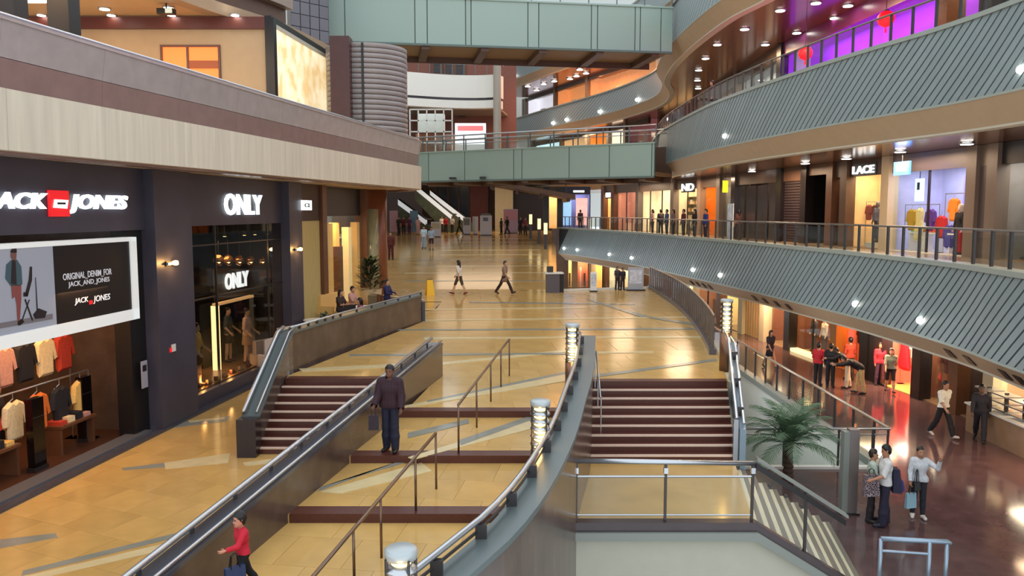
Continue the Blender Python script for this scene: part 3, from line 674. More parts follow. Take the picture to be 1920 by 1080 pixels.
# signs
def sign(name, label, parts, y=-0.05):
    e = empty(name, FA, FANG, label=label, cat='sign')
    for nm, me in parts:
        link(nm, me, e)
    return e
zt_, zb_ = FS(200, 366)[1], FS(200, 400)[1]
E0, E1 = FS(84, 383)[0], FS(120, 383)[0]
em = MB(); em.box(E0, E1, -0.12, -0.06, zb_ - 0.06, zt_ + 0.06)
ew = MB().vprism([(E0 + 0.07, zb_ + 0.12), (E1 - 0.10, zb_ + 0.10), (E1 - 0.05, zt_ - 0.13), (E0 + 0.12, zt_ - 0.12)], -0.14, -0.12)
eb = MB().box(E0 + 0.17, E1 - 0.15, -0.15, -0.135, (zb_ + zt_) / 2 - 0.02, (zb_ + zt_) / 2 + 0.025)
sign('shop_sign', 'illuminated white JACK JONES letters with red emblem above the billboard', [
    ('lettering', fit_text('JACK', FS(-34, 383)[0], FS(81, 383)[0], zb_, zt_, m_sign, -0.06, 0.06, 0.028, 0.22)),
    ('lettering', fit_text('JONES', FS(121, 383)[0], FS(232, 383)[0], zb_, zt_, m_sign, -0.06, 0.06, 0.028, 0.22)),
    ('emblem', em.mesh('emblem', m_signr)), ('emblem_mark', ew.mesh('emblem_mark', m_sign)), ('emblem_dash', eb.mesh('emblem_dash', m_dark))])
sign('shop_sign', 'illuminated white ONLY letters on the dark slate header', [('lettering', fit_text('ONLY', FS(416, 383)[0], FS(486, 383)[0], FS(450, 403)[1], FS(450, 364)[1], m_sign, -0.06, 0.06, 0.02))])
o = sign('shop_sign', 'smaller illuminated ONLY letters inside the glazed window', [('lettering', fit_text('ONLY', FS(418, 524, -1.2)[0], FS(462, 524, -1.2)[0], FS(440, 540, -1.2)[1], FS(440, 510, -1.2)[1], m_sign, 1.15, 0.05, 0.03))])
fbox(FS(404, 575, -1.2)[0], FS(500, 575, -1.2)[0], 1.16, 1.24, FS(440, 556, -1.2)[1], FS(440, 500, -1.2)[1]).build('backboard', M('sign_board', (66, 52, 44), 0.5), o)
# billboard
B0, B1, Bz0, Bz1 = FS(-170, 540)[0], FS(256, 540, 0.35)[0], 1.66, 3.52
bb = empty('billboard', FA, FANG, label='white framed fashion billboard hanging over the shop entrance', cat='billboard')
fr = MB(); fr.box(B0, B1, -0.4, -0.3, Bz0, Bz0 + 0.24); fr.box(B0, B1, -0.4, -0.3, Bz1 - 0.09, Bz1); fr.box(B1 - 0.24, B1, -0.4, -0.3, Bz0, Bz1); fr.box(B0, B0 + 0.2, -0.4, -0.3, Bz0, Bz1)
fr.box(B0, B1, -0.30, -0.12, Bz0, Bz1)
fr.build('frame', M('billboard_white', (226, 230, 230), 0.35, emit=0.18), bb)
sm = FS(102, 540, 0.36)[0]
m_poster = M('poster_grey', (148, 154, 168), 0.4, emit=0.12); m_black = M('poster_black', (18, 16, 24), 0.3)
fbox(B0 + 0.2, sm, -0.37, -0.31, Bz0 + 0.24, Bz1 - 0.09).build('poster_picture', m_poster, bb)
fbox(sm, B1 - 0.24, -0.37, -0.31, Bz0 + 0.24, Bz1 - 0.09).build('poster_panel', m_black, bb)
def q(u, v): return FS(u, v, 0.38)
def flat(px, mat, name='printed_figure', y=-0.376):
    MB().vprism([q(u, v) for u, v in px], y - 0.004, y).build(name, mat, bb)
flat([(0, 606), (0, 616), (99, 598), (99, 588)], M('print_floor', (120, 116, 124), 0.5))
flat([(20, 470), (28, 466), (31, 476), (30, 488), (25, 490), (20, 482)], M('print_skin', (120, 82, 76), 0.5), y=-0.379)
flat([(19, 472), (24, 463), (31, 467), (31, 474), (22, 474)], m_dark, y=-0.381)
flat([(12, 496), (22, 487), (32, 487), (40, 500), (42, 533), (36, 536), (20, 536), (10, 522)], M('print_teal', (62, 92, 104), 0.5), y=-0.378)
flat([(22, 488), (29, 488), (31, 534), (20, 532)], M('print_dark', (30, 26, 34), 0.5), y=-0.380)
flat([(21, 534), (40, 534), (40, 560), (37, 604), (33, 604), (31, 570), (28, 556), (23, 560)], M('print_trouser', (136, 74, 72), 0.5), y=-0.378)
flat([(33, 603), (40, 598), (46, 603), (38, 610), (33, 610)], m_dark, y=-0.379)
for px in ([(56, 500), (60, 500), (60, 525), (52, 556), (46, 556), (54, 524)], [(44, 548), (54, 548), (52, 556), (44, 556)], [(46, 562), (48, 560), (62, 600), (60, 602)], [(54, 562), (56, 562), (42, 602), (40, 602)], [(66, 520), (67, 520), (71, 582), (69, 584)], [(62, 590), (72, 578), (88, 584), (84, 596), (66, 598)]):
    flat(px, M('print_dark'), 'printed_bicycle', y=-0.379)
for s_, u0, u1, v0, v1, c in (('ORIGINAL_DENIM_FOR', 119, 210, 528, 515, 'print_light'), ('JACK_AND_JONES', 129, 206, 541, 530, 'print_light'), ('JACK', 141, 166, 573, 561, 'print_white'), ('JONES', 176, 207, 570, 556, 'print_white')):
    (x0, z0), (x1, z1) = q(u0, v0), q(u1, v1)
    z1 = z0 + (v0 - v1) * 0.0118
    mt = M(c, {'print_light': (190, 190, 196), 'print_white': (236, 236, 240), 'print_grey': (120, 120, 130)}[c], 0.5, emit=0.25)
    link('lettering', fit_text(s_, x0, x1, z0, z1, mt, -0.372, 0.006, 0.008, 0.15 if c == 'print_white' else 0.0), bb)
x0, z0 = q(168, 571); MB().box(x0, q(174, 566)[0], -0.378, -0.372, z0, z0 + 0.08).build('emblem', m_signr, bb)
# wall sconces
for u, v, w in ((318, 494, 'beside the billboard'), (556, 468, 'beside the curtain window')):
    s, z = FS(u, v, 0.3)
    e = empty('wall_sconce', FW(s, 0.3, z), FANG, label='warm glowing wall sconce on the slate pilaster ' + w, cat='lamp')
    MB().box(-0.2, 0.2, -0.03, 0, -0.06, 0.06).build('back_plate', m_steel_d, e)
    MB().lathe([(0.03, -0.05), (0.07, -0.03), (0.07, 0.05), (0.03, 0.07)], (0.1, -0.1, 0), 10).build('globe', m_lampw, e, True)
    MB().box(-0.22, 0.02, -0.1, -0.04, -0.025, 0.03).build('arm', m_steel, e)
    point_light('sconce_light', FW(s, 0.55, z), 10, (255, 190, 110), 0.06)
s, z = FS(322, 653, 0.3); e = empty('notice_plate', FW(s, 0.3, z), FANG, label='small white and red notice on the slate pilaster', cat='sign')
MB().box(-0.02, 0.16, -0.02, 0, -0.09, 0.09).build('plate', m_white, e); MB().box(-0.1, -0.02, -0.02, 0, -0.09, 0.02).build('red_tab', m_signr, e)
# globes and spotlights in the glazed window
for i, u in enumerate((410, 428, 449, 470, 492)):
    s, z = FS(u, 488, -0.7)
    e = empty('pendant_lamp', FW(s, -0.7, z), label='copper globe pendant in the glazed window, %s from the billboard side' % ('first', 'second', 'third', 'fourth', 'fifth')[i], cat='lamp', group='globe pendants in the glazed window')
    MB().lathe([(0.02, -0.17), (0.11, -0.13), (0.165, -0.03), (0.15, 0.07), (0.08, 0.15), (0.02, 0.17)], n=14).build('globe', M('copper_globe', (196, 140, 90), 0.12, metal=0.8), e, True)
    MB().lathe([(0.01, -0.2), (0.06, -0.185), (0.085, -0.15), (0.01, -0.14)], (0.03, -0.07, 0.1), n=10).build('bulb', m_lampw, e, True)
    MB().tube([(0, 0, 0.16), (0, 0, zo1 - z)], 0.012, 6).build('cord', m_steel_d, e)
for u, v in ((421, 440), (458, 438), (478, 437), (500, 436)):
    s, z = FS(u, v, -0.4); e = empty('track_spotlight', FW(s, -0.4, z), label='small track spotlight at the top of the glazed window', cat='lamp', group='track spotlights in the glazed window')
    MB().lathe([(0.03, -0.04), (0.06, -0.05), (0.05, 0.08), (0.02, 0.1)], n=8).build('head', m_steel_d, e); MB().lathe([(0.02, -0.06), (0.05, -0.055), (0.05, -0.045), (0.02, -0.04)], n=8).build('bulb', m_lampw, e)
    MB().tube([(0, 0, 0.08), (0, 0, zo1 - z + 0.05)], 0.015, 6).build('stem', m_steel_d, e)
# lit doorway inside the glazed shop
d0, d1 = FS(408, 620, -0.9)[0], FS(478, 620, -0.9)[0]; zt2 = FS(440, 566, -0.9)[1]
dw = empty('display_portal', FA, FANG, label='lit portal frame inside the glazed window behind the mannequins', cat='frame')
fbox(d0, d0 + 0.16, 0.9, 1.1, ZC + 0.45, zt2).build('lit_jamb', M('jamb_glow', (255, 214, 150), 0.5, emit=2.0), dw)
fbox(d0, d1, 0.9, 1.05, zt2, zt2 + 0.08).build('lit_head', M('head_glow', (220, 170, 110), 0.5, emit=0.7), dw)
fbox(d1 - 0.05, d1, 0.9, 1.05, ZC + 0.45, zt2).build('jamb', m_steel, dw)
fbox(d0 + 0.16, d1 - 0.05, 1.5, 1.56, ZC + 0.45, zt2).build('back_panel', M('teal_dark', (22, 34, 42), 0.4), dw)
for i, t in enumerate((0.2, 0.45, 0.7, 0.9)):
    p = FW(sA1 + (sB0 - sA1) * t, -0.35, ZC + 0.6); point_light('window_uplight', p + FN * 0.1, 6, (255, 190, 110), 0.05)
area_light('window_light', FW((sA1 + sB0) / 2, -1.6, 3.2), 60, (255, 200, 140), 2.5, 1.0)
area_light('shop_light', FW(sA0 - 3.0, -1.5, 2.5), 105, (255, 192, 125), 4.0, 1.5)
area_light('shop_light', FW(sA0 - 7.0, -1.8, 2.5), 60, (255, 192, 125), 3.0, 1.5)

# ---- shops beyond the slate fronts
ts = front('shopfront', 'shopfront with pale curtain panels and brown timber columns past the slate pilaster')
c0, c1 = sB1, FS(600, 480, -0.05)[0]; e0 = FS(615, 480, 0.1)[0]; g1 = FS(680, 450, -0.2)[0]
fbox(c0, c1, 0.0, 0.4, FS(585, 414)[1], SOF).build('header', M('umber_header', (70, 50, 42), 0.5), ts)
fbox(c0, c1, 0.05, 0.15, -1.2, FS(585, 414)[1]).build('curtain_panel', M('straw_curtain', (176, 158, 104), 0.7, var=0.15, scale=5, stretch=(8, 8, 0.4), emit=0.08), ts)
fbox(c1, e0, -0.1, 0.4, -1.3, SOF).build('timber_column', M('brown_timber', (104, 66, 44), 0.4, var=0.1), ts)
fbox(e0, g1, 0.25, 0.4, 3.9, SOF).build('header', m_dark, ts)
fbox(e0, g1, 0.1, 0.14, -1.3, 3.9).build('pane', m_pane, ts)
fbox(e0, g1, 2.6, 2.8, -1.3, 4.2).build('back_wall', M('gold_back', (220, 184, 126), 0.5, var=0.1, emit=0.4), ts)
n = 9
for i in range(n):
    s = e0 + (g1 - e0) * (i + 0.5) / n
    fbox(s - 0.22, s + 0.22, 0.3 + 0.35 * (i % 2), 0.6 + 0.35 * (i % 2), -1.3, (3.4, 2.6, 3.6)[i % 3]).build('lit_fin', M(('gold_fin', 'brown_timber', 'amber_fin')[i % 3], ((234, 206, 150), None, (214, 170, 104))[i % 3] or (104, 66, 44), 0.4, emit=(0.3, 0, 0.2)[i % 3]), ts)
fbox(g1, FS(688, 440, 0.05)[0], -0.05, 0.5, -1.0, SOF).build('timber_column', M('brown_timber'), ts)
p = FW(g1 + 3.0, 0.4, 0)
MB().lathe([(0.55, -0.6), (0.55, SOF)], (FS(704, 430, 0.1)[0], -0.1, 0), 24).build('round_column', M('russet_column', (118, 68, 46), 0.3, var=0.1), ts, True)
MB().lathe([(0.4, -0.6), (0.4, 4.2)], (FS(692, 440, -0.1)[0], 0.0, 0), 18).build('glass_drum', M('green_glass', (142, 142, 112), 0.15, var=0.2, scale=2), ts, True)
s, z = FS(573, 385, 0.3)
e = sign('shop_sign', 'small square white illuminated sign past the slate pilaster', [])
a0, b0 = FS(566, 394, 0.35); a1, b1 = FS(582, 376, 0.35)
MB().box(a0, a1, -0.4, -0.32, b0, b1).build('lightbox', m_sign, e)
link('lettering', fit_text('CL', a0 + 0.12, a1 - 0.12, b0 + 0.1, b1 - 0.1, m_steel_d, -0.40, 0.02, 0.02), e)
area_light('shop_light', FW((e0 + g1) / 2, -1.3, 3.7), 110, (255, 206, 140), 4.0, 1.0)

# ================================================================ LEFT UPPER FLOOR
LF = Path([(-8.6, 5.5), (-8.25, 9.5), (-7.9, 12.49), (-7.45, 15.2), (-6.92, 18.07), (-6.0, 23.29), (-4.23, 32.78), (-3.95, 35), (-4.6, 37.5), (-6.5, 39.5), (-10, 41)])
lf = empty('balcony', label='long curved stone balcony front of cream and mauve panels over the shopfronts', cat='balcony', kind='structure')
s = 0.0
while s < LF.len - 0.1:
    s1 = min(s + 2.4, LF.len)
    for nm, mt, prof in (('cream_panel', m_cream, [(-0.25, 5.05), (0, 5.05), (0.02, 6.0), (-0.25, 6.0)]), ('mauve_panel', m_mauve, [(-0.3, 6.02), (-0.1, 6.02), (-0.07, 6.48), (-0.3, 6.48)]), ('parapet_panel', m_gstone, [(-0.3, 6.49), (-0.07, 6.49), (0.02, 7.06), (-0.3, 7.06)])):
        MB().sweep(LF.run(s + 0.003, s1 - 0.003, 0.5), prof).build(nm, mt, lf)
    s = s1
a = LF.run(0, None, 0.6)
MB().sweep(a, [(-0.5, 5.0), (-0.2, 5.0), (-0.2, 7.04), (-0.5, 7.04)]).build('backing', m_mauve, lf)
MB().sweep(a, [(-0.3, 7.05), (0.04, 7.05), (0.04, 7.1), (-0.3, 7.1)]).build('coping', m_gstone, lf)
MB().tube([p + Vector((0, 0, 7.16)) for p in LF.run(0, None, 0.6, -0.1)], 0.035, 8).build('handrail', m_steel, lf, True)
inner = [(p.x, p.y) for p in LF.run(0, None, 0.8, -0.3)]
struct('ceiling_soffit', MB().prism(inner + [(-16, 41), (-16, 5.5)], SOF, SOF + 0.25), m_soffit, 'tan soffit over the dark shopfronts')
struct('floor_gallery', MB().prism([(p.x, p.y) for p in LF.run(0, None, 0.8, -0.45)] + [(-26, 41), (-26, 5.5)], 5.9, 6.15), M('gallery_floor', (168, 146, 118), 0.3), 'floor of the upper gallery behind the stone balcony')
L4 = [fl(150, -120, 11.8), fl(360, 0, 11.8), fl(455, 32, 11.8), fl(540, 60, 11.8), fl(640, 108, 11.8)]
L4p = Path([(-17, 14), (-14.5, 20)] + [(p.x, p.y) for p in L4[1:]])
struct('ceiling_gallery', MB().prism([(p.x, p.y) for p in L4p.run(0, None, 0.8, -0.3)] + [(-34, L4p.p(L4p.len).y), (-34, 14)], 11.7, 11.9), M('gallery_ceiling', (214, 184, 140), 0.5, var=0.02), 'warm beige ceiling of the upper gallery')
lu = empty('balcony', label='tan underside edge of the uppermost gallery beside the sage bridge', cat='balcony', kind='structure')
MB().sweep(L4p.run(0, None, 0.8), [(-0.7, 11.68), (-0.1, 11.68), (0.0, 12.1), (-0.7, 12.1)]).build('edge_band', m_soffit, lu)
MB().sweep(L4p.run(0, L4p.s_of_u(545, 12.6), 0.8), [(-0.8, 12.1), (-0.25, 12.1), (-0.25, 12.8), (-0.8, 12.8)]).build('cove_band', m_umber, lu)
MB().sweep(L4p.run(0, L4p.s_of_u(545, 12.6), 0.8), [(-0.8, 12.8), (0.1, 12.8), (0.15, 14.5), (-0.8, 14.5)]).build('upper_band', M('grey_tan_panel', (150, 136, 122), 0.4), lu)
# gridded grey block at the bridge end
gl, gr = dp(546, 60, 39.5), dp(617, 60, 41.0)
gb_ = empty('cladding_block', label='grey mosaic clad block at the corner under the sage bridge', cat='cladding', kind='structure')
MB().hexa([(gl.x, gl.y, 12.4), (gr.x, gr.y, 12.4), (gr.x - 1, gr.y + 3, 12.4), (gl.x - 1, gl.y + 3, 12.4), (gl.x, gl.y, 18), (gr.x, gr.y, 18), (gr.x - 1, gr.y + 3, 18), (gl.x - 1, gl.y + 3, 18)]).build('core', m_steel_d, gb_)
dvec = (gr - gl); dvec.z = 0
for i in range(4):
    for j in range(8):
        a = Vector((gl.x, gl.y, 0)) + dvec * (i / 4 + 0.01); b = Vector((gl.x, gl.y, 0)) + dvec * ((i + 1) / 4 - 0.01); z = 12.42 + j * 0.6
        MB().hexa([(a.x, a.y - 0.05, z), (b.x, b.y - 0.05, z), (b.x, b.y, z), (a.x, a.y, z), (a.x, a.y - 0.05, z + 0.56), (b.x, b.y - 0.05, z + 0.56), (b.x, b.y, z + 0.56), (a.x, a.y, z + 0.56)]).build('panel', M('grey_mosaic', (104, 104, 112), 0.4, rand=0.08), gb_)
# gallery back wall, window, light poster
yb = 32.2; pA = dp(512, 110, yb); xl = -30.0
wb = struct('wall_gallery', MB().box(xl, pA.x - 0.15, yb, yb + 0.3, 6.1, 11.7), m_beige, 'beige back wall of the upper gallery with an amber window')
p0, p1 = dp(130, 54, yb), dp(505, 52, yb)
struct('trim_1', MB().box(xl, pA.x - 0.15, yb - 0.12, yb, dp(200, 55, yb).z, 11.66), M('mahogany', (96, 44, 34), 0.4), 'mahogany band along the top of the gallery wall')
w0, w1_ = dp(304, 88, yb - 0.05), dp(410, 133, yb - 0.05)
wd = empty('window_1', label='amber lit window in the beige gallery wall', cat='window', kind='structure')
MB().box(w0.x, w1_.x, yb - 0.02, yb + 0.02, w1_.z - 0.8, w0.z).build('pane', M('amber_glow', (232, 116, 44), 0.4, emit=0.6), wd)
mb = MB(); mb.box(w0.x - 0.08, w1_.x + 0.08, yb - 0.08, yb, w0.z, w0.z + 0.08)
for x in (w0.x - 0.04, (w0.x * 0.55 + w1_.x * 0.45), w1_.x + 0.04): mb.box(x - 0.04, x + 0.04, yb - 0.08, yb, w1_.z - 0.8, w0.z)
mb.build('window_frame', M('mahogany'), wd)
MB().box((w0.x * 0.55 + w1_.x * 0.45), w1_.x, yb - 0.06, yb - 0.03, w1_.z + 0.1, w1_.z + 0.4).build('shelf', M('amber_dark', (150, 70, 30), 0.5, emit=0.2), wd)
pB = dp(622, 150, 39.5)
po = empty('light_poster', label='large glowing pale gold picture panel on the gallery corner', cat='poster')
d = Vector((pB.x - pA.x, pB.y - pA.y, 0)); n_ = Vector((d.y, -d.x, 0)).normalized()
def pl(t, off, z): p = Vector((pA.x, pA.y, 0)) + d * t + n_ * off; return (p.x, p.y, z)
def pbox(t0, t1, o0, o1, z0, z1): return MB().hexa([pl(t0, o1, z0), pl(t1, o1, z0), pl(t1, o0, z0), pl(t0, o0, z0), pl(t0, o1, z1), pl(t1, o1, z1), pl(t1, o0, z1), pl(t0, o0, z1)])
mg = M('gold_picture', (250, 226, 164), 0.5, emit=0.42)
nt = mg.node_tree; tc = nt.nodes.new('ShaderNodeTexCoord'); nz = nt.nodes.new('ShaderNodeTexNoise'); nz.inputs['Scale'].default_value = 1.3; nz.inputs['Detail'].default_value = 6
cr = nt.nodes.new('ShaderNodeValToRGB'); cr.color_ramp.elements[0].position = 0.36; cr.color_ramp.elements[0].color = (*S(232, 198, 138), 1); cr.color_ramp.elements[1].position = 0.6; cr.color_ramp.elements[1].color = (*S(255, 240, 204), 1)
nt.links.new(tc.outputs['Object'], nz.inputs['Vector']); nt.links.new(nz.outputs['Fac'], cr.inputs[0]); nt.links.new(cr.outputs[0], nt.nodes['Principled BSDF'].inputs['Emission Color']); nt.links.new(cr.outputs[0], nt.nodes['Principled BSDF'].inputs['Base Color'])
pbox(0.01, 0.99, 0.02, 0.08, 7.4, 11.25).build('picture', mg, po)
pbox(-0.02, 1.0, -0.25, 0.02, 6.15, 11.7).build('backing', m_dark, po)
pbox(0.0, 1.02, 0.0, 0.14, 11.25, 11.4).build('frame', m_cove, po)
pbox(-0.03, 0.01, -0.02, 0.14, 6.15, 11.6).build('frame', m_dark, po)
pc = dp(641, 150, 36.0)
struct('wall_pillar', MB().box(pc.x - 0.42, pc.x + 0.42, 35.6, 36.4, 6.1, 11.68), M('maroon_stone', (72, 34, 30), 0.3, var=0.1), 'maroon square pillar between the gold picture and the ribbed drum')
for u0, u1, Y in ((88, 128, 22.0), (-4, 26, 20.0)):
    a, b = dp(u0, 20, Y), dp(u1, 20, Y)
    struct('wall_column', MB().box(a.x, b.x, Y, Y + 0.6, 6.1, 11.7), m_dark, 'black column in the upper gallery, the %s' % ('wider one' if u0 > 0 else 'one at the picture edge'))
a = dp(50, 5, 26); o = MB().box(a.x, a.x + 0.9, 26, 26.06, a.z, a.z + 0.6).build('glowing_screen', M('panel_glow', (240, 248, 240), 0.4, emit=2.5)); tag(o, 'white glowing panel behind the black gallery column', 'screen')
# ribbed drum
dc = Vector((-6.75, 38.0, 0)); dr = 1.85
dm = empty('ribbed_drum', (dc.x, dc.y, 0), label='grey drum clad in horizontal stone slats behind the balcony', cat='cladding', kind='structure')
MB().lathe([(dr - 0.08, 6.1), (dr - 0.08, 11.5)], n=40).build('core', m_steel_d, dm, True)
ringm = MB().lathe([(dr - 0.06, 0), (dr, 0.01), (dr + 0.015, 0.20), (dr - 0.06, 0.21)], n=40).mesh('slat', M('drum_slat', (150, 142, 140), 0.4, rand=0.06, var=0.06), True)
for i in range(24): link('slat', ringm, dm, (0, 0, 6.15 + i * 0.225))
MB().box(0.1, 0.19, -dr - 0.06, -dr + 0.35, 6.1, 11.5).build('seam', m_dark, dm)
# gallery downlights
dl_ring = MB().lathe([(0.16, 0), (0.16, 0.03), (0.10, 0.03), (0.10, 0)], n=14).mesh('ring', m_steel); dl_disc = MB().lathe([(0.01, 0.0), (0.125, 0.0), (0.125, 0.012), (0.01, 0.012)], n=14).mesh('lens', m_spot)
def downlight(p, label, group, sc=1.0):
    e = empty('downlight', p, label=label, cat='lamp', group=group); e.scale = (sc, sc, sc)
    link('ring', dl_ring, e, (0, 0, -0.03)); link('lens', dl_disc, e, (0, 0, -0.04))
for u, v in ((196, 16), (316, 14), (209, 44), (322, 43), (441, 45), (78, 36), (31, 31)):
    a, b, c = ray(u, v); t = (11.68 - EYE) / c
    if b * t < 31.9: downlight((a * t, b * t, 11.69), 'round downlight in the beige gallery ceiling', 'gallery ceiling downlights', 1.4)
    else: downlight((dp(u, v, 31.9).x, 31.9, 11.69), 'round downlight in the beige gallery ceiling', 'gallery ceiling downlights', 1.2)
a, b, c = ray(312, 22); t = (11.4 - EYE) / c
e = empty('projector', (a * t, b * t, 11.4), label='small dark box lamp hanging from the beige gallery ceiling', cat='lamp')
MB().box(-0.3, 0.3, -0.15, 0.15, -0.1, 0.1).build('body', m_dark, e); MB().box(0.02, 0.27, -0.17, -0.15, -0.08, 0.08).build('lens', M('pale_lens', (190, 196, 180), 0.3, emit=0.5), e); MB().tube([(0, 0, 0.1), (0, 0, 0.3)], 0.03).build('stem', m_dark, e)
area_light('gallery_light', (-15, 26, 11.5), 420, (255, 226, 190), 6, 3)
area_light('gallery_light', (-12.5, 20, 11.0), 250, (255, 206, 150), 3, 3)

# ================================================================ BRIDGES
def bridge(label, A, B, z0, z1, depth, us, beams, rail=1.05):
    e = empty('footbridge', label=label, cat='bridge', kind='structure')
    A, B = Vector((*A, 0)), Vector((*B, 0)); D = B - A; L = D.length; D.normalize(); N_ = Vector((-D.y, D.x, 0))
    if N_.y < 0: N_ = -N_
    def w(s, o, z): p = A + D * s + N_ * o; return (p.x, p.y, z)
    def bx(s0, s1, o0, o1, za, zb): return MB().hexa([w(s0, o0, za), w(s1, o0, za), w(s1, o1, za), w(s0, o1, za), w(s0, o0, zb), w(s1, o0, zb), w(s1, o1, zb), w(s0, o1, zb)])
    def s_u(u):
        k = (u - 960) / F
        best = min((abs(proj(w(s, 0, (z0 + z1) / 2))[0] - u), s) for s in np.arange(0, L, 0.05)); return best[1]
    ss = [0.0] + [s_u(u) for u in us] + [L]
    bx(0, L, 0.02, 0.1, z0, z1).build('web', m_sage_d, e)
    for a, b in zip(ss, ss[1:]):
        if b - a > 0.1: bx(a + 0.03, b - 0.03, -0.04, 0.02, z0 + 0.05, z1 - 0.04).build('panel', m_sage, e)
    bx(0, L, -0.1, 0.1, z0 - 0.06, z0 + 0.05).build('bottom_flange', m_sage_d, e); bx(0, L, -0.1, 0.1, z1 - 0.04, z1 + 0.05).build('top_flange', m_sage, e)
    bx(0, L, 0.1, depth, z0 + 0.1, z0 + 0.3).build('underside', M('tan_underside', (150, 122, 92), 0.5), e)
    bx(0, L, depth - 0.1, depth, z0 - 0.25, z1).build('web', m_umber, e)
    for i in range(beams):
        s = L * (i + 0.7) / beams; bx(s - 0.22, s + 0.22, 0.05, depth, z0 - 0.22, z0 + 0.12).build('cross_beam', m_umber, e)
    for o in (0.15, depth - 0.2):
        MB().tube([w(0, o, z1 + rail), w(L, o, z1 + rail)], 0.05, 8).build('handrail', m_steel, e, True)
        MB().tube([w(0, o, z1 + rail - 0.25), w(L, o, z1 + rail - 0.25)], 0.03, 6).build('mid_rail', m_steel, e, True)
        n = int(L / 1.6)
        for i in range(n + 1):
            s = L * i / n; bx(s - 0.03, s + 0.03, o - 0.03, o + 0.03, z1 - 0.1, z1 + rail).build('post', m_cap, e)
            if i < n: bx(s + 0.06, s + L / n - 0.06, o - 0.006, o + 0.006, z1 + 0.1, z1 + rail - 0.3).build('pane', m_pane, e)
    return e, w
br1, wl = bridge('lower sage green footbridge crossing the atrium at eye level', (-7.6, 55.9), (8.3, 47.0), 6.1, 8.05, 3.2, [804, 872, 963, 979, 1067, 1143, 1222], 7)
br2, wu = bridge('upper sage green footbridge crossing near the top of the picture', (-10.0, 42.9), (9.0, 46.0), 12.95, 15.4, 4.0, [646, 778, 800, 872, 884, 990, 1010, 1108, 1120, 1190, 1200, 1238], 6)
for u, v in ((848, 334), (905, 333)):
    p = dp(u, v, 52.3); MB().box(p.x - 0.2, p.x + 0.2, p.y - 0.05, p.y + 1.2, p.z - 0.06, p.z + 0.06).build('inset_lamp', m_dark, br1)

# ================================================================ FAR END
m_brick = M('russet_brick', (136, 84, 70), 0.6, var=0.12, scale=6)
m_win = M('dark_window', (26, 26, 36), 0.15)
m_paleup = M('pale_far_wall', (200, 204, 200), 0.6)
struct('wall_back', MB().box(-24, 20, 119, 119.4, 1.8, 42), m_paleup, 'pale wall closing the far end of the atrium')
struct('wall_left', MB().box(-18.4, -18, 41, 119, -1.3, 42), m_paleup, 'pale side wall of the far hall')
struct('wall_hall', MB().box(-18, 9, 100, 100.3, 1.85, 8.6), M('umber_hall', (96, 74, 62), 0.5, var=0.1), 'umber back wall of the far hall behind the escalators')
def farbox(name, label, cat, u0, u1, v0, v1, Y, th, mat, zb=None):
    a, b = dp(u0, v0, Y), dp(u1, v1, Y)
    o = MB().box(a.x, b.x, Y, Y + th, b.z if zb is None else zb, a.z).build(name, mat); return tag(o, label, cat)
# lower hall
hw = empty('window_2', label='dark glazed opening in the hall wall beside the red brick pier', cat='window', kind='structure')
for i in range(3):
    a, b = dp(822 + i * 20, 346, 99.6), dp(839 + i * 20, 400, 99.6); MB().box(a.x, b.x, 99.8, 100, 1.9, a.z + 0.5).build('pane', m_win, hw)
    MB().box(b.x, b.x + 0.2, 99.7, 100, 1.9, a.z + 0.5).build('mullion', M('brown_timber'), hw)
a, b = dp(881, 340, 97), dp(915, 430, 97); struct('wall_pier_hall', MB().box(a.x, b.x, 97, 99, 1.85, 8.4), M('russet_pier', (118, 50, 42), 0.5, var=0.08), 'red brick pier of the far hall')
a, b = dp(928, 356, 92), dp(962, 430, 92); struct('wall_pier_pale', MB().box(a.x, b.x, 92, 93.5, 1.85, 7.2), M('straw_pier', (196, 184, 148), 0.5, var=0.05), 'pale straw pier of the far hall')
a, b = dp(962, 370, 94), dp(1050, 430, 94); struct('wall_recess', MB().box(a.x, b.x + 2, 94, 94.3, 1.85, 6.2), M('indigo_dark', (30, 24, 34), 0.4), 'dark recess of the far hall beside the shops')
cn = empty('canopy', label='sloping umber canopy under the lower sage bridge', cat='canopy')
MB().hexa([(-2.3, 66, 6.35), (5.2, 66, 5.05), (5.2, 72, 5.05), (-2.3, 72, 6.35), (-2.3, 66, 6.75), (5.2, 66, 5.45), (5.2, 72, 5.45), (-2.3, 72, 6.75)]).build('deck', m_umber, cn)
for i in range(4):
    x = -1.8 + i * 2.1; zz = 6.35 - (x + 2.3) * 0.1733; MB().box(x, x + 0.25, 65.9, 72, zz - 0.3, zz).build('rib', M('umber_dark', (60, 40, 32), 0.5), cn)
    MB().tube([(x + 0.1, 69, zz), (x + 0.1, 69, 8.4)], 0.04, 6).build('hanger_rod', m_steel_d, cn)
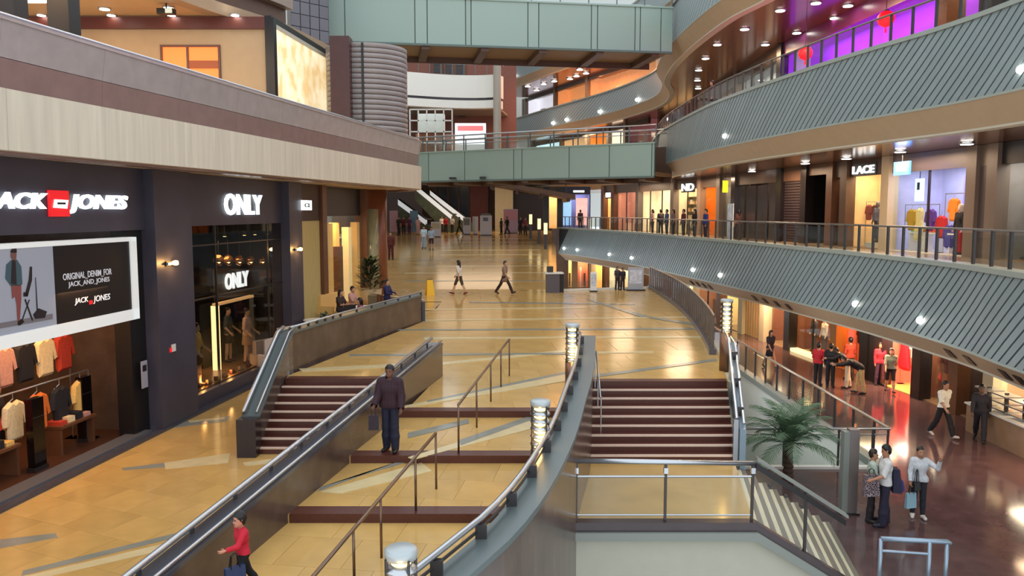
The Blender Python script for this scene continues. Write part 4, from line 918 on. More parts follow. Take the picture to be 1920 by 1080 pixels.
# escalators
def escalator(label, ua, va, ub, vb, Y):
    A, B = dp(ua, va, Y), dp(ub, vb, Y); e = empty('escalator', label=label, cat='escalator')
    for y, m in ((0, M('balustrade_white', (224, 232, 236), 0.3, emit=0.25)), (1.3, M('balustrade_white'))):
        MB().vprism([(A.x, A.z), (B.x, B.z), (B.x, B.z - 0.55), (A.x, A.z - 0.55)], Y + y, Y + y + 0.12).build('balustrade', m, e)
        MB().tube([(A.x, Y + y + 0.06, A.z + 0.06), (B.x, Y + y + 0.06, B.z + 0.06), (B.x + 0.5, Y + y + 0.06, B.z)], 0.07, 6).build('handrail', m_dark, e, True)
    MB().vprism([(A.x, A.z - 0.55), (B.x, B.z - 0.55), (B.x + 0.8, B.z - 0.55), (B.x + 0.8, 1.86), (B.x - 0.6, 1.86), (A.x, A.z - 1.7)], Y + 0.02, Y + 1.38).build('truss', M('moss_truss', (78, 88, 70), 0.5, var=0.2, scale=2), e)
    n = 16
    for i in range(n):
        p = A.lerp(B, (i + 0.5) / n); MB().box(p.x - 0.2, p.x + 0.2, Y + 0.14, Y + 1.28, p.z - 0.62, p.z - 0.5).build('step', m_steel_d, e)
    return e
escalator('escalator with white lit balustrade, the one nearer the red brick pier', 806, 357, 872, 408, 90)
escalator('escalator with white lit balustrade, the middle one', 778, 346, 846, 402, 86)
escalator('short escalator with white balustrade beside the grey hall wall', 746, 374, 798, 412, 82)
a, b = dp(700, 360, 88), dp(782, 430, 88)
struct('wall_grey', MB().box(a.x, b.x, 93, 93.2, 1.85, 7.2), M('slate_hall', (112, 106, 112), 0.5), 'grey wall of the far hall behind the escalators')
# kiosks and boards
m_kw = M('kiosk_white', (214, 214, 224), 0.4)
for i, (u0, u1, v0, Y, lab) in enumerate(((868, 882, 408, 79, 'narrow white kiosk board at the far end of the plaza'), (886, 896, 406, 79, 'white and yellow striped kiosk board at the far end'), (900, 922, 404, 78, 'white kiosk machine with a dark screen at the far end'), (944, 971, 392, 81, 'tall lilac display board at the far end of the plaza'), (808, 826, 416, 76, 'pale standing board behind the walking couple'))):
    a, b = dp(u0, v0, Y), dp(u1, v0, Y); zf = min(1.85, 0.0487 * (Y - 42)); e = empty('kiosk', (a.x, Y, zf), label=lab, cat='kiosk'); w = b.x - a.x; h = a.z - zf
    MB().box(0, w, 0, 0.5, 0.08, h).build('body', M('lilac_board', (190, 170, 196), 0.5) if i == 3 else m_kw, e); MB().box(0.05, w - 0.05, 0.03, 0.47, 0, 0.08).build('plinth', m_steel_d, e)
    if i == 2: MB().box(0.3, w - 0.35, -0.03, 0, h - 0.55, h - 0.2).build('screen', m_win, e); MB().box(0.1, w - 0.1, -0.02, 0, h, h + 0.2).build('header', M('blue_head', (90, 130, 150), 0.4), e)
    elif i == 1: MB().box(0.1, 0.2, -0.02, 0, 0.2, h - 0.1).build('stripe', M('straw_pier'), e)
    else: MB().box(0.08, w - 0.08, -0.02, 0, h * 0.55, h - 0.12).build('poster', (M('blue_head'), None, None, M('pink_board', (204, 150, 170), 0.5), M('straw_pier'))[i], e)
for i, (u, v, c) in enumerate(((776, 396, (110, 150, 180)), (738, 420, (190, 150, 160)))):
    p = dp(u, v, 80); e = empty('banner_stand', (p.x, 80, 1.75), label=('pale blue hanging banner above the far crowd', 'pink banner stand beside the russet column')[i], cat='banner')
    MB().box(-0.4, 0.4, 0, 0.06, 0.3, 2.4).build('banner', M('banner%d' % i, c, 0.6), e); MB().tube([(0, 0.03, 0), (0, 0.03, 2.5)], 0.03, 6).build('pole', m_steel_d, e); MB().box(-0.3, 0.3, -0.15, 0.2, 0, 0.05).build('base', m_steel_d, e)
# upper far gallery
struct('floor_bridgehead', MB().prism([(-16, 66), (3, 66), (6, 76), (2, 100), (-16, 100)], 8.35, 8.7), M('balcony_floor'), 'floor of the far gallery behind the lower sage bridge')
wbk = struct('wall_brick', MB().box(-18, 0.5, 92, 92.3, 8.7, 26), m_brick, 'russet brick wall of the far gallery with dark windows')
def window(u0, u1, v0, v1, n, num, where, Y=91.9):
    e = empty('window_%d' % num, label='dark two pane window in the russet brick wall, ' + where, cat='window', kind='structure')
    a, b = dp(u0, v0, Y), dp(u1, v1, Y)
    MB().box(a.x - 0.15, b.x + 0.15, Y - 0.1, Y + 0.1, b.z - 0.15, a.z + 0.15).build('window_frame', M('brown_timber'), e)
    for i in range(n):
        for j in range(2):
            w = (b.x - a.x) / n; h = (a.z - b.z) / 2
            MB().box(a.x + i * w + 0.08, a.x + (i + 1) * w - 0.08, Y - 0.14, Y - 0.1, b.z + j * h + 0.06, b.z + (j + 1) * h - 0.06).build('pane', m_win, e)
window(834, 849, 113, 140, 1, 3, 'middle of the three above the white band'); window(854, 872, 113, 141, 1, 4, 'nearest the grey column above the white band'); window(812, 828, 112, 138, 1, 5, 'farthest from the grey column above the white band')
window(816, 830, 194, 206, 1, 6, 'above the lift cage below the white band'); window(838, 850, 195, 208, 1, 7, 'middle of the three below the white band'); window(857, 873, 196, 220, 1, 8, 'tallest one below the white band')
wc = empty('balcony', label='white curved balcony band in front of the russet brick wall', cat='balcony', kind='structure')
Pw = Path([(-19, 77), (-12, 81.5), (-7, 84), (-3.5, 84.5), (-1.6, 84.0), (-0.9, 85.5)])
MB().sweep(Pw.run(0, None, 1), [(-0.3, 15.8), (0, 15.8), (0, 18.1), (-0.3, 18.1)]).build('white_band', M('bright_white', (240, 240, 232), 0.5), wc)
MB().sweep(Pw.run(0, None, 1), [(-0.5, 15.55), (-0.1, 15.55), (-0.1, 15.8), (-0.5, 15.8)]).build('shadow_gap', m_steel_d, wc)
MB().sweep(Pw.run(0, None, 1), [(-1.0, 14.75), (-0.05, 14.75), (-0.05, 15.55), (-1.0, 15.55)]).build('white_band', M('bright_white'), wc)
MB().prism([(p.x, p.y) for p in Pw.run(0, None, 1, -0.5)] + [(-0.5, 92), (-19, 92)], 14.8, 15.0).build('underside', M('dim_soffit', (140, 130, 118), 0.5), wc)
MB().tube([p + Vector((0, 0, 19.2)) for p in Pw.run(0, None, 1)], 0.05, 6).build('handrail', m_steel, wc)
for i in range(14): p = Pw.p(4 + i * 1.2); MB().box(p.x - 0.04, p.x + 0.04, p.y - 0.04, p.y + 0.04, 18.1, 19.2).build('post', m_cap, wc)
a = dp(932, 130, 83); struct('wall_column_far', MB().lathe([(0.4, 8.7), (0.4, 30)], (a.x, 83, 0), 16), M('grey_col', (168, 160, 148), 0.4), 'slim grey column between the white balcony and the slatted balconies')
lift = empty('glass_lift', label='white framed glass lift cage beyond the lower sage bridge', cat='lift')
a, b = dp(768, 205, 68), dp(848, 262, 68)
for i in range(6): x = a.x + (b.x - a.x) * i / 5; MB().box(x - 0.05, x + 0.05, 68, 68.1, 8.7, a.z).build('mullion', m_white, lift)
for i in range(5): z = 8.9 + (a.z - 8.9) * i / 4; MB().box(a.x, b.x, 68, 68.1, z - 0.05, z + 0.05).build('transom', m_white, lift)
MB().box(a.x, b.x, 68.12, 68.15, 8.8, a.z).build('pane', m_pane, lift); MB().box(a.x + 0.5, b.x - 0.8, 69.5, 70.5, 10.9, 12.4).build('car', M('bright_white'), lift); MB().box(a.x + 0.2, b.x, 70.5, 70.6, 8.7, 10.8).build('back_panel', M('orange_brown', (160, 96, 60), 0.5, var=0.2), lift)
kb = empty('stall', label='white stall with a red sign board beyond the lower sage bridge', cat='stall')
a, b = dp(853, 231, 72), dp(911, 262, 72)
MB().box(a.x, b.x, 72, 72.4, 8.7, a.z).build('panel', M('stall_white', (234, 236, 240), 0.4, emit=0.5), kb); a2, b2_ = dp(858, 236, 71.9), dp(906, 245, 71.9); MB().box(a2.x, b2_.x, 71.85, 72, b2_.z, a2.z).build('sign_board', M('coral_sign', (226, 92, 92), 0.4, emit=0.8), kb)
MB().box(a.x, b.x, 71.7, 72, 8.7, 10.0).build('counter', m_white, kb)
area_light('hall_light', (-4, 84, 7.8), 300, (255, 224, 190), 8, 6); area_light('hall_light', (-9, 72, 13.5), 450, (235, 240, 255), 8, 6)

# ================================================================ FIGURES: one continuous skin grown round a posed skeleton
def surface_nets(D, o, h):
    s = D < 0
    A = sum(s[i:s.shape[0] - 1 + i, j:s.shape[1] - 1 + j, k:s.shape[2] - 1 + k].astype(np.int8) for i in (0, 1) for j in (0, 1) for k in (0, 1))
    m = (A > 0) & (A < 8); I = np.argwhere(m); idx = -np.ones(m.shape, int); idx[m] = np.arange(len(I))
    acc = np.zeros((len(I), 3)); cnt = np.zeros(len(I))
    C = [(i, j, k) for i in (0, 1) for j in (0, 1) for k in (0, 1)]
    for a in C:
        for ax in range(3):
            if a[ax]: continue
            b = list(a); b[ax] = 1
            d0 = D[I[:, 0] + a[0], I[:, 1] + a[1], I[:, 2] + a[2]]; d1 = D[I[:, 0] + b[0], I[:, 1] + b[1], I[:, 2] + b[2]]
            x = (d0 < 0) != (d1 < 0); t = np.where(x, d0 / np.where(x, d0 - d1, 1), 0)
            p = np.array(a, float)[None] + t[:, None] * (np.array(b) - np.array(a))[None]
            acc[x] += p[x]; cnt[x] += 1
    V = (I + acc / cnt[:, None]) * h + o
    Q = []
    for ax in range(3):
        b, c = (ax + 1) % 3, (ax + 2) % 3
        sl = [slice(None)] * 3; sl[ax] = slice(0, -1); sl[b] = slice(1, -1); sl[c] = slice(1, -1); s0 = s[tuple(sl)]
        sl[ax] = slice(1, None); s1 = s[tuple(sl)]
        E_ = np.argwhere(s0 != s1); inside = s0[tuple(E_.T)]
        E_[:, b] += 1; E_[:, c] += 1
        q = []
        for db, dc in ((-1, -1), (0, -1), (0, 0), (-1, 0)):
            P = E_.copy(); P[:, b] += db; P[:, c] += dc; q.append(idx[tuple(P.T)])
        q = np.stack(q, 1); q[~inside] = q[~inside][:, ::-1]; Q.append(q)
    return V, np.concatenate(Q)
def grow(prims, h):
    """prims: (label, a, b, ra, rb, squash front factor, blend)"""
    P = np.array([[*p[1], p[3]] for p in prims] + [[*p[2], p[4]] for p in prims])
    lo = (P[:, :3] - P[:, 3:]).min(0) - 3 * h; hi = (P[:, :3] + P[:, 3:]).max(0) + 3 * h
    n = np.ceil((hi - lo) / h).astype(int) + 1
    D = np.full(n, 1.0); B = np.full(n, 1.0); Lb = np.zeros(n, np.int16)
    for pi, (lab, a, b, ra, rb, sq, k) in enumerate(prims):
        a, b = np.array(a, float), np.array(b, float); r = max(ra, rb) + 0.05 + k
        i0 = np.maximum(((np.minimum(a, b) - r - lo) / h).astype(int), 0); i1 = np.minimum(((np.maximum(a, b) + r - lo) / h).astype(int) + 2, n)
        sl = tuple(slice(x, y) for x, y in zip(i0, i1))
        g = np.stack(np.meshgrid(*[np.arange(x, y) * h + l for x, y, l in zip(i0, i1, lo)], indexing='ij'), -1)
        ab = b - a; L2 = max(ab @ ab, 1e-9); t = np.clip((g - a) @ ab / L2, 0, 1)
        d = g - (a + t[..., None] * ab); q = (d ** 2).sum(-1)
        if sq != 1: q = q + d[..., 1] ** 2 * (1 / sq ** 2 - 1)
        d = np.sqrt(q) - (ra + t * (rb - ra))
        o = D[sl]; hh = np.clip(0.5 + 0.5 * (o - d) / k, 0, 1); D[sl] = o * (1 - hh) + d * hh - k * hh * (1 - hh)
        m = d < B[sl]; B[sl][m] = d[m]; Lb[sl][m] = pi
    V, Q = surface_nets(D, lo, h)
    fc_ = V[Q].mean(1); ii = np.clip(np.round((fc_ - lo) / h).astype(int), 0, n - 1)
    return V, Q, Lb[tuple(ii.T)]
def np_mesh(name, V, Q, mat):
    me = bpy.data.meshes.new(name); me.from_pydata(V.tolist(), [], Q.tolist()); me.materials.append(mat)
    me.polygons.foreach_set('use_smooth', np.ones(len(Q), bool)); me.update(); return me
def sub(V, Q, mask, N_, off):
    f = Q[mask]
    if len(f) == 0: return None
    u, inv = np.unique(f, return_inverse=True); return V[u] + N_[u] * off, inv.reshape(f.shape)
STAND = dict(lean=0, legL=(2, 2), legR=(-2, 4), armL=(4, 6, 12), armR=(4, 6, 12), head=(0, 0))
WALK = dict(lean=3, legL=(24, 8), legR=(-18, 14), armL=(-18, 5, 12), armR=(20, 5, 22), head=(3, 0))
def skeleton(H, pose, fem=False, baggy=0.0, child=False):
    s = H / 1.75; p = dict(STAND); p.update(pose); V3 = lambda *a: np.array(a, float)
    la = R(p['lean']); pel = V3(0, 0, 0.95)
    def T(x, y, z): d = V3(x, y, z) - pel; return pel + V3(d[0], d[1] * math.cos(la) + d[2] * math.sin(la), d[2] * math.cos(la) - d[1] * math.sin(la))
    sw = 0.165 if fem else 0.185; hs = 1.0 if not child else 1.3; out = []
    a = lambda lab, A, B, ra, rb, sq=1, k=0.025: out.append((lab, A, B, ra, rb, sq, k))
    hip = 0.125 if fem else 0.12
    a('hips', V3(-0.07, 0, 0.95), V3(0.07, 0, 0.95), hip, hip, 0.82)
    a('torso', T(0, 0, 1.02), T(0, 0, 1.24), 0.122 if fem else 0.14, 0.142, 0.74, 0.05)
    a('torso', T(-0.085, 0, 1.29), T(0.085, 0, 1.29), 0.115, 0.115, 0.84, 0.05)
    a('torso', T(-sw + 0.03, -0.005, 1.41), T(sw - 0.03, -0.005, 1.41), 0.066, 0.066, 1, 0.05)
    hy, hp = R(p['head'][1]), R(p['head'][0])
    nb = T(0, -0.01, 1.45)
    def Hd(x, y, z):
        y2, z2 = y * math.cos(hp) + z * math.sin(hp), z * math.cos(hp) - y * math.sin(hp)
        x2_, y3 = x * math.cos(hy) - y2 * math.sin(hy), x * math.sin(hy) + y2 * math.cos(hy)
        c = T(0, 0.015, 1.635); return c + V3(x2_, y3, z2) * 0.92 * hs
    a('neck', nb, Hd(0, -0.01, -0.06), 0.056, 0.052, 1, 0.03)
    a('head', Hd(0, 0.012, -0.05), Hd(0, -0.012, 0.035), 0.074 * hs, 0.09 * hs, 1, 0.03)
    a('head', Hd(0, 0.05, -0.09), Hd(0, 0.055, -0.085), 0.036 * hs, 0.036 * hs, 1, 0.03)
    a('head', Hd(0, 0.085, 0.0), Hd(0, 0.103, -0.028), 0.009, 0.014, 1, 0.012)
    for sx in (-1, 1): a('head', Hd(sx * 0.088, -0.01, -0.02), Hd(sx * 0.09, -0.015, 0.015), 0.012, 0.016, 1, 0.01)
    for sx, key in ((-1, 'armL'), (1, 'armR')):
        pt_, ab, fx = [R(v) for v in p[key]]
        S_ = T(sx * sw, 0, 1.405); d1 = V3(sx * math.sin(ab), math.sin(pt_ + la * 0) * math.cos(ab), -math.cos(pt_) * math.cos(ab))
        E_ = S_ + d1 * 0.285; p2 = pt_ + fx; ab2 = ab * 0.5 - (0.25 if fx > 1 else 0); d2 = V3(sx * math.sin(ab2), math.sin(p2) * math.cos(ab2), -math.cos(p2) * math.cos(ab2)); W = E_ + d2 * 0.245
        a('uarm', S_, E_, 0.054, 0.044); a('farm', E_, W, 0.043, 0.029)
        lat = V3(0, 1, 0) - d2 * d2[1]
        if np.linalg.norm(lat) < 0.3: lat = V3(0, 0, 1) - d2 * d2[2]
        lat /= np.linalg.norm(lat); nn = np.cross(d2, lat) * 1.0
        if nn[0] * sx > 0: nn = -nn
        a('hand', W, W + d2 * 0.075, 0.028, 0.034, 1, 0.015)
        for q_, ln_ in ((-0.030, 0.052), (-0.011, 0.068), (0.010, 0.072), (0.030, 0.062)):
            b0 = W + d2 * 0.088 + lat * q_; b1 = b0 + (d2 * 0.9 + nn * 0.35) * ln_ * 0.55; b2 = b1 + (d2 * 0.6 + nn * 0.8) * ln_ * 0.5
            a('hand', b0, b1, 0.0105, 0.0095, 1, 0.004); a('hand', b1, b2, 0.0095, 0.008, 1, 0.004)
        b0 = W + d2 * 0.03 + lat * 0.028; b1 = b0 + (d2 * 0.6 + lat * 0.75) * 0.04; a('hand', b0, b1, 0.013, 0.011, 1, 0.006); a('hand', b1, b1 + (d2 * 0.9 + nn * 0.3) * 0.032, 0.011, 0.009, 1, 0.004)
    for sx, key in ((-1, 'legL'), (1, 'legR')):
        th, kn = [R(v) for v in p[key]]; J = V3(sx * 0.088, 0, 0.93); tilt = sx * 0.02
        K = J + V3(tilt, math.sin(th), -math.cos(th)) * 0.44; A_ = K + V3(tilt, math.sin(th - kn), -math.cos(th - kn)) * 0.415
        a('thigh', J, K, 0.088, 0.06 + baggy * 0.5); a('calf', K, K + (A_ - K) * 0.45, 0.058 + baggy * 0.5, 0.056 + baggy); a('calf', K + (A_ - K) * 0.45, A_, 0.056 + baggy, 0.040 + baggy)
        fp_ = th - kn; tf = V3(sx * 0.03, 0.16 * math.cos(fp_ * 0.6), -0.045 + 0.16 * math.sin(fp_ * 0.6))
        a('foot', A_ + V3(0, -0.03, -0.035), A_ + V3(0, 0.02, -0.03), 0.042, 0.045); a('foot', A_ + V3(0, 0, -0.035), A_ + tf, 0.042, 0.036)
    zm = min(min(x[1][2] - x[3], x[2][2] - x[4]) for x in out) if not p.get('seat') else 0.95 - 0.115 - p['seat'] / s
    sh = V3(0, 0, zm)
    return [(l, (A - sh) * s, (B - sh) * s, ra * s, rb * s, sq, k * s) for l, A, B, ra, rb, sq, k in out], (lambda x, y, z: (Hd(x, y, z) - sh) * s), (lambda x, y, z: (T(x, y, z) - sh) * s), s
_skins = {}
def cmat(kind, c, rough=0.7, var=0.0): return M('%s_%d_%d_%d' % (kind, *c), c, rough, var=var, scale=18)
def person(label, pos, face, H=1.7, skin=(196, 150, 122), hair=(26, 20, 20), top=(200, 200, 200), sleeve='short', bottom=(40, 42, 60), legs='long', shoes=(40, 34, 34), pose=STAND, res=0.016, fem=False, long_hair=False, baggy=0.012, skirt=None, untuck=True, cat='person', name='person', group=None, child=False, bald=False, plaid=None, loose=0.016):
    pr, Hd, T, s = skeleton(H, pose, fem, baggy if legs == 'long' else 0.0, child)
    V, Q, lab = grow(pr, res); names = np.array([x[0] for x in pr])[lab]
    body = link(name, np_mesh(name, V, Q, cmat('skin' if cat == 'person' else 'plastic', skin, 0.5)), None, pos, R(face))
    tag(body, label, cat, group)
    fn = np.cross(V[Q[:, 2]] - V[Q[:, 0]], V[Q[:, 3]] - V[Q[:, 1]]); N_ = np.zeros_like(V)
    for k in range(4): np.add.at(N_, Q[:, k], fn)
    N_ /= np.linalg.norm(N_, axis=1)[:, None] + 1e-9
    fz = V[Q].mean(1)[:, 2]; kneez = 0.50 * s
    is_ = lambda *l: np.isin(names, l)
    if top is not None:
        mk = is_('torso', 'uarm') if sleeve == 'short' else is_('torso', 'uarm', 'farm') if sleeve == 'long' else is_('torso')
        if untuck: mk = mk | (is_('hips') & (V[Q].mean(1)[:, 2] > (0.93 * s if not pose.get('seat') else pose['seat'] + 0.06)))
        r = sub(V, Q, mk, N_, loose * s)
        if r: link('shirt', np_mesh('shirt', r[0], r[1], plaid or cmat('cloth', top, 0.8, 0.12)), body)
    if bottom is not None and legs != 'bare':
        mk = is_('hips', 'thigh', 'calf') if legs == 'long' else is_('hips', 'thigh')
        r = sub(V, Q, mk, N_, 0.008 * s)
        if r: link('trousers' if legs == 'long' else 'shorts', np_mesh('trousers', r[0], r[1], cmat('cloth', bottom, 0.8, 0.12)), body)
    if shoes is not None:
        for sx in (-1, 1):
            r = sub(V, Q, is_('foot') & (np.sign(V[Q].mean(1)[:, 0]) == sx), N_, 0.006 * s)
            if r: link('shoe', np_mesh('shoe', r[0], r[1], cmat('shoe', shoes, 0.5)), body)
    if skirt:
        zt_, zb_ = T(0, 0, 1.12)[2], skirt[1] * s
        MB().lathe([(0.13 * s, zt_), (0.145 * s, zt_ - 0.08 * s), (0.175 * s, (zt_ + zb_) / 2), (0.215 * s, zb_), (0.19 * s, zb_ + 0.01), (0.1 * s, zt_ - 0.1 * s)], n=18, sy=0.8).build('skirt', cmat('cloth', skirt[0], 0.8, 0.12), body, True)
    if not bald:
        hs = 1.3 if child else 1.0; hp = [('hair', Hd(0, -0.03, 0.015), Hd(0, -0.022, 0.045), 0.092 * s * hs, 0.095 * s * hs, 1, 0.02), ('hair', Hd(0, 0.018, 0.088), Hd(0, -0.01, 0.088), 0.047 * s * hs, 0.058 * s * hs, 1, 0.02), ('hair', Hd(0, -0.05, -0.05), Hd(0, -0.04, 0.0), 0.06 * s * hs, 0.08 * s * hs, 1, 0.02)]
        if long_hair: hp += [('hair', Hd(0, -0.065, -0.03), Hd(0, -0.10, -0.26), 0.075 * s, 0.05 * s, 1, 0.03)] + [('hair', Hd(sx * 0.075, -0.02, 0.0), Hd(sx * 0.085, -0.03, -0.16), 0.035 * s, 0.025 * s, 1, 0.02) for sx in (-1, 1)]
        v, q_, _ = grow(hp, min(res, 0.02) * 0.9); link('hair', np_mesh('hair', v, q_, cmat('hair', hair, 0.45)), body)
    if res <= 0.012 and cat == 'person':
        for sx in (-1, 1): MB().lathe([(0.002, -0.008), (0.011, -0.003), (0.011, 0.003), (0.002, 0.008)], Hd(sx * 0.034, 0.083, 0.012), 8).build('eye', m_dark, body, True)
        c = Hd(0, 0.088, -0.062); MB().box(c[0] - 0.022, c[0] + 0.022, c[1] - 0.01, c[1] + 0.006, c[2] - 0.005, c[2] + 0.005).build('mouth', cmat('lip', (120, 60, 56), 0.5), body)
    return body

# garments, racks, shelves
def garment(label, pos, rz, c, kind='shirt', group=None, sc=1.0, cat='garment'):
    e = empty('garment', pos, rz, label=label, cat=cat, group=group); e.scale = (sc, sc, sc)
    if kind == 'shirt': ol = [(-0.17, -0.7), (0.17, -0.7), (0.18, -0.25), (0.22, -0.45), (0.31, -0.42), (0.24, -0.08), (0.09, 0.0), (0, -0.05), (-0.09, 0.0), (-0.24, -0.08), (-0.31, -0.42), (-0.22, -0.45), (-0.18, -0.25)]
    elif kind == 'dress': ol = [(-0.28, -1.05), (0, -1.08), (0.28, -1.05), (0.14, -0.42), (0.17, -0.1), (0.08, 0), (0, -0.07), (-0.08, 0), (-0.17, -0.1), (-0.14, -0.42)]
    else: ol = [(-0.17, -0.95), (-0.04, -0.95), (0, -0.35), (0.04, -0.95), (0.17, -0.95), (0.19, 0), (-0.19, 0)]
    mb = MB(); n = len(ol); y = 0.06
    if sum(ol[i][0] * ol[(i + 1) % n][1] - ol[(i + 1) % n][0] * ol[i][1] for i in range(n)) < 0: ol = ol[::-1]
    cx, cz = sum(p[0] for p in ol) / n, sum(p[1] for p in ol) / n
    vs = [(p[0], 0, p[1]) for p in ol] + [(cx + (p[0] - cx) * 0.8, -y, cz + (p[1] - cz) * 0.86) for p in ol] + [(cx + (p[0] - cx) * 0.8, y, cz + (p[1] - cz) * 0.86) for p in ol]
    fs = [tuple(range(n, 2 * n)), tuple(range(3 * n - 1, 2 * n - 1, -1))] + [(i, (i + 1) % n, n + (i + 1) % n, n + i) for i in range(n)] + [((i + 1) % n, i, 2 * n + i, 2 * n + (i + 1) % n) for i in range(n)]
    mb.add(vs, fs).build('cloth', cmat('cloth', c, 0.8, 0.12), e, False)
    MB().tube([(-0.15, 0, -0.04), (0, 0, 0.03), (0, 0, 0.13)], 0.008, 5).build('hanger', m_steel, e)
    return e
def rack(label, a, b, h, zf):
    e = empty('clothes_rail', label=label, cat='rail')
    a, b = Vector(a), Vector(b)
    MB().tube([(a.x, a.y, zf + h), (b.x, b.y, zf + h)], 0.02, 6).build('rail', m_steel, e)
    for p in (a, b): MB().tube([(p.x, p.y, zf), (p.x, p.y, zf + h)], 0.02, 6).build('upright', m_steel, e); MB().box(p.x - 0.15, p.x + 0.15, p.y - 0.15, p.y + 0.15, zf, zf + 0.03).build('foot', m_steel_d, e)
    return e
def shelf(label, pos, rz, w, h, n, mats, board=m_white):
    e = empty('shelf_unit', pos, rz, label=label, cat='shelf')
    for x in (0, w): MB().box(x - 0.02, x + 0.02, 0, 0.35, 0, h).build('side', board, e)
    for i in range(n):
        z = h * i / (n - 1); b = MB().box(0, w, 0, 0.35, z, z + 0.03).build('board', board, e)
        if i < n - 1:
            k = max(2, int(w / 0.35))
            for j in range(k): MB().box(w * (j + 0.12) / k, w * (j + 0.88) / k, 0.04, 0.3, z + 0.03, z + 0.03 + h / n * (0.35 + 0.35 * rnd.random())).build('folded_stock', mats[(i + j) % len(mats)], b)
    MB().box(0, w, 0.35, 0.37, 0, h).build('back', board, e)
    return e

# ================================================================ SHOPS BEHIND THE CURVED BALCONIES
class Bay: pass
def bay(P, off, u0, u1, z0, z1, label, back=(200, 170, 130), bemit=0.0, depth=1.5, head=0.7, headmat=None, pane=True, light=0, lc=(255, 230, 196), pil=None, floor=(150, 120, 90), open_=False, Y=None):
    zm = (z0 + z1) / 2; sf, sn = P.s_of_u(u0, zm, off), P.s_of_u(u1, zm, off)
    A, B = (P.p(sf, off, 0), P.p(sn, off, 0)) if Y is None else (Vector(((u0 - 960) / F * Y, Y, 0)), Vector(((u1 - 960) / F * Y, Y, 0))); D = B - A; w = D.length; ang = math.atan2(D.y, D.x)
    e = empty('shopfront', (A.x, A.y, 0), ang, label=label, cat='shopfront')
    hm = headmat or M('taupe_header', (84, 70, 62), 0.4)
    MB().box(0, w, 0, 0.3, z1 - head, z1).build('header', hm, e)
    bm_ = M('back_%d_%d_%d_%.1f' % (*back, bemit), back, 0.6, var=0.12, scale=1.5, emit=bemit * 0.4)  # back and side walls glow themselves, standing in for shop lighting
    MB().box(0, w, depth, depth + 0.1, z0, z1).build('back_wall', bm_, e)
    MB().box(0, 0.08, 0.3, depth, z0, z1).build('side_wall', bm_, e); MB().box(w - 0.08, w, 0.3, depth, z0, z1).build('side_wall', bm_, e)
    MB().box(0, w, 0.02, depth, z0 - 0.02, z0 + 0.03).build('shop_floor', M('sf_%d_%d_%d' % floor, floor, 0.25), e)
    if pil: MB().box(-0.2, 0.35, -0.15, 0.3, z0, z1).build('pillar', pil, e)
    if pane:
        n = max(1, int(w / 1.8))
        for i in range(n):
            if open_ and i == n // 2: continue
            MB().box(w * i / n + 0.04, w * (i + 1) / n - 0.04, 0.12, 0.14, z0 + 0.05, z1 - head).build('pane', m_pane, e)
        for i in range(n + 1): MB().box(w * i / n - 0.03, w * i / n + 0.03, 0.09, 0.17, z0, z1 - head).build('mullion', m_steel_d, e)
    if light:
        area_light('shop_light', A + D * 0.5 + Vector((-D.y, D.x, 0)).normalized() * depth * 0.5 + Vector((0, 0, z1 - head + 0.3 * head)), light * 0.5, lc, max(w * 0.7, 0.5), depth * 0.5, (0, 0, ang))
    b = Bay(); b.e, b.w, b.A, b.D, b.ang, b.z0, b.z1, b.h, b.d = e, w, A, D.normalized(), ang, z0, z1, z1 - z0, depth
    b.N = Vector((-b.D.y, b.D.x, 0)); b.pt = lambda x, y, z: b.A + b.D * x + b.N * y + Vector((0, 0, z))
    return b
def bay_sign(b, label, s, t0, t1, z0, z1, mat, board=None):
    e = empty('shop_sign', (b.A.x, b.A.y, 0), b.ang, label=label, cat='sign')
    if s: link('lettering', fit_text(s, b.w * t0, b.w * t1, z0, z1, mat, -0.02, 0.05, 0.03), e)
    else: MB().box(b.w * t0, b.w * t1, -0.07, -0.02, z0, z1).build('lightbox', mat, e)
    MB().box(b.w * t0 - 0.12, b.w * t1 + 0.12, -0.025, 0.0, z0 - 0.1, z1 + 0.1).build('sign_board', board or m_dark, e)
    return e
Z2, C2 = 2.5, 6.34
O2 = 4.3
GR = 'garments in the middle floor shops'
dk = M('black_panel', (34, 28, 30), 0.3); gp = M('mirror_grey', (104, 96, 96), 0.15, metal=0.5); tp_ = M('taupe_pillar', (128, 112, 100), 0.4)
bl = []
def B2(u0, u1, label, **k): b = bay(P2c, O2, u0, u1, Z2, C2, label, **k); bl.append(b); return b
B2(1022, 1048, 'small warm lit shop at the far end of the middle floor', back=(236, 190, 120), bemit=0.8, light=60, pil=dk, Y=74)
b = B2(1048, 1106, 'shop with blue and pink window posters at the far end of the middle floor', back=(110, 110, 150), bemit=0.2, light=80, lc=(220, 220, 255), pil=dk, headmat=M('navy_header', (30, 28, 56), 0.4), Y=74)
bay_sign(b, 'tiny white lit strip on the navy shop header', None, 0.45, 0.8, 5.82, 6.0, m_sign)
for t0, t1, c, lab in ((0.08, 0.4, (150, 190, 240), 'pale blue'), (0.55, 0.92, (240, 170, 160), 'pink')):
    o = MB().box(b.w * t0, b.w * t1, 0.3, 0.34, Z2 + 0.3, Z2 + 2.8).build('window_poster', M('poster_%d' % c[0], c, 0.5, var=0.3, scale=1.2, emit=0.7)); o.location = (b.A.x, b.A.y, 0); o.rotation_euler = (0, 0, b.ang); tag(o, lab + ' lit poster in the far shop window of the middle floor', 'poster')
b = B2(1106, 1150, 'warm lit narrow shop with brown pillars on the middle floor', back=(240, 190, 120), bemit=0.6, light=80, pil=M('brown_timber'))
bay_sign(b, 'small white lit sign above the narrow warm shop', None, 0.3, 0.75, 5.3, 5.7, m_sign)
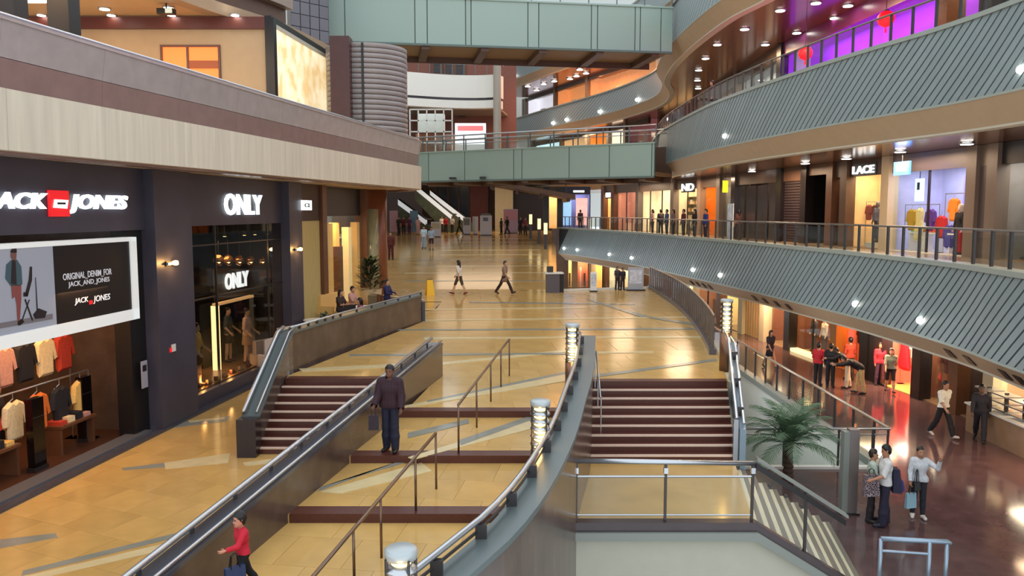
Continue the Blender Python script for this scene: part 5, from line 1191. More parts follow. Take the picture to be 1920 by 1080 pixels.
B2(1150, 1196, 'rosy lit shop with pale shelves on the middle floor', back=(206, 140, 120), bemit=0.4, light=70, pil=M('brown_timber'))
b = B2(1196, 1262, 'bright cream shop behind the leaning shoppers', back=(244, 224, 190), bemit=0.5, light=140, pil=gp)
b = B2(1262, 1312, 'bright shop with shelves of goods under the lit initials', back=(236, 212, 170), bemit=0.5, light=140, pil=tp_)
bay_sign(b, 'white lit initials on the dark header above the shelves', 'ND', 0.35, 0.8, 5.5, 6.0, m_sign)
shelf('tall wall shelf with goods in the bright shop of the middle floor', b.pt(0.4, b.d - 0.6, Z2), b.ang, b.w - 0.9, 2.6, 6, [cmat('stock', (240, 210, 150)), cmat('stock', (200, 120, 60)), cmat('stock', (236, 230, 214))], M('straw_pier'))
B2(1312, 1348, 'shop with a plain orange wall beside the shelves', back=(214, 124, 40), bemit=0.35, light=70, lc=(255, 190, 110), pil=tp_)
B2(1348, 1376, 'pale grey shopfront bay behind the yellow hanging sign', back=(170, 160, 150), light=30, pil=tp_, headmat=tp_)
b = B2(1376, 1462, 'grey mirrored shopfront panels on the middle floor', back=(110, 96, 92), light=30, pil=gp, headmat=M('brown_head', (100, 74, 60), 0.4))
for i in range(4): MB().box(b.w * (i + 0.1) / 4, b.w * (i + 0.9) / 4, 0.05, 0.1, Z2, C2 - 0.8).build('mirror_panel', gp, b.e)
b = B2(1462, 1508, 'dark louvred shopfront panel beside the black doorway', back=(50, 42, 44), pane=False, pil=dk, headmat=M('brown_head'))
for i in range(22): MB().box(0.4, b.w - 0.1, 0.04, 0.12, Z2 + 0.06 + i * 0.14, Z2 + 0.17 + i * 0.14).build('louvre', M('plum_dark', (62, 50, 54), 0.35), b.e)
B2(1508, 1556, 'black unlit doorway on the middle floor', back=(14, 10, 12), pane=False, pil=dk, head=0.5, headmat=M('brown_head'))
b = B2(1556, 1584, 'brown timber pier with display beside the golden shop', back=(90, 60, 50), light=20, pil=M('brown_timber'))
b = B2(1584, 1662, 'golden lit fashion shop with a white lit sign', back=(224, 186, 130), bemit=0.4, light=130, pil=m_umber, headmat=M('umber_header', (70, 50, 42), 0.5))
bay_sign(b, 'blurred white lit shop sign above the golden shop', 'LACE', 0.2, 0.72, 5.72, 6.06, m_sign)
for x, c, kd in ((0.15, (150, 70, 66), 'shirt'), (0.3, (120, 60, 60), 'shirt'), (0.78, (90, 60, 50), 'dress')): garment('%s garment hanging in the golden shop window' % {0.15: 'brick red', 0.3: 'wine', 0.78: 'brown'}[x], b.pt(b.w * x, 0.9, Z2 + 1.9), b.ang, c, kd, GR)
rack('low clothes rail in the golden shop window', b.pt(b.w * 0.08, 0.9, 0), b.pt(b.w * 0.9, 0.9, 0), 2.02, Z2)
person('grey clad mannequin in the golden shop window', b.pt(b.w * 0.52, 0.6, Z2 + 0.25), math.degrees(b.ang) + 180, 1.75, (120, 112, 120), top=(128, 124, 142), sleeve='long', bottom=(70, 66, 74), res=0.025, cat='mannequin', name='mannequin', bald=True)
tag(MB().box(-0.4, 0.4, -0.3, 0.3, 0, 0.25).build('display_plinth', m_white, loc=b.pt(b.w * 0.52, 0.6, Z2), rz=b.ang), 'white plinth under the grey mannequin in the golden shop', 'plinth')
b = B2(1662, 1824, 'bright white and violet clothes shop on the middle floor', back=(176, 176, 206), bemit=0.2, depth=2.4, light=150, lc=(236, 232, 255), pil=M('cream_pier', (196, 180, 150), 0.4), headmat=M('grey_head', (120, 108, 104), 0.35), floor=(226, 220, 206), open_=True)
bright = b
vio = M('violet_panel', (128, 122, 226), 0.4, emit=0.35); pkp = M('pink_panel', (226, 196, 240), 0.4, emit=0.35)
def inbay(b, name, label, cat, x0, x1, y0, y1, z0, z1, mat):
    o = MB().box(x0, x1, y0, y1, z0, z1).build(name, mat, loc=(b.A.x, b.A.y, 0), rz=b.ang); return tag(o, label, cat)
inbay(b, 'wall_panel_board', 'tall violet glowing panel in the bright clothes shop', 'panel', b.w * 0.40, b.w * 0.55, 1.9, 2.0, Z2 + 1.2, C2 - 0.9, vio)
inbay(b, 'pink_light_board', 'pink glowing board at the top of the bright clothes shop', 'panel', b.w * 0.57, b.w * 0.93, 1.8, 1.9, C2 - 1.4, C2 - 0.72, pkp)
inbay(b, 'violet_light_board', 'wide violet glowing board behind the orange garment', 'panel', b.w * 0.57, b.w * 0.93, 1.9, 2.0, Z2 + 1.4, C2 - 1.5, vio)
e = empty('wall_screen', (b.A.x, b.A.y, 0), b.ang, label='tilted white screen hanging in the bright clothes shop', cat='screen')
MB().box(b.w * 0.13, b.w * 0.23, 0.8, 0.86, Z2 + 2.0, Z2 + 2.9).build('screen', M('screen_glow', (180, 230, 240), 0.4, emit=1.2), e); MB().box(b.w * 0.16, b.w * 0.19, 0.78, 0.8, Z2 + 2.45, Z2 + 2.75).build('icon', m_dark, e); MB().tube([(b.w * 0.18, 0.83, Z2 + 2.9), (b.w * 0.18, 0.83, C2 - 0.4)], 0.02).build('bracket', m_steel_d, e)
for x, z, c, kd, nm in ((0.17, 1.7, (196, 158, 30), 'shirt', 'mustard'), (0.27, 1.75, (236, 220, 150), 'dress', 'cream'), (0.40, 1.7, (92, 56, 140), 'shirt', 'purple'), (0.53, 1.45, (190, 40, 44), 'shirt', 'red'), (0.66, 2.1, (236, 140, 40), 'shirt', 'orange'), (0.74, 1.3, (170, 26, 40), 'dress', 'crimson'), (0.85, 1.9, (30, 26, 24), 'shirt', 'black'), (0.62, 1.1, (60, 60, 140), 'shirt', 'indigo')):
    garment(nm + ' garment on display in the bright clothes shop', b.pt(b.w * x, 0.6, Z2 + z), b.ang, c, kd, GR, 1.25)
rack('long clothes rail in the bright clothes shop', b.pt(b.w * 0.08, 0.6, 0), b.pt(b.w * 0.5, 0.6, 0), 1.86, Z2); rack('tall clothes rail at the back of the bright clothes shop', b.pt(b.w * 0.56, 0.6, 0), b.pt(b.w * 0.93, 0.6, 0), 2.25, Z2)
person('blond mannequin in a black jacket in the bright clothes shop', b.pt(b.w * 0.80, 0.35, Z2 + 0.03), math.degrees(b.ang) + 180, 1.8, (220, 200, 190), (226, 206, 160), top=(28, 26, 30), sleeve='long', bottom=(160, 30, 40), res=0.025, cat='mannequin', name='mannequin', long_hair=True)
for i, (x, c) in enumerate(((0.25, (150, 190, 90)), (0.4, (210, 80, 60)), (0.72, (220, 210, 160)))):
    e = empty('display_table', b.pt(b.w * x, 0.5, Z2), b.ang, label='low display table with %s folded clothes in the bright shop' % ('green', 'red', 'cream')[i], cat='table')
    MB().box(-0.5, 0.5, 0, 0.5, 0.72, 0.78).build('tabletop', m_white, e)
    for sx in (-0.45, 0.45): MB().box(sx - 0.03, sx + 0.03, 0.05, 0.45, 0, 0.72).build('leg', m_white, e)
    for k in range(3): MB().box(-0.42 + k * 0.29, -0.16 + k * 0.29, 0.08, 0.42, 0.78, 0.88 + 0.05 * k).build('folded_cloth', cmat('cloth', c, 0.8, 0.12), e)
bs = empty('hanging_sign', b.pt(b.w * 0.47, -0.9, C2 - 0.62), b.ang, label='blue glowing hanging sign under the ceiling by the violet shop', cat='sign')
MB().box(-0.5, 0.5, -0.04, 0.04, -0.25, 0.25).build('lightbox', M('blue_glow', (70, 130, 240), 0.4, emit=1.6), bs); MB().box(-0.3, -0.05, -0.06, -0.04, -0.12, 0.12).box(0.06, 0.3, -0.06, -0.04, -0.12, 0.12).build('glyph', m_sign, bs); MB().tube([(0, 0, 0.25), (0, 0, 0.62)], 0.02).build('stem', m_steel_d, bs)
b = B2(1824, 1862, 'dark taupe pier between the violet shop and the grey shop', back=(70, 60, 60), pane=False, headmat=tp_, pil=tp_)
MB().box(0, b.w, 0, 0.2, Z2, C2 - 0.7).build('pier_face', M('taupe_face', (96, 84, 82), 0.4), b.e)
b = B2(1862, 1990, 'grey walled shop with white dressed figures at the picture edge', back=(158, 148, 142), light=70, lc=(240, 236, 230), pil=tp_, headmat=M('charcoal_head', (36, 30, 32), 0.4))
person('mannequin with white cap and camera in the grey shop', b.pt(b.w * 0.22, 0.8, Z2 + 0.03), math.degrees(b.ang) + 150, 1.75, (190, 180, 176), (236, 236, 236), top=(128, 96, 100), sleeve='long', bottom=(110, 120, 104), res=0.025, cat='mannequin', name='mannequin')
person('mannequin in wine coloured dress with white wig in the grey shop', b.pt(b.w * 0.42, 0.9, Z2 + 0.03), math.degrees(b.ang) + 190, 1.9, (200, 190, 186), (244, 244, 244), top=(110, 50, 70), sleeve='short', bottom=(60, 50, 56), res=0.025, cat='mannequin', name='mannequin', long_hair=True)
yp = P2c.p(P2c.s_of_u(1360, 5.2, 2.4), 2.4, 5.9)
e = empty('hanging_sign', yp, 0, label='small bright yellow hanging sign on the middle floor', cat='sign'); MB().box(-0.14, 0.14, -0.05, 0.05, -0.75, -0.1).build('lightbox', M('yellow_glow', (240, 224, 20), 0.4, emit=0.8), e); MB().tube([(0, 0, -0.1), (0, 0, 0.44)], 0.015).build('stem', m_steel_d, e); MB().box(-0.16, 0.16, -0.06, 0.06, -0.1, -0.06).build('cap', m_steel_d, e)
wp = P2c.p(P2c.s_of_u(1369, 4, 1.6), 1.6, Z2)
e = empty('banner_stand', wp, R(-80), label='white roll banner stand behind the middle floor railing', cat='banner'); MB().box(-0.35, 0.35, 0, 0.03, 0.06, 2.0).build('banner', M('banner_white', (214, 218, 226), 0.5, var=0.3, scale=2.5), e); MB().box(-0.4, 0.4, -0.12, 0.15, 0, 0.06).build('base', m_steel_d, e); MB().tube([(0, 0.05, 0.06), (0, 0.05, 2.0)], 0.015).build('pole', m_steel_d, e)

# lower level
O1 = 3.2; C1 = -0.06
def B1_(u0, u1, label, **k): return bay(P2c, O1, u0, u1, ZL, C1, label, head=k.pop('head', 0.2), **k)
dkb = M('brown_timber')
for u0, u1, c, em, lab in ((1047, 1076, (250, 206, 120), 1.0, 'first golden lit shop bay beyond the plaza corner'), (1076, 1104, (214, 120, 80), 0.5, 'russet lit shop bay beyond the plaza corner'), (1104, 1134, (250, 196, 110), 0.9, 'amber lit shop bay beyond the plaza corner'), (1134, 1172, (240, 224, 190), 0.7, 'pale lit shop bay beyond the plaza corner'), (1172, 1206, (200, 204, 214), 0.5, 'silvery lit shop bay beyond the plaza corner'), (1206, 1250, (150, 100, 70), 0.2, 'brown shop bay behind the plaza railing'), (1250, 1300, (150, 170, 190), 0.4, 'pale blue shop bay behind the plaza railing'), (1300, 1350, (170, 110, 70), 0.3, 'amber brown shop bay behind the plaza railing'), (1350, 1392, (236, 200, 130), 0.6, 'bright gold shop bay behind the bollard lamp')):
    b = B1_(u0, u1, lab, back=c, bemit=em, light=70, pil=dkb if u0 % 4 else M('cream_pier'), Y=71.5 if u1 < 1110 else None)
    for k in range(3): MB().box(b.w * (0.2 + 0.27 * k), b.w * (0.32 + 0.27 * k), 1.0, 1.3, ZL, ZL + 1.2 + 0.5 * (k % 2)).build('display_block', cmat('stock', ((110, 70, 50), (236, 226, 206), (70, 60, 70))[k], 0.5), b.e)
b = B1_(1392, 1432, 'straw slatted shop wall beyond the stair rail', back=(176, 140, 92), bemit=0.1, light=50, pil=M('straw_pier'), lc=(255, 200, 130))
for k in range(9): MB().box(b.w * (k + 0.15) / 9, b.w * (k + 0.75) / 9, 0.05, 0.12, ZL, C1 - 0.2).build('slat', M('straw_slat', (188, 156, 106), 0.5), b.e)
B1_(1432, 1478, 'brown shop with pale door pillars on the lower level', back=(140, 84, 60), bemit=0.15, light=60, pil=M('cream_pier'))
LG = 'garments in the lower level shops'
b = B1_(1478, 1566, 'dark framed display window with lit mannequins on the lower level', back=(110, 66, 48), bemit=0.1, light=170, pil=dk, floor=(250, 226, 170), lc=(255, 206, 140))
for x, c, bt, lab in ((0.2, (60, 60, 80), (60, 56, 66), 'navy'), (0.42, (190, 186, 190), (70, 70, 90), 'pale grey'), (0.62, (58, 62, 96), (56, 60, 90), 'blue'), (0.84, (80, 84, 120), (60, 60, 84), 'slate blue')):
    person('mannequin in %s clothes in the lower display window' % lab, b.pt(b.w * x, 0.9, ZL + 0.05), math.degrees(b.ang) + 180, 1.75, (210, 190, 170), top=c, sleeve='long', bottom=bt, res=0.028, cat='mannequin', name='mannequin', bald=True)
MB().box(0, b.w, -0.05, 0.35, ZL, ZL + 0.16).build('sill_box', M('lit_sill', (250, 226, 170), 0.4, emit=0.7), b.e)
b = B1_(1566, 1622, 'orange lit shop with red clothes on the lower level', back=(196, 104, 56), bemit=0.35, light=110, lc=(255, 150, 80), pil=M('amber_pier', (190, 130, 60), 0.4))
for x, c, nm in ((0.3, (60, 30, 40), 'plum'), (0.55, (210, 30, 30), 'scarlet'), (0.8, (226, 60, 40), 'vermilion')): garment(nm + ' garment in the orange lit lower shop', b.pt(b.w * x, 0.8, ZL + 2.0), b.ang, c, 'shirt', LG, 1.3)
rack('clothes rail in the orange lit lower shop', b.pt(b.w * 0.15, 0.8, 0), b.pt(b.w * 0.9, 0.8, 0), 2.15, ZL)
b = B1_(1622, 1650, 'black shop pillar bay on the lower level', back=(30, 24, 24), pane=False, pil=dk, headmat=dk)
MB().box(0, b.w, -0.1, 0.2, ZL, C1 - 0.2).build('pier_face', dk, b.e)
b = B1_(1650, 1722, 'open shop with glowing white and red displays on the lower level', back=(250, 120, 90), bemit=0.8, light=140, lc=(255, 220, 200), pane=False, pil=dk, floor=(236, 196, 110))
for x, c, kd, nm in ((0.15, (200, 30, 50), 'dress', 'crimson'), (0.45, (250, 250, 246), 'shirt', 'white'), (0.62, (240, 90, 70), 'dress', 'coral'), (0.8, (150, 60, 110), 'dress', 'magenta'), (0.92, (230, 70, 60), 'dress', 'tomato red')): garment(nm + ' garment in the glowing open lower shop', b.pt(b.w * x, 0.8, ZL + 2.1), b.ang, c, kd, LG, 1.4)
rack('clothes rail in the glowing open lower shop', b.pt(b.w * 0.06, 0.8, 0), b.pt(b.w * 0.96, 0.8, 0), 2.28, ZL)
b = B1_(1722, 1792, 'brown shop with hanging clothes on the lower level', back=(120, 70, 48), bemit=0.2, light=120, pil=dk)
for x, c, nm in ((0.25, (90, 40, 44), 'maroon'), (0.45, (60, 44, 50), 'dark brown'), (0.68, (220, 190, 160), 'cream')): garment(nm + ' garment in the brown lower shop', b.pt(b.w * x, 0.8, ZL + 1.95), b.ang, c, 'shirt', LG, 1.4)
rack('clothes rail in the brown lower shop', b.pt(b.w * 0.1, 0.8, 0), b.pt(b.w * 0.9, 0.8, 0), 2.14, ZL)
b = B1_(1792, 1858, 'dark walled shop bay behind the man in black on the lower level', back=(66, 50, 46), pane=True, light=30, pil=dkb)
b = B1_(1858, 2000, 'shop with a stone counter of silver trays on the lower level', back=(176, 140, 110), bemit=0.1, light=200, pil=M('cream_pier'))
ct = empty('counter', b.pt(0.3, -0.9, ZL), b.ang, label='tan stone counter with silver trays at the picture edge', cat='counter')
MB().box(0, 3.6, 0, 0.7, 0, 0.85).build('body', M('tan_counter', (150, 118, 90), 0.3, var=0.1), ct); MB().box(-0.05, 3.65, -0.05, 0.75, 0.85, 0.9).build('worktop', m_white, ct)
for k in range(4):
    for j in range(3): MB().box(0.2 + k * 0.85, 0.9 + k * 0.85, 0.1, 0.6, 0.98 + j * 0.22, 1.02 + j * 0.22).build('tray', m_steel, ct)
    MB().box(0.52 + k * 0.85, 0.58 + k * 0.85, 0.3, 0.4, 0.9, 1.5).build('tray_stand', m_steel_d, ct)

# upper level with the purple light
Z3, C3 = 9.03, 13.04; O3 = 5.0
def B3(u0, u1, label, **k): return bay(P3c, O3, u0, u1, Z3, C3, label, **k)
for u0, u1, c, em, lab in ((1236, 1300, (236, 190, 130), 0.6, 'warm cream shop at the bend of the upper floor'), (1300, 1380, (206, 150, 100), 0.3, 'tan lit shop on the upper floor'), (1380, 1462, (196, 200, 206), 0.35, 'pale silver shop on the upper floor')):
    b = B3(u0, u1, lab, back=c, bemit=em, light=120, pil=tp_)
    for k in range(4): MB().box(b.w * (0.08 + 0.24 * k), b.w * (0.22 + 0.24 * k), 0.8, 1.1, Z3, Z3 + 2.2).build('display_case', cmat('stock', ((150, 96, 60), (226, 216, 200), (110, 110, 130))[k % 3], 0.4), b.e)
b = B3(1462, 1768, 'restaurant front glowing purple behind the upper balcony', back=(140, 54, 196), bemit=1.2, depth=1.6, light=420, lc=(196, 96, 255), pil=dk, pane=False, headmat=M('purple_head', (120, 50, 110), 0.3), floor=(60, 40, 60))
for k in range(7): e = empty('bar_table', b.pt(b.w * (0.1 + 0.13 * k), 0.4, Z3), b.ang, label='%s dark bar table along the purple restaurant front' % ('first', 'second', 'third', 'fourth', 'fifth', 'sixth', 'seventh')[k], cat='table', group='bar tables of the purple restaurant'); MB().lathe([(0.35, 1.0), (0.37, 1.03), (0.35, 1.06)], n=12).build('tabletop', m_dark, e); MB().tube([(0, 0, 0), (0, 0, 1.0)], 0.04).build('stem', m_steel_d, e); MB().lathe([(0.25, 0), (0.25, 0.03), (0.05, 0.06)], n=12).build('base', m_steel_d, e)
for u, v, lab in ((1510, 108, 'nearer the bend'), (1662, 47, 'nearer the picture edge')):
    s = P3c.s_of_u(u, 11, O3 - 1.2); p = P3c.p(s, O3 - 1.2, 0); zz = EYE + (396 - v) * p.y / F
    e = empty('red_lantern', (p.x, p.y, zz), label='glowing red lantern over the upper balcony, the one ' + lab, cat='lamp'); e.scale = (0.7, 0.7, 0.7)
    MB().lathe([(0.12, -0.42), (0.34, -0.3), (0.46, -0.05), (0.44, 0.15), (0.3, 0.36), (0.12, 0.42)], n=16).build('shade', M('red_glow', (226, 14, 30), 0.5, emit=0.9), e, True); MB().lathe([(0.13, 0.40), (0.14, 0.48), (0.05, 0.5)], n=12).build('cap', m_dark, e); MB().tube([(0, 0, 0.48), (0, 0, (C3 - zz) / 0.7)], 0.02).build('cord', m_dark, e); MB().lathe([(0.03, -0.75), (0.07, -0.6), (0.03, -0.42)], n=8).build('tassel', M('red_glow'), e)
    point_light('lantern_light', (p.x, p.y - 0.0, zz - 0.9), 60, (255, 30, 40), 0.3)
e = empty('red_planter', b.pt(b.w * 0.80, -0.5, Z3), b.ang, label='row of red flowers in a dark trough on the upper floor', cat='planter'); MB().box(-0.8, 0.8, -0.2, 0.2, 0, 0.9).build('trough', m_dark, e)
for k in range(14): x = -0.75 + k * 0.115; MB().lathe([(0.02, 0.9), (0.02, 1.05), (0.09, 1.1 + 0.1 * rnd.random()), (0.02, 1.3)], (x, 0.1 * rnd.uniform(-1, 1), 0), 8).build('flower', cmat('petal', (200, 40, 50)), e)
b = B3(1768, 1850, 'dark brown front on the upper floor near the picture edge', back=(96, 70, 60), light=60, pil=dkb, pane=False)
b = B3(1850, 2000, 'dark front with a blue screen on the upper floor at the picture edge', back=(30, 30, 44), light=30, pil=dk, pane=False)
inbay(b, 'blue_screen', 'dark blue glowing screen on the upper floor at the picture edge', 'screen', 0.4, 3.0, 0.3, 0.36, Z3 + 0.6, Z3 + 2.0, M('blue_dim', (40, 70, 140), 0.4, emit=0.4))
# far shops of that floor, seen over the lower bridge, and of the floor above it
FB = [(P3c, 4.0, 9.03, 13.04, ((962, 1000, (176, 236, 246), 1.6), (1000, 1052, (210, 240, 250), 1.5), (1052, 1100, (240, 200, 150), 0.8), (1100, 1140, (240, 150, 60), 0.9), (1140, 1172, (255, 236, 210), 1.6), (1172, 1215, (150, 90, 90), 0.5))),
      (P4c, 5.0, 15.7, 19.7, ((945, 985, (190, 110, 70), 0.4), (985, 1040, (226, 226, 236), 1.0), (1040, 1100, (236, 160, 100), 0.8), (1100, 1225, (230, 170, 120), 0.6)))]
cn_ = {0: 'cyan lit', 1: 'ice white', 2: 'peach lit', 3: 'orange lit', 4: 'brilliant white', 5: 'dim mauve'}; cm_ = {0: 'rust brown', 1: 'pearl white', 2: 'apricot', 3: 'tan'}
for P, off, z0, z1, L in FB:
    for i, (u0, u1, c, em) in enumerate(L):
        b = bay(P, off, u0, u1, z0, z1, '%s shop far behind the %s bridge' % ((cn_ if P is P3c else cm_)[i], 'lower sage' if P is P3c else 'upper sage'), back=c, bemit=em, pane=False, pil=tp_, head=0.4, depth=2.0)
        for k in range(3): MB().box(b.w * (0.12 + 0.3 * k), b.w * (0.26 + 0.3 * k), 0.5, 0.8, z0, z0 + 1.6 + 0.5 * (k % 2)).build('display_case', cmat('stock', ((150, 60, 60), (236, 232, 226), (96, 110, 130))[k % 3], 0.4), b.e)
e = empty('car', P3c.p(P3c.s_of_u(1190, 10, 1.8), 1.8, 9.03), R(100), label='maroon display vehicle on the upper floor beyond the bridge', cat='car')
MB().vprism([(-1.7, 0.35), (1.7, 0.35), (1.75, 0.8), (1.1, 0.95), (0.6, 1.5), (-0.9, 1.5), (-1.7, 0.95)], -0.8, 0.8).build('body', cmat('paint', (110, 26, 46), 0.25), e)
for x in (-1.1, 1.1):
    for y in (-0.8, 0.8): MB().tube([(x, y - 0.1, 0.33), (x, y + 0.1, 0.33)], 0.33, 14).build('wheel', m_dark, e)
MB().vprism([(-0.8, 0.98), (0.85, 0.98), (0.5, 1.42), (-0.75, 1.42)], -0.82, 0.82).build('window', m_win, e)

# ceiling downlights
for i, (u, v) in enumerate(((1410, 320), (1420, 330), (1510, 305), (1587, 296), (1688, 283), (1813, 268), (1330, 335), (1290, 342))):
    a, b_, c = ray(u, v); t = (C2 - EYE) / c; downlight((a * t, b_ * t, C2), 'round downlight in the brown ceiling of the middle floor', 'middle floor downlights', 1.5)
for u, v in ((1463, 19), (1565, 33), (1645, 3), (1396, 54), (1494, 61), (1345, 83), (1435, 83), (1323, 109), (1310, 131), (1466, 108), (1418, 125), (1308, 150), (1309, 165), (1590, 10), (1530, 5)):
    a, b_, c = ray(u, v); t = (13.04 - EYE) / c; downlight((a * t, b_ * t, 13.05), 'round downlight in the brown ceiling of the upper floor', 'upper floor downlights', 1.6)
for u in (985, 1000, 1015, 1030, 1045, 1060, 1075, 1090, 1108):
    s = P4c.s_of_u(u, 19.6, 3.0); p = P5c.p(P5c.s_of_u(u, 19.6, 2.5), 1.5 + 3 * rnd.random(), 19.68); downlight(p, 'bright downlight in the orange lit far ceiling', 'far ceiling downlights', 2.6)
for (y, pw) in ((20, 120), (30, 150), (40, 170), (52, 170), (62, 150)):
    p = P2c.p(P2c.s_of_u(960 + F * np.interp(y, P2c.y, P2c.x) / y, 3), 2.4, -0.2); area_light('corridor_light', p, pw * 0.8, (255, 214, 170), 1.6, 1.6)
    p = P2c.p(P2c.s_of_u(960 + F * np.interp(y, P2c.y, P2c.x) / y, 3), 2.6, 6.2); area_light('corridor_light', p, pw, (255, 216, 176), 1.6, 1.6)
for y in (24, 34, 45):
    p = P3c.p(P3c.s_of_u(960 + F * np.interp(y, P3c.y, P3c.x) / y, 9), 3.0, 12.9); area_light('corridor_light', p, 220, (255, 210, 160), 1.6, 1.6)
area_light('far_ceiling_light', (7, 90, 19.4), 900, (255, 170, 100), 6, 6); area_light('far_shop_light', (6, 92, 12.8), 700, (255, 220, 180), 6, 4)

# ================================================================ LAMPS, PLANTS, FURNITURE
def bollard(label, x, y, z0, h, r=0.155):
    e = empty('bollard_lamp', (x, y, z0), label=label, cat='lamp'); hb = h - 0.85
    MB().lathe([(r, 0), (r, hb)], n=20).build('base', M('bronze_base', (120, 92, 76), 0.3, metal=0.6), e, True)
    MB().lathe([(r * 0.62, hb), (r * 0.62, h - 0.1)], n=16).build('lens', M('bollard_glow', (255, 214, 130), 0.4, emit=2.6), e, True)
    ring = MB().lathe([(r * 0.66, 0.05), (r, 0), (r + 0.004, 0.02), (r * 0.7, 0.075)], n=20).mesh('louvre_ring', m_steel, True)
    for i in range(6): link('louvre_ring', ring, e, (0, 0, hb + 0.02 + i * 0.12))
    for k in range(4): a = k * math.pi / 2 + 0.6; MB().box(-0.014, 0.014, -0.01, 0.01, hb, h - 0.08).build('bar', m_steel_d, e, loc=(r * math.cos(a), r * math.sin(a), 0), rz=a)
    MB().lathe([(r, h - 0.1), (r + 0.006, h - 0.02), (r - 0.02, h), (0.01, h + 0.004)], n=20).build('cap', M('cap_steel', (176, 186, 190), 0.35, metal=0.3), e, True)
    point_light('bollard_light', (x, y - r - 0.12, z0 + hb + 0.3), 6, (255, 200, 120), 0.1)
    return e
bollard('ringed bollard lamp at the plaza end of the curved wall', dp(1073, 640, 17.6).x, 17.6, 0, 1.62)
bollard('ringed bollard lamp halfway down the curved wall', dp(1013, 810, 12.3).x, 12.3, -0.26, 1.42)
bollard('bollard lamp with a pale round cap at the bottom edge of the picture', dp(752, 1055, 7.4).x, 7.4, -0.52, 1.41)
bollard('ringed bollard lamp behind the chrome stair rails', dp(1362, 600, 20.4).x, 20.4, 0, 1.86)

def palm(label, pos, h):
    e = empty('palm_tree', pos, label=label, cat='palm')
    prof = []
    for i in range(9): z = 1.0 * i / 8; prof += [(0.13 - 0.05 * i / 8, z), (0.15 - 0.05 * i / 8, z + 0.06)]
    MB().lathe(prof, n=12).build('trunk', M('palm_bark', (74, 54, 44), 0.8, var=0.2, scale=12), e)
    r_ = random.Random(3); mt = M('palm_leaf', (92, 122, 92), 0.5, rand=0.15, var=0.1)
    for k in range(36):
        az = k * 2.399 + r_.uniform(-0.2, 0.2); el = R(88 - 80 * (k / 35) ** 1.3); L = r_.uniform(1.1, 1.4) * (h / 2.1)
        pts = []; p = Vector((0, 0, 1.0)); d = el
        for i in range(9): pts.append(p.copy()); st = L / 8; p = p + Vector((math.cos(az) * math.cos(d), math.sin(az) * math.cos(d), math.sin(d))) * st; d -= R(6 + 3 * i * 0.5)
        mb = MB(); mb.tube(pts, 0.012, 4, 0.003)
        sd = Vector((-math.sin(az), math.cos(az), 0))
        for i in range(2, 25):
            t = i / 25 * 8; j = int(t); q_ = pts[j].lerp(pts[min(j + 1, 8)], t - j); tn = (pts[min(j + 1, 8)] - pts[j]).normalized()
            ll = 0.34 * math.sin(math.pi * (0.12 + 0.8 * i / 25)) * h / 2.1
            for s_ in (-1, 1):
                dd = (tn * 0.75 + sd * s_ * 0.7 + Vector((0, 0, -0.25))).normalized(); wv = tn * 0.017
                mb.add([q_ - wv, q_ + wv, q_ + dd * ll * 0.5 + wv * 0.9 + Vector((0, 0, 0.01)), q_ + dd * ll, q_ + dd * ll * 0.5 - wv * 0.9 + Vector((0, 0, 0.01))], [(0, 1, 2, 3, 4)])
        mb.build('frond', mt, e)
    return e
pp = fl(1477, 905, ZL)
palm('slender palm tree with drooping fronds on the marble floor by the well', (pp.x, pp.y, ZL), 2.3)
def bush(label, pos, w, h, pot=None, n=160, c=(52, 74, 50)):
    e = empty('potted_plant', pos, label=label, cat='plant'); r_ = random.Random(int(w * 100 + pos[0] * 10)); zp = 0.0
    if pot: MB().lathe([(w * 0.35, 0), (w * 0.42, pot), (w * 0.38, pot), (w * 0.36, pot - 0.05)], n=14).build('pot', M('pale_pot', (196, 176, 140), 0.5), e, True); zp = pot - 0.05
    mb = MB()
    for k in range(n):
        a, rr, zz = r_.uniform(0, 6.28), w * 0.5 * math.sqrt(r_.random()), zp + h * r_.random(); rr *= (1 - 0.6 * (zz - zp) / h)
        c_ = Vector((rr * math.cos(a), rr * math.sin(a), zz)); d = Vector((math.cos(a), math.sin(a), r_.uniform(-0.2, 0.9))).normalized(); s_ = d.cross(Vector((0, 0, 1))).normalized() * 0.07; l = r_.uniform(0.25, 0.42)
        mb.add([c_, c_ + d * l * 0.5 + s_, c_ + d * l, c_ + d * l * 0.5 - s_], [(0, 1, 2, 3)])
    f_ = mb.build('foliage', M('leaf_%d' % c[1], c, 0.5, var=0.3, scale=6), e); f_['kind'] = 'stuff'
    MB().tube([(0, 0, 0), (0, 0, zp + h * 0.8)], 0.025, 6).build('stem', M('palm_bark'), e)
    return e
p = FW(sB1 + 1.2, 0.7, ZC); bush('leafy shrub at the foot of the straw curtain panel', p, 1.1, 1.5, c=(60, 80, 66), n=220)
bush('dark green plant in a tall pale planter by the russet column', (-6.15, 34.6, 0.0), 1.2, 1.35, 0.75, c=(40, 56, 36), n=320)

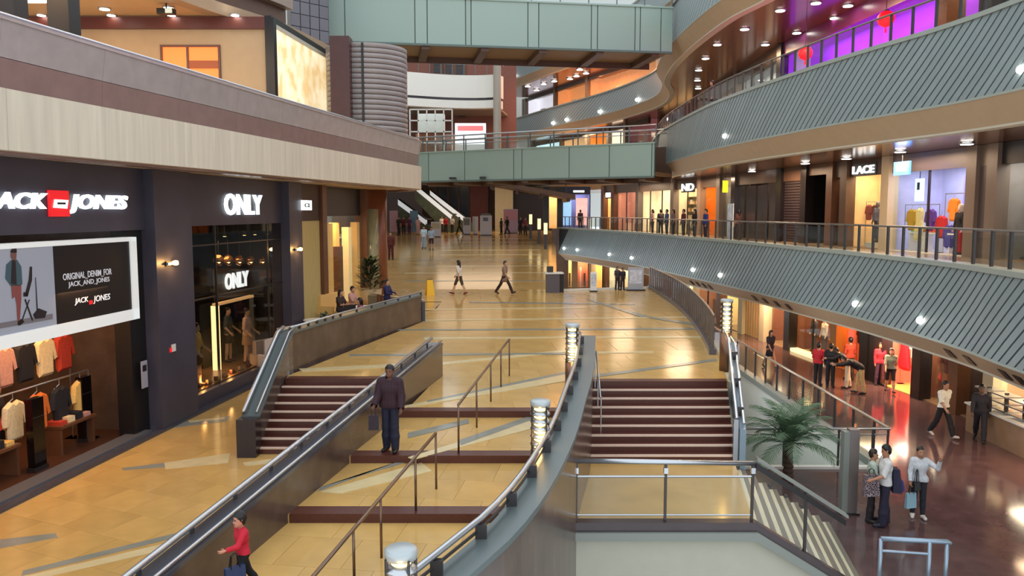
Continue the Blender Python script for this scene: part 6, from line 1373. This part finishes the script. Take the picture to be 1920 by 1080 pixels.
# cafe terrace behind the parapet
zc = lambda y: float(np.interp(y, [24.5, 28.5, 33], [ZC, -0.3, 0.0]))
ORD = ('first', 'second', 'third', 'fourth', 'fifth', 'sixth', 'seventh', 'eighth', 'ninth', 'tenth')
def cafe_table(label, x, y):
    z = zc(y); e = empty('cafe_table', (x, y, z), label=label, cat='table'); MB().lathe([(0.42, 0.72), (0.44, 0.74), (0.42, 0.76)], n=18).build('tabletop', m_white, e); MB().tube([(0, 0, 0), (0, 0, 0.72)], 0.03).build('stem', m_steel, e); MB().lathe([(0.24, 0), (0.24, 0.02), (0.04, 0.05)], n=14).build('base', m_steel_d, e)
def chair(label, x, y, a, c):
    z = zc(y); e = empty('cafe_chair', (x, y, z), R(a), label=label, cat='chair'); m = cmat('chair', c, 0.5)
    MB().box(-0.22, 0.22, -0.22, 0.22, 0.42, 0.47).build('seat', m, e); MB().box(-0.22, 0.22, -0.24, -0.2, 0.5, 0.95).build('backrest', m, e)
    for sx in (-1, 1):
        for sy in (-1, 1): MB().box(sx * 0.19 - 0.015, sx * 0.19 + 0.015, sy * 0.2 - 0.015, sy * 0.2 + 0.015, 0, 0.42 if sy > 0 else 0.95).build('leg', m_steel_d, e)
def sofa(label, x, y, a, L, c):
    z = zc(y); e = empty('bench_sofa', (x, y, z), R(a), label=label, cat='sofa'); m = cmat('sofa', c, 0.7)
    MB().box(0, L, 0, 0.7, 0.12, 0.45).build('seat', m, e); MB().box(0, L, 0.6, 0.78, 0.12, 1.05).build('backrest', m, e); MB().box(-0.12, 0, 0, 0.78, 0.12, 0.65).build('armrest', m, e); MB().box(L, L + 0.12, 0, 0.78, 0.12, 0.65).build('armrest', m, e); MB().box(0, L, 0.05, 0.7, 0, 0.12).build('base', m_dark, e)
cafe_table('white round cafe table beside the pale sofa', -6.9, 27.9); cafe_table('white round cafe table between the seated people', -5.6, 29.8)
sofa('pale cream cafe sofa behind the parapet', -7.2, 26.2, 62, 1.9, (226, 214, 196)); sofa('yellow striped cafe sofa against the golden windows', -6.8, 30.4, 70, 1.7, (232, 196, 128)); sofa('low white cafe sofa close to the slate pilaster', -7.7, 25.1, 60, 1.5, (206, 190, 180))
chair('dark cafe chair beside the parapet', -5.3, 28.4, 200, (60, 50, 56)); chair('black cafe chair near the yellow sofa', -6.0, 29.2, 20, (36, 32, 36)); chair('red brown cafe chair by the planter', -5.4, 31.2, 120, (120, 60, 50))
SIT = dict(lean=4, legL=(84, 84), legR=(80, 82), armL=(30, 6, 60), armR=(30, 6, 60), seat=0.46)
for x, y, f, c, hr, lab in ((-6.25, 31.0, 250, (206, 160, 150), False, 'seated cafe guest in pale pink on the yellow sofa'), (-6.55, 30.2, 250, (60, 44, 44), True, 'seated cafe guest in dark brown on the yellow sofa'), (-5.4, 28.45, 110, (150, 90, 120), True, 'seated cafe guest in mauve on the dark chair')):
    person(lab, (x, y, zc(y)), f, 1.66, top=c, pose=SIT, res=0.024, long_hair=hr)
q_ = fl(708, 600, 0.0); person('person in navy sitting at the end of the cafe terrace', (-4.9, 31.2, zc(31.2)), 250, 1.55, top=(34, 36, 84), bottom=(34, 36, 70), sleeve='long', res=0.02, pose=dict(STAND, armL=(25, 6, 60), armR=(25, 6, 60)))
lb = empty('low_barrier', label='low dark glazed barrier closing the cafe terrace beside the plaza', cat='barrier')
MB().hexa([(-3.4, 29.7, -0.2), (-3.25, 29.7, -0.2), (-5.9, 33.2, 0), (-6.0, 33.1, 0), (-3.4, 29.7, 0.72), (-3.25, 29.7, 0.72), (-5.9, 33.2, 0.62), (-6.0, 33.1, 0.62)]).build('panel', M('slate_glass', (58, 64, 78), 0.15), lb); MB().tube([(-3.32, 29.7, 0.78), (-5.95, 33.15, 0.68)], 0.035).build('handrail', m_steel, lb, True)
p = fl(806, 553); e = empty('wet_floor_sign', p, R(20), label='yellow folding floor sign beside the end of the parapet', cat='sign')
my = M('caution_yellow', (240, 190, 20), 0.45)
for s_ in (-1, 1): MB().hexa([(-0.2, s_ * 0.22 - 0.01, 0), (0.2, s_ * 0.22 - 0.01, 0), (0.2, s_ * 0.22 + 0.01, 0), (-0.2, s_ * 0.22 + 0.01, 0), (-0.14, s_ * 0.02 - 0.01, 0.75), (0.14, s_ * 0.02 - 0.01, 0.75), (0.14, s_ * 0.02 + 0.01, 0.75), (-0.14, s_ * 0.02 + 0.01, 0.75)]).build('leaf_board', my, e)
MB().box(-0.14, 0.14, -0.03, 0.03, 0.74, 0.78).build('hinge', m_dark, e)

# kiosk at the plaza corner and stands behind
p = fl(1042, 549); e = empty('information_stand', (p.x, p.y, 0), R(6), label='dark information stand with a white counter top at the plaza corner', cat='stand')
MB().box(-0.45, 0.2, 0, 0.5, 0, 0.95).build('body', M('stand_grey', (90, 84, 92), 0.4), e); MB().box(-0.55, 0.4, -0.05, 0.6, 0.95, 1.02).build('counter_top', m_white, e); MB().box(0.25, 0.42, 0.1, 0.5, 0, 1.0).build('side_panel', m_dark, e); MB().box(-0.4, -0.1, 0.2, 0.45, 1.02, 1.32).build('leaflet_rack', m_steel_d, e)
for u, v, w, h, lab, c in ((1113, 547, 0.32, 1.0, 'small white poster stand at the back edge of the plaza', (240, 240, 240)), (1192, 545, 0.8, 1.2, 'silver machine at the back edge of the plaza', (170, 176, 186))):
    p = fl(u, v); e = empty('poster_stand', p, label=lab, cat='stand'); MB().box(-w / 2, w / 2, 0, 0.12, 0.06, h).build('panel', M('stand_%d' % c[0], c, 0.4), e); MB().box(-w * 0.6, w * 0.6, -0.12, 0.25, 0, 0.06).build('base', m_dark, e); MB().box(-w * 0.4, w * 0.4, -0.01, 0, h * 0.3, h * 0.9).build('print', M('print_pale', (200, 206, 220), 0.5, var=0.3, scale=6), e)
# tall lamp posts by the far pier
for i, (u, v0, v1) in enumerate(((995, 402, 424), (1011, 410, 428), (1023, 418, 438))):
    Y = 74 - i * 5; a = dp(u, v0, Y); zf = 0.0487 * (Y - 42); e = empty('lamp_post', (a.x, Y, zf), label='glowing square lamp post along the far plaza edge, the %s' % ('farthest', 'middle one', 'nearest one')[i], cat='lamp', group='square lamp posts')
    MB().box(-0.12, 0.12, -0.12, 0.12, 0, a.z - zf - 0.9).build('shaft', m_steel_d, e); MB().box(-0.14, 0.14, -0.14, 0.14, a.z - zf - 0.9, a.z - zf).build('lantern', M('post_glow', (255, 230, 170), 0.4, emit=0.7), e); MB().box(-0.18, 0.18, -0.18, 0.18, a.z - zf, a.z - zf + 0.08).build('cap', m_steel_d, e)

# inside the billboard shop
for u, v, lab in ((94, 884, 'black square gate pillar in the middle of the shop entrance'), (182, 828, 'black square gate pillar by the door jamb'), (6, 892, 'black square gate pillar at the picture edge')):
    p = fl(u, v, ZC); e = empty('gate_pillar', (p.x - 0.25, p.y, ZC), FANG, label=lab, cat='pillar'); MB().box(-0.2, 0.2, -0.1, 0.1, 0, 0.12).build('foot', m_steel_d, e); MB().box(-0.17, 0.17, -0.08, 0.08, 0.12, 1.55).build('panel', M('gloss_black', (16, 12, 14), 0.15), e); MB().box(-0.17, 0.17, -0.082, 0.082, 1.15, 1.17).build('trim_line', m_steel_d, e)
e = empty('notice_board', FW(sA0 - 0.35, 0.06, 0.2), FANG, label='white notice board on the dark door jamb', cat='sign'); MB().box(-0.1, 0.14, -0.02, 0, -0.3, 0.35).build('board', M('pale_notice', (160, 160, 176), 0.5), e); MB().box(-0.06, 0.1, -0.025, -0.02, 0.1, 0.25).build('print', m_steel_d, e)
GJ = 'garments in the billboard shop'; ws = {(236, 214, 170): 'cream', (28, 26, 34): 'black', (214, 110, 40): 'orange', (190, 60, 40): 'rust red', (232, 190, 110): 'straw', (90, 60, 50): 'brown', (200, 150, 140): 'rose'}
seq = [(190, 60, 40), (236, 214, 170), (28, 26, 34), (200, 150, 140), (28, 26, 34), (232, 190, 110), (214, 110, 40), (236, 214, 170), (90, 60, 50), (214, 110, 40)]
for i, c in enumerate(seq):
    s = sA0 - 1.0 - i * 0.62; garment('%s garment hanging %s from the jamb on the upper billboard shop rail' % (ws[c], ORD[i]), FW(s, -1.5, ZC + 2.55), FANG, c, 'shirt', GJ, 1.25)
rack('upper clothes rail across the billboard shop', FW(sA0 - 0.8, -1.5, 0), FW(sA0 - 7.0, -1.5, 0), 2.72, ZC)
for i, c in enumerate([(232, 190, 110), (28, 26, 34), (214, 110, 40), (236, 214, 170), (190, 60, 40), (28, 26, 34), (232, 190, 110), (190, 60, 40)]):
    s = sA0 - 1.1 - i * 0.7; garment('%s garment hanging %s from the jamb on the lower billboard shop rail' % (ws[c], ORD[i]), FW(s, -1.05, ZC + 1.5), FANG, c, 'shirt', GJ, 1.2)
rack('lower clothes rail across the billboard shop', FW(sA0 - 0.8, -1.05, 0), FW(sA0 - 6.8, -1.05, 0), 1.66, ZC)
for i, s in enumerate((sA0 - 1.6, sA0 - 4.0)):
    e = empty('display_table', FW(s, -0.95, ZC), FANG, label='wooden display table of folded clothes, %s the door jamb' % ('beside', 'away from')[i], cat='table'); MB().box(-0.6, 0.6, -0.2, 0.3, 0.62, 0.68).build('tabletop', dkb, e)
    for sx in (-0.55, 0.55): MB().box(sx - 0.04, sx + 0.04, -0.15, 0.25, 0, 0.62).build('leg', dkb, e)
    for k in range(4): MB().box(-0.52 + k * 0.27, -0.3 + k * 0.27, -0.12, 0.22, 0.68, 0.76 + 0.04 * (k % 3)).build('folded_cloth', cmat('cloth', seq[(k + i * 2) % 7], 0.8, 0.12), e)
MP = dict(STAND, armL=(10, 12, 40), armR=(-5, 14, 50))
for s, off, c, bt, lab in ((sA0 - 3.3, -1.35, (28, 26, 34), (40, 36, 44), 'black'), (sA0 - 5.6, -1.35, (200, 120, 60), (60, 50, 50), 'amber')):
    person('headless toned mannequin in %s clothes in the billboard shop' % lab, FW(s, off, ZC + 0.05), math.degrees(FANG) + 200, 1.82, (150, 110, 80), top=c, sleeve='long', bottom=bt, res=0.022, cat='mannequin', name='mannequin', bald=True, pose=MP)
# mannequins in the glazed window
zl_ = ZC + 0.46
for u, v, c, sk, lab, off in ((371, 716, (226, 196, 110), (70, 56, 44), 'yellow top by the billboard side', -0.35), (465, 684, (226, 196, 180), (200, 170, 150), 'pale dress by the lit portal', -0.5), (430, 690, (70, 84, 90), (40, 40, 46), 'teal coat inside the portal', -1.25)):
    s, _ = FS(u, v, off); person('mannequin in %s in the glazed window' % lab, FW(s, off, zl_), math.degrees(FANG) + 190, 1.78, (206, 176, 150), (30, 22, 22), top=c, sleeve='short', bottom=None, legs='bare', skirt=(sk, 0.62, 1), shoes=(60, 40, 36), res=0.018, fem=True, cat='mannequin', name='mannequin', long_hair=False, pose=MP)
for i in range(6):
    s = FS(392 + i * 15, 705, -0.25)[0]; e = empty('shoe_display', FW(s, -0.25, zl_), FANG, label='lit shoe on the window ledge, %s from the yellow mannequin' % ORD[i], cat='shoe', group='shoes on the window ledge')
    MB().vprism([(-0.13, 0.0), (0.13, 0), (0.13, 0.04), (0.02, 0.09), (-0.06, 0.13), (-0.13, 0.13)], -0.04, 0.04).build('upper', cmat('shoe', ((220, 190, 150), (120, 60, 50))[i % 2], 0.4), e); MB().box(-0.13, 0.13, -0.045, 0.045, -0.0, 0.015).build('sole', m_dark, e)

# ================================================================ PEOPLE
m_plaid = M('plaid_shirt', (84, 30, 40), 0.8)
nt = m_plaid.node_tree; tc = nt.nodes.new('ShaderNodeTexCoord'); ck = nt.nodes.new('ShaderNodeTexBrick'); ck.inputs['Scale'].default_value = 9; ck.offset = 0
ck.inputs['Color1'].default_value = (*S(82, 28, 40), 1); ck.inputs['Color2'].default_value = (*S(70, 26, 40), 1); ck.inputs['Mortar'].default_value = (*S(38, 24, 34), 1); ck.inputs['Mortar Size'].default_value = 0.09
mp = nt.nodes.new('ShaderNodeMapping'); mp.inputs['Rotation'].default_value = (math.pi / 2, 0, 0); nt.links.new(tc.outputs['Object'], mp.inputs[0]); nt.links.new(mp.outputs[0], ck.inputs['Vector']); nt.links.new(ck.outputs['Color'], nt.nodes['Principled BSDF'].inputs['Base Color'])
SK = (178, 128, 100)
person('man in a dark red checked shirt and jeans standing on the ramp', fl(733, 846, -0.13), 172, 1.53, (110, 74, 60), (20, 16, 18), sleeve='long', plaid=m_plaid, top=(84, 30, 40), bottom=(30, 32, 56), shoes=(20, 18, 22), res=0.0095, loose=0.04, baggy=0.03, pose=dict(legL=(4, 2), legR=(-3, 4), armL=(8, 12, 25), armR=(12, 10, 40), head=(6, 0)))
pc_ = person('small person in a red top walking at the bottom edge of the picture', fl(458, 1118, -0.39), 130, 1.02, (196, 136, 112), (18, 14, 16), top=(190, 26, 50), sleeve='long', bottom=(18, 20, 26), shoes=(24, 22, 24), res=0.008, baggy=0.012, pose=dict(WALK, armL=(40, 14, 50), armR=(-10, 8, 10)), child=True)
def bag(label, pos, rz, w, h, d, c, hang=0.25, mat=None, cat='bag'):
    e = empty('shopping_bag', pos, rz, label=label, cat=cat); m = mat or cmat('bag', c, 0.5)
    MB().hexa([(-w / 2, -d / 2, 0), (w / 2, -d / 2, 0), (w / 2, d / 2, 0), (-w / 2, d / 2, 0), (-w * 0.47, -d * 0.3, h), (w * 0.47, -d * 0.3, h), (w * 0.47, d * 0.3, h), (-w * 0.47, d * 0.3, h)]).build('body', m, e)
    for y in (-d * 0.28, d * 0.28): MB().tube([(-w * 0.22, y, h - 0.02), (-w * 0.15, y * 0.5, h + hang * 0.8), (0, 0, h + hang), (w * 0.15, y * 0.5, h + hang * 0.8), (w * 0.22, y, h - 0.02)], 0.008, 5).build('handle', m_dark, e)
    return e
bp_ = fl(440, 1062, 0.0); bag('blue carrier bag held by the small person in red', (bp_.x * 0.985, bp_.y * 0.985, -0.20), R(40), 0.24, 0.26, 0.1, (44, 60, 100), 0.16)
bag('dark jacket bag hanging from the checked shirt man', fl(733, 846, -0.13) + Vector((-0.28, -0.1, 0.42)), R(10), 0.18, 0.26, 0.1, (40, 28, 44), 0.12)
m_wst = M('bag_pattern', (60, 50, 56), 0.6); nt = m_wst.node_tree; vo = nt.nodes.new('ShaderNodeTexVoronoi'); vo.inputs['Scale'].default_value = 9; vo.feature = 'DISTANCE_TO_EDGE'; cr = nt.nodes.new('ShaderNodeValToRGB'); cr.color_ramp.elements[0].color = (*S(190, 170, 176), 1); cr.color_ramp.elements[1].position = 0.12; cr.color_ramp.elements[1].color = (*S(44, 34, 42), 1); nt.links.new(vo.outputs['Distance'], cr.inputs[0]); nt.links.new(cr.outputs[0], nt.nodes['Principled BSDF'].inputs['Base Color'])
bm_p = fl(1656, 986, ZL)
person('man in a white shirt wearing a blue backpack by the steel column', bm_p, 80, 1.78, SK, (18, 15, 16), top=(214, 214, 212), sleeve='short', bottom=(38, 36, 56), shoes=(30, 30, 44), res=0.0105, baggy=0.03, pose=dict(legL=(5, 3), legR=(-4, 3), armL=(20, 8, 50), armR=(14, 8, 40), head=(12, 0)))
e = empty('backpack', bm_p + Vector((0.22, 0.0, 0.78)), R(80), label='dark blue backpack on the man in the white shirt', cat='backpack')
MB().hexa([(-0.16, -0.11, 0), (0.16, -0.11, 0), (0.15, 0.08, 0), (-0.15, 0.08, 0), (-0.12, -0.05, 0.5), (0.12, -0.05, 0.5), (0.13, 0.08, 0.52), (-0.13, 0.08, 0.52)]).build('body', cmat('bag', (32, 32, 60), 0.6), e); MB().hexa([(-0.12, -0.16, 0.04), (0.12, -0.16, 0.04), (0.13, -0.08, 0.02), (-0.13, -0.08, 0.02), (-0.1, -0.13, 0.26), (0.1, -0.13, 0.26), (0.11, -0.07, 0.28), (-0.11, -0.07, 0.28)]).build('pocket', cmat('bag', (44, 50, 120), 0.6), e)
for s_ in (-0.11, 0.11): MB().tube([(s_, 0.04, 0.48), (s_ * 1.2, 0.16, 0.56), (s_ * 1.25, 0.30, 0.46), (s_ * 1.25, 0.30, 0.28), (s_ * 1.1, 0.14, 0.08)], 0.02, 6).build('strap', cmat('bag', (32, 32, 60), 0.6), e)
cp = fl(1632, 978, ZL)
person('companion in a pale green top hidden behind the backpack man', cp, 250, 1.62, SK, (40, 28, 24), top=(176, 190, 176), bottom=(40, 34, 38), res=0.013, fem=True, pose=dict(STAND, armL=(14, 6, 40), armR=(14, 6, 40)))
bag('large dark patterned bag held in front of the backpack man', bm_p + Vector((-0.36, -0.12, 0.72)), R(5), 0.34, 0.46, 0.14, (60, 50, 56), 0.14, m_wst)
gp_ = fl(1720, 970, ZL)
person('woman in a white shirt raising one arm on the marble floor', gp_, 165, 1.6, SK, (40, 26, 22), top=(200, 204, 208), sleeve='long', bottom=(36, 38, 48), shoes=(220, 214, 206), res=0.0105, fem=True, baggy=0.004, pose=dict(legL=(3, 2), legR=(-3, 2), armL=(60, 40, 95), armR=(10, 10, 30), head=(0, 10)), long_hair=False)
bag('pale blue carrier bag beside the woman with raised arm', gp_ + Vector((-0.22, -0.1, 0.26)), R(15), 0.26, 0.34, 0.08, (150, 190, 206), 0.2); bag('small black shoulder bag on the woman with raised arm', gp_ + Vector((-0.14, -0.16, 0.68)), R(30), 0.22, 0.18, 0.08, (26, 24, 30), 0.3)
person('man in a loose white shirt walking past the lower shops', fl(1766, 819, ZL), 200, 1.74, SK, (26, 20, 20), top=(226, 222, 206), sleeve='short', bottom=(26, 24, 28), shoes=(190, 180, 170), res=0.012, baggy=0.02, pose=WALK)
person('man in dark clothes striding past the stone counter', fl(1836, 827, ZL), 150, 1.76, (110, 80, 66), (22, 18, 18), top=(40, 38, 46), sleeve='long', bottom=(30, 28, 40), shoes=(16, 14, 16), res=0.012, pose=dict(WALK, legL=(28, 6), legR=(-26, 8)))
person('woman in a pale green top and black shorts by the glowing shop', fl(1668, 735, ZL), 160, 1.7, (206, 158, 130), (40, 24, 20), top=(150, 160, 140), bottom=(26, 26, 32), legs='shorts', shoes=(60, 40, 36), res=0.014, fem=True, pose=WALK, long_hair=True)
person('person in crimson clothes standing inside the glowing shop entrance', fl(1648, 722, ZL), 170, 1.68, SK, top=(180, 40, 60), sleeve='long', bottom=(90, 60, 90), res=0.018, fem=True, long_hair=True)
person('shopper in a red top behind the edge railing', fl(1533, 722, ZL), 320, 1.66, SK, top=(190, 30, 40), bottom=(30, 26, 30), res=0.015)
person('shopper in black beside the red topped shopper', fl(1556, 726, ZL), 330, 1.7, SK, top=(26, 24, 28), sleeve='long', bottom=(26, 24, 28), res=0.015)
person('person in black with khaki trousers bending forward at the railing', fl(1612, 738, ZL), 80, 1.78, SK, top=(26, 22, 26), sleeve='long', bottom=(196, 160, 106), res=0.014, pose=dict(lean=62, legL=(-6, 4), legR=(10, 6), armL=(70, 6, 20), armR=(60, 6, 30), head=(20, 0)))
person('man in black with cream trousers bent beside the khaki trousered person', fl(1588, 728, ZL), 70, 1.72, SK, top=(30, 26, 30), sleeve='long', bottom=(206, 190, 160), res=0.016, pose=dict(lean=40, legL=(4, 4), legR=(-4, 6), armL=(60, 6, 30), armR=(60, 6, 30), head=(20, 0)))
person('shopper in an orange red shirt behind the bending people', fl(1592, 712, ZL), 10, 1.72, SK, top=(170, 60, 40), bottom=(60, 40, 40), res=0.018)
person('woman in a dark dress walking by the straw slatted wall', fl(1443, 690, ZL), 200, 1.68, SK, (30, 20, 18), top=(36, 32, 40), bottom=(30, 28, 34), res=0.015, fem=True, long_hair=True, skirt=((34, 30, 38), 0.55, 1), legs='bare', pose=WALK)
# plaza walkers
person('woman in a white top and dark shorts walking on the plaza', fl(861, 552), 65, 1.72, (206, 166, 140), (26, 18, 18), top=(214, 208, 204), bottom=(70, 60, 50), legs='shorts', shoes=(120, 50, 40), res=0.014, fem=True, long_hair=True, pose=WALK)
person('woman in a grey brown dress striding across the plaza', fl(946, 551), 245, 1.7, (190, 150, 126), (34, 24, 22), top=(136, 112, 100), bottom=(50, 34, 32), skirt=((140, 116, 100), 0.62, 1), shoes=(40, 26, 24), res=0.014, fem=True, pose=dict(WALK, legL=(30, 6), legR=(-26, 10)))
def far(u, v):
    a, b_, c = ray(u, v); t = (EYE + 0.0487 * 42) / (0.0487 * b_ - c); y = b_ * t
    if y > 80: t = (1.85 - EYE) / c
    if y < 42: t = -EYE / c
    return Vector((a * t, b_ * t, EYE + c * t))
for u, v, f, H, c, bt, lab, kw in (
    (733, 487, 190, 1.95, (96, 44, 40), (80, 26, 32), 'person in dark red standing beside the russet column', dict(sleeve='long')),
    (722, 484, 120, 1.8, (226, 196, 190), (190, 120, 120), 'person in pale pink half hidden beside the russet column', dict(fem=True)),
    (795, 466, 180, 1.8, (190, 210, 226), (150, 170, 190), 'walker in pale blue beside the grey topped walker', dict()),
    (809, 469, 185, 1.8, (150, 170, 190), (60, 40, 40), 'walker in a grey blue top at the far plaza', dict(legs='shorts')),
    (862, 440, 90, 1.75, (24, 22, 24), (24, 22, 24), 'dark dressed visitor beside the first white kiosk', dict(pose=WALK)),
    (951, 440, 120, 1.8, (30, 26, 36), (40, 36, 48), 'dark dressed visitor in front of the lilac board', dict(pose=WALK)),
    (940, 440, 60, 1.6, (60, 40, 50), (30, 26, 30), 'visitor with a pram like trolley near the lilac board', dict()),
    (836, 437, 200, 1.7, (180, 40, 60), (40, 30, 40), 'visitor in red at the foot of the escalators', dict()),
    (848, 437, 160, 1.7, (230, 226, 226), (50, 50, 60), 'visitor in white at the foot of the escalators', dict()),
    (828, 436, 210, 1.7, (226, 216, 210), (60, 40, 50), 'visitor in cream at the foot of the escalators', dict(fem=True, long_hair=True)),
    (768, 440, 170, 1.75, (90, 50, 90), (80, 40, 70), 'visitor in purple near the pale blue banner', dict(fem=True)),
    (757, 440, 190, 1.75, (110, 50, 50), (50, 34, 34), 'visitor in maroon near the pale blue banner', dict()),
    (784, 440, 180, 1.7, (230, 190, 190), (220, 180, 180), 'visitor in blush pink near the pale blue banner', dict(fem=True)),
    (748, 441, 150, 1.8, (40, 34, 36), (30, 26, 28), 'visitor in black near the grey hall wall', dict()),
    (985, 441, 200, 1.7, (120, 60, 60), (40, 34, 44), 'visitor in brick red by the square lamp posts', dict()),
    (976, 440, 160, 1.7, (50, 44, 70), (40, 34, 44), 'visitor in slate blue by the square lamp posts', dict())):
    kw = dict(kw); kw.setdefault('res', 0.026); person(lab, far(u, v), f, H, SK, top=c, bottom=bt, **kw)
for u, c, hh, lab in ((1158, (60, 56, 70), 1.22, 'person in grey at the back edge of the plaza'), (1168, (36, 34, 44), 1.15, 'person in dark clothes at the back edge of the plaza')):
    x = (u - 960) / F * 41.6; person(lab, (x, 41.9 - 0.35 + 0.0, 0), 200, hh, SK, top=c, bottom=(40, 38, 50), res=0.02)
# leaning on the middle railing
for u, off, c, bt, fem, lab in ((1223, 1.1, (206, 160, 150), (60, 56, 70), True, 'woman in blush pink behind the middle railing'), (1239, 1.6, (36, 34, 44), (40, 40, 50), False, 'man in charcoal behind the middle railing'), (1250, 1.2, (70, 90, 130), (50, 56, 80), False, 'man in steel blue behind the middle railing'), (1262, 1.0, (120, 96, 90), (44, 40, 44), True, 'woman in taupe behind the middle railing'), (1282, 0.9, (90, 26, 34), (40, 30, 34), False, 'person in dark red leaning on the middle railing'), (1302, 0.85, (26, 20, 24), (30, 24, 28), True, 'long haired woman in black leaning on the middle railing'), (1323, 0.85, (36, 46, 110), (40, 40, 60), False, 'man in royal blue leaning on the middle railing'), (1385, 2.6, (80, 50, 50), (50, 40, 40), True, 'woman in brown passing the white roll banner'), (1088, 2.0, (50, 30, 40), (40, 30, 36), False, 'visitor in plum before the pink window poster')):
    s = P2c.s_of_u(u, 3.6, off); p = P2c.p(s, off, 2.5); person(lab, p, 100 if off < 1.5 else 20, 1.7, SK, (22, 16, 18), top=c, bottom=bt, sleeve='long' if not fem else 'short', res=0.02, fem=fem, long_hair=fem)
for u, off, c, lab in ((1335, 0.8, (70, 24, 30), 'person in maroon leaning on the upper railing'), (1263, 1.0, (50, 50, 60), 'person in grey at the bend of the upper railing'), (1272, 1.2, (90, 96, 120), 'person in blue grey at the bend of the upper railing')):
    s = P3c.s_of_u(u, 10.4, off); p = P3c.p(s, off, 9.03); person(lab, p, 100, 1.72, SK, top=c, bottom=(40, 36, 44), sleeve='long', res=0.022)
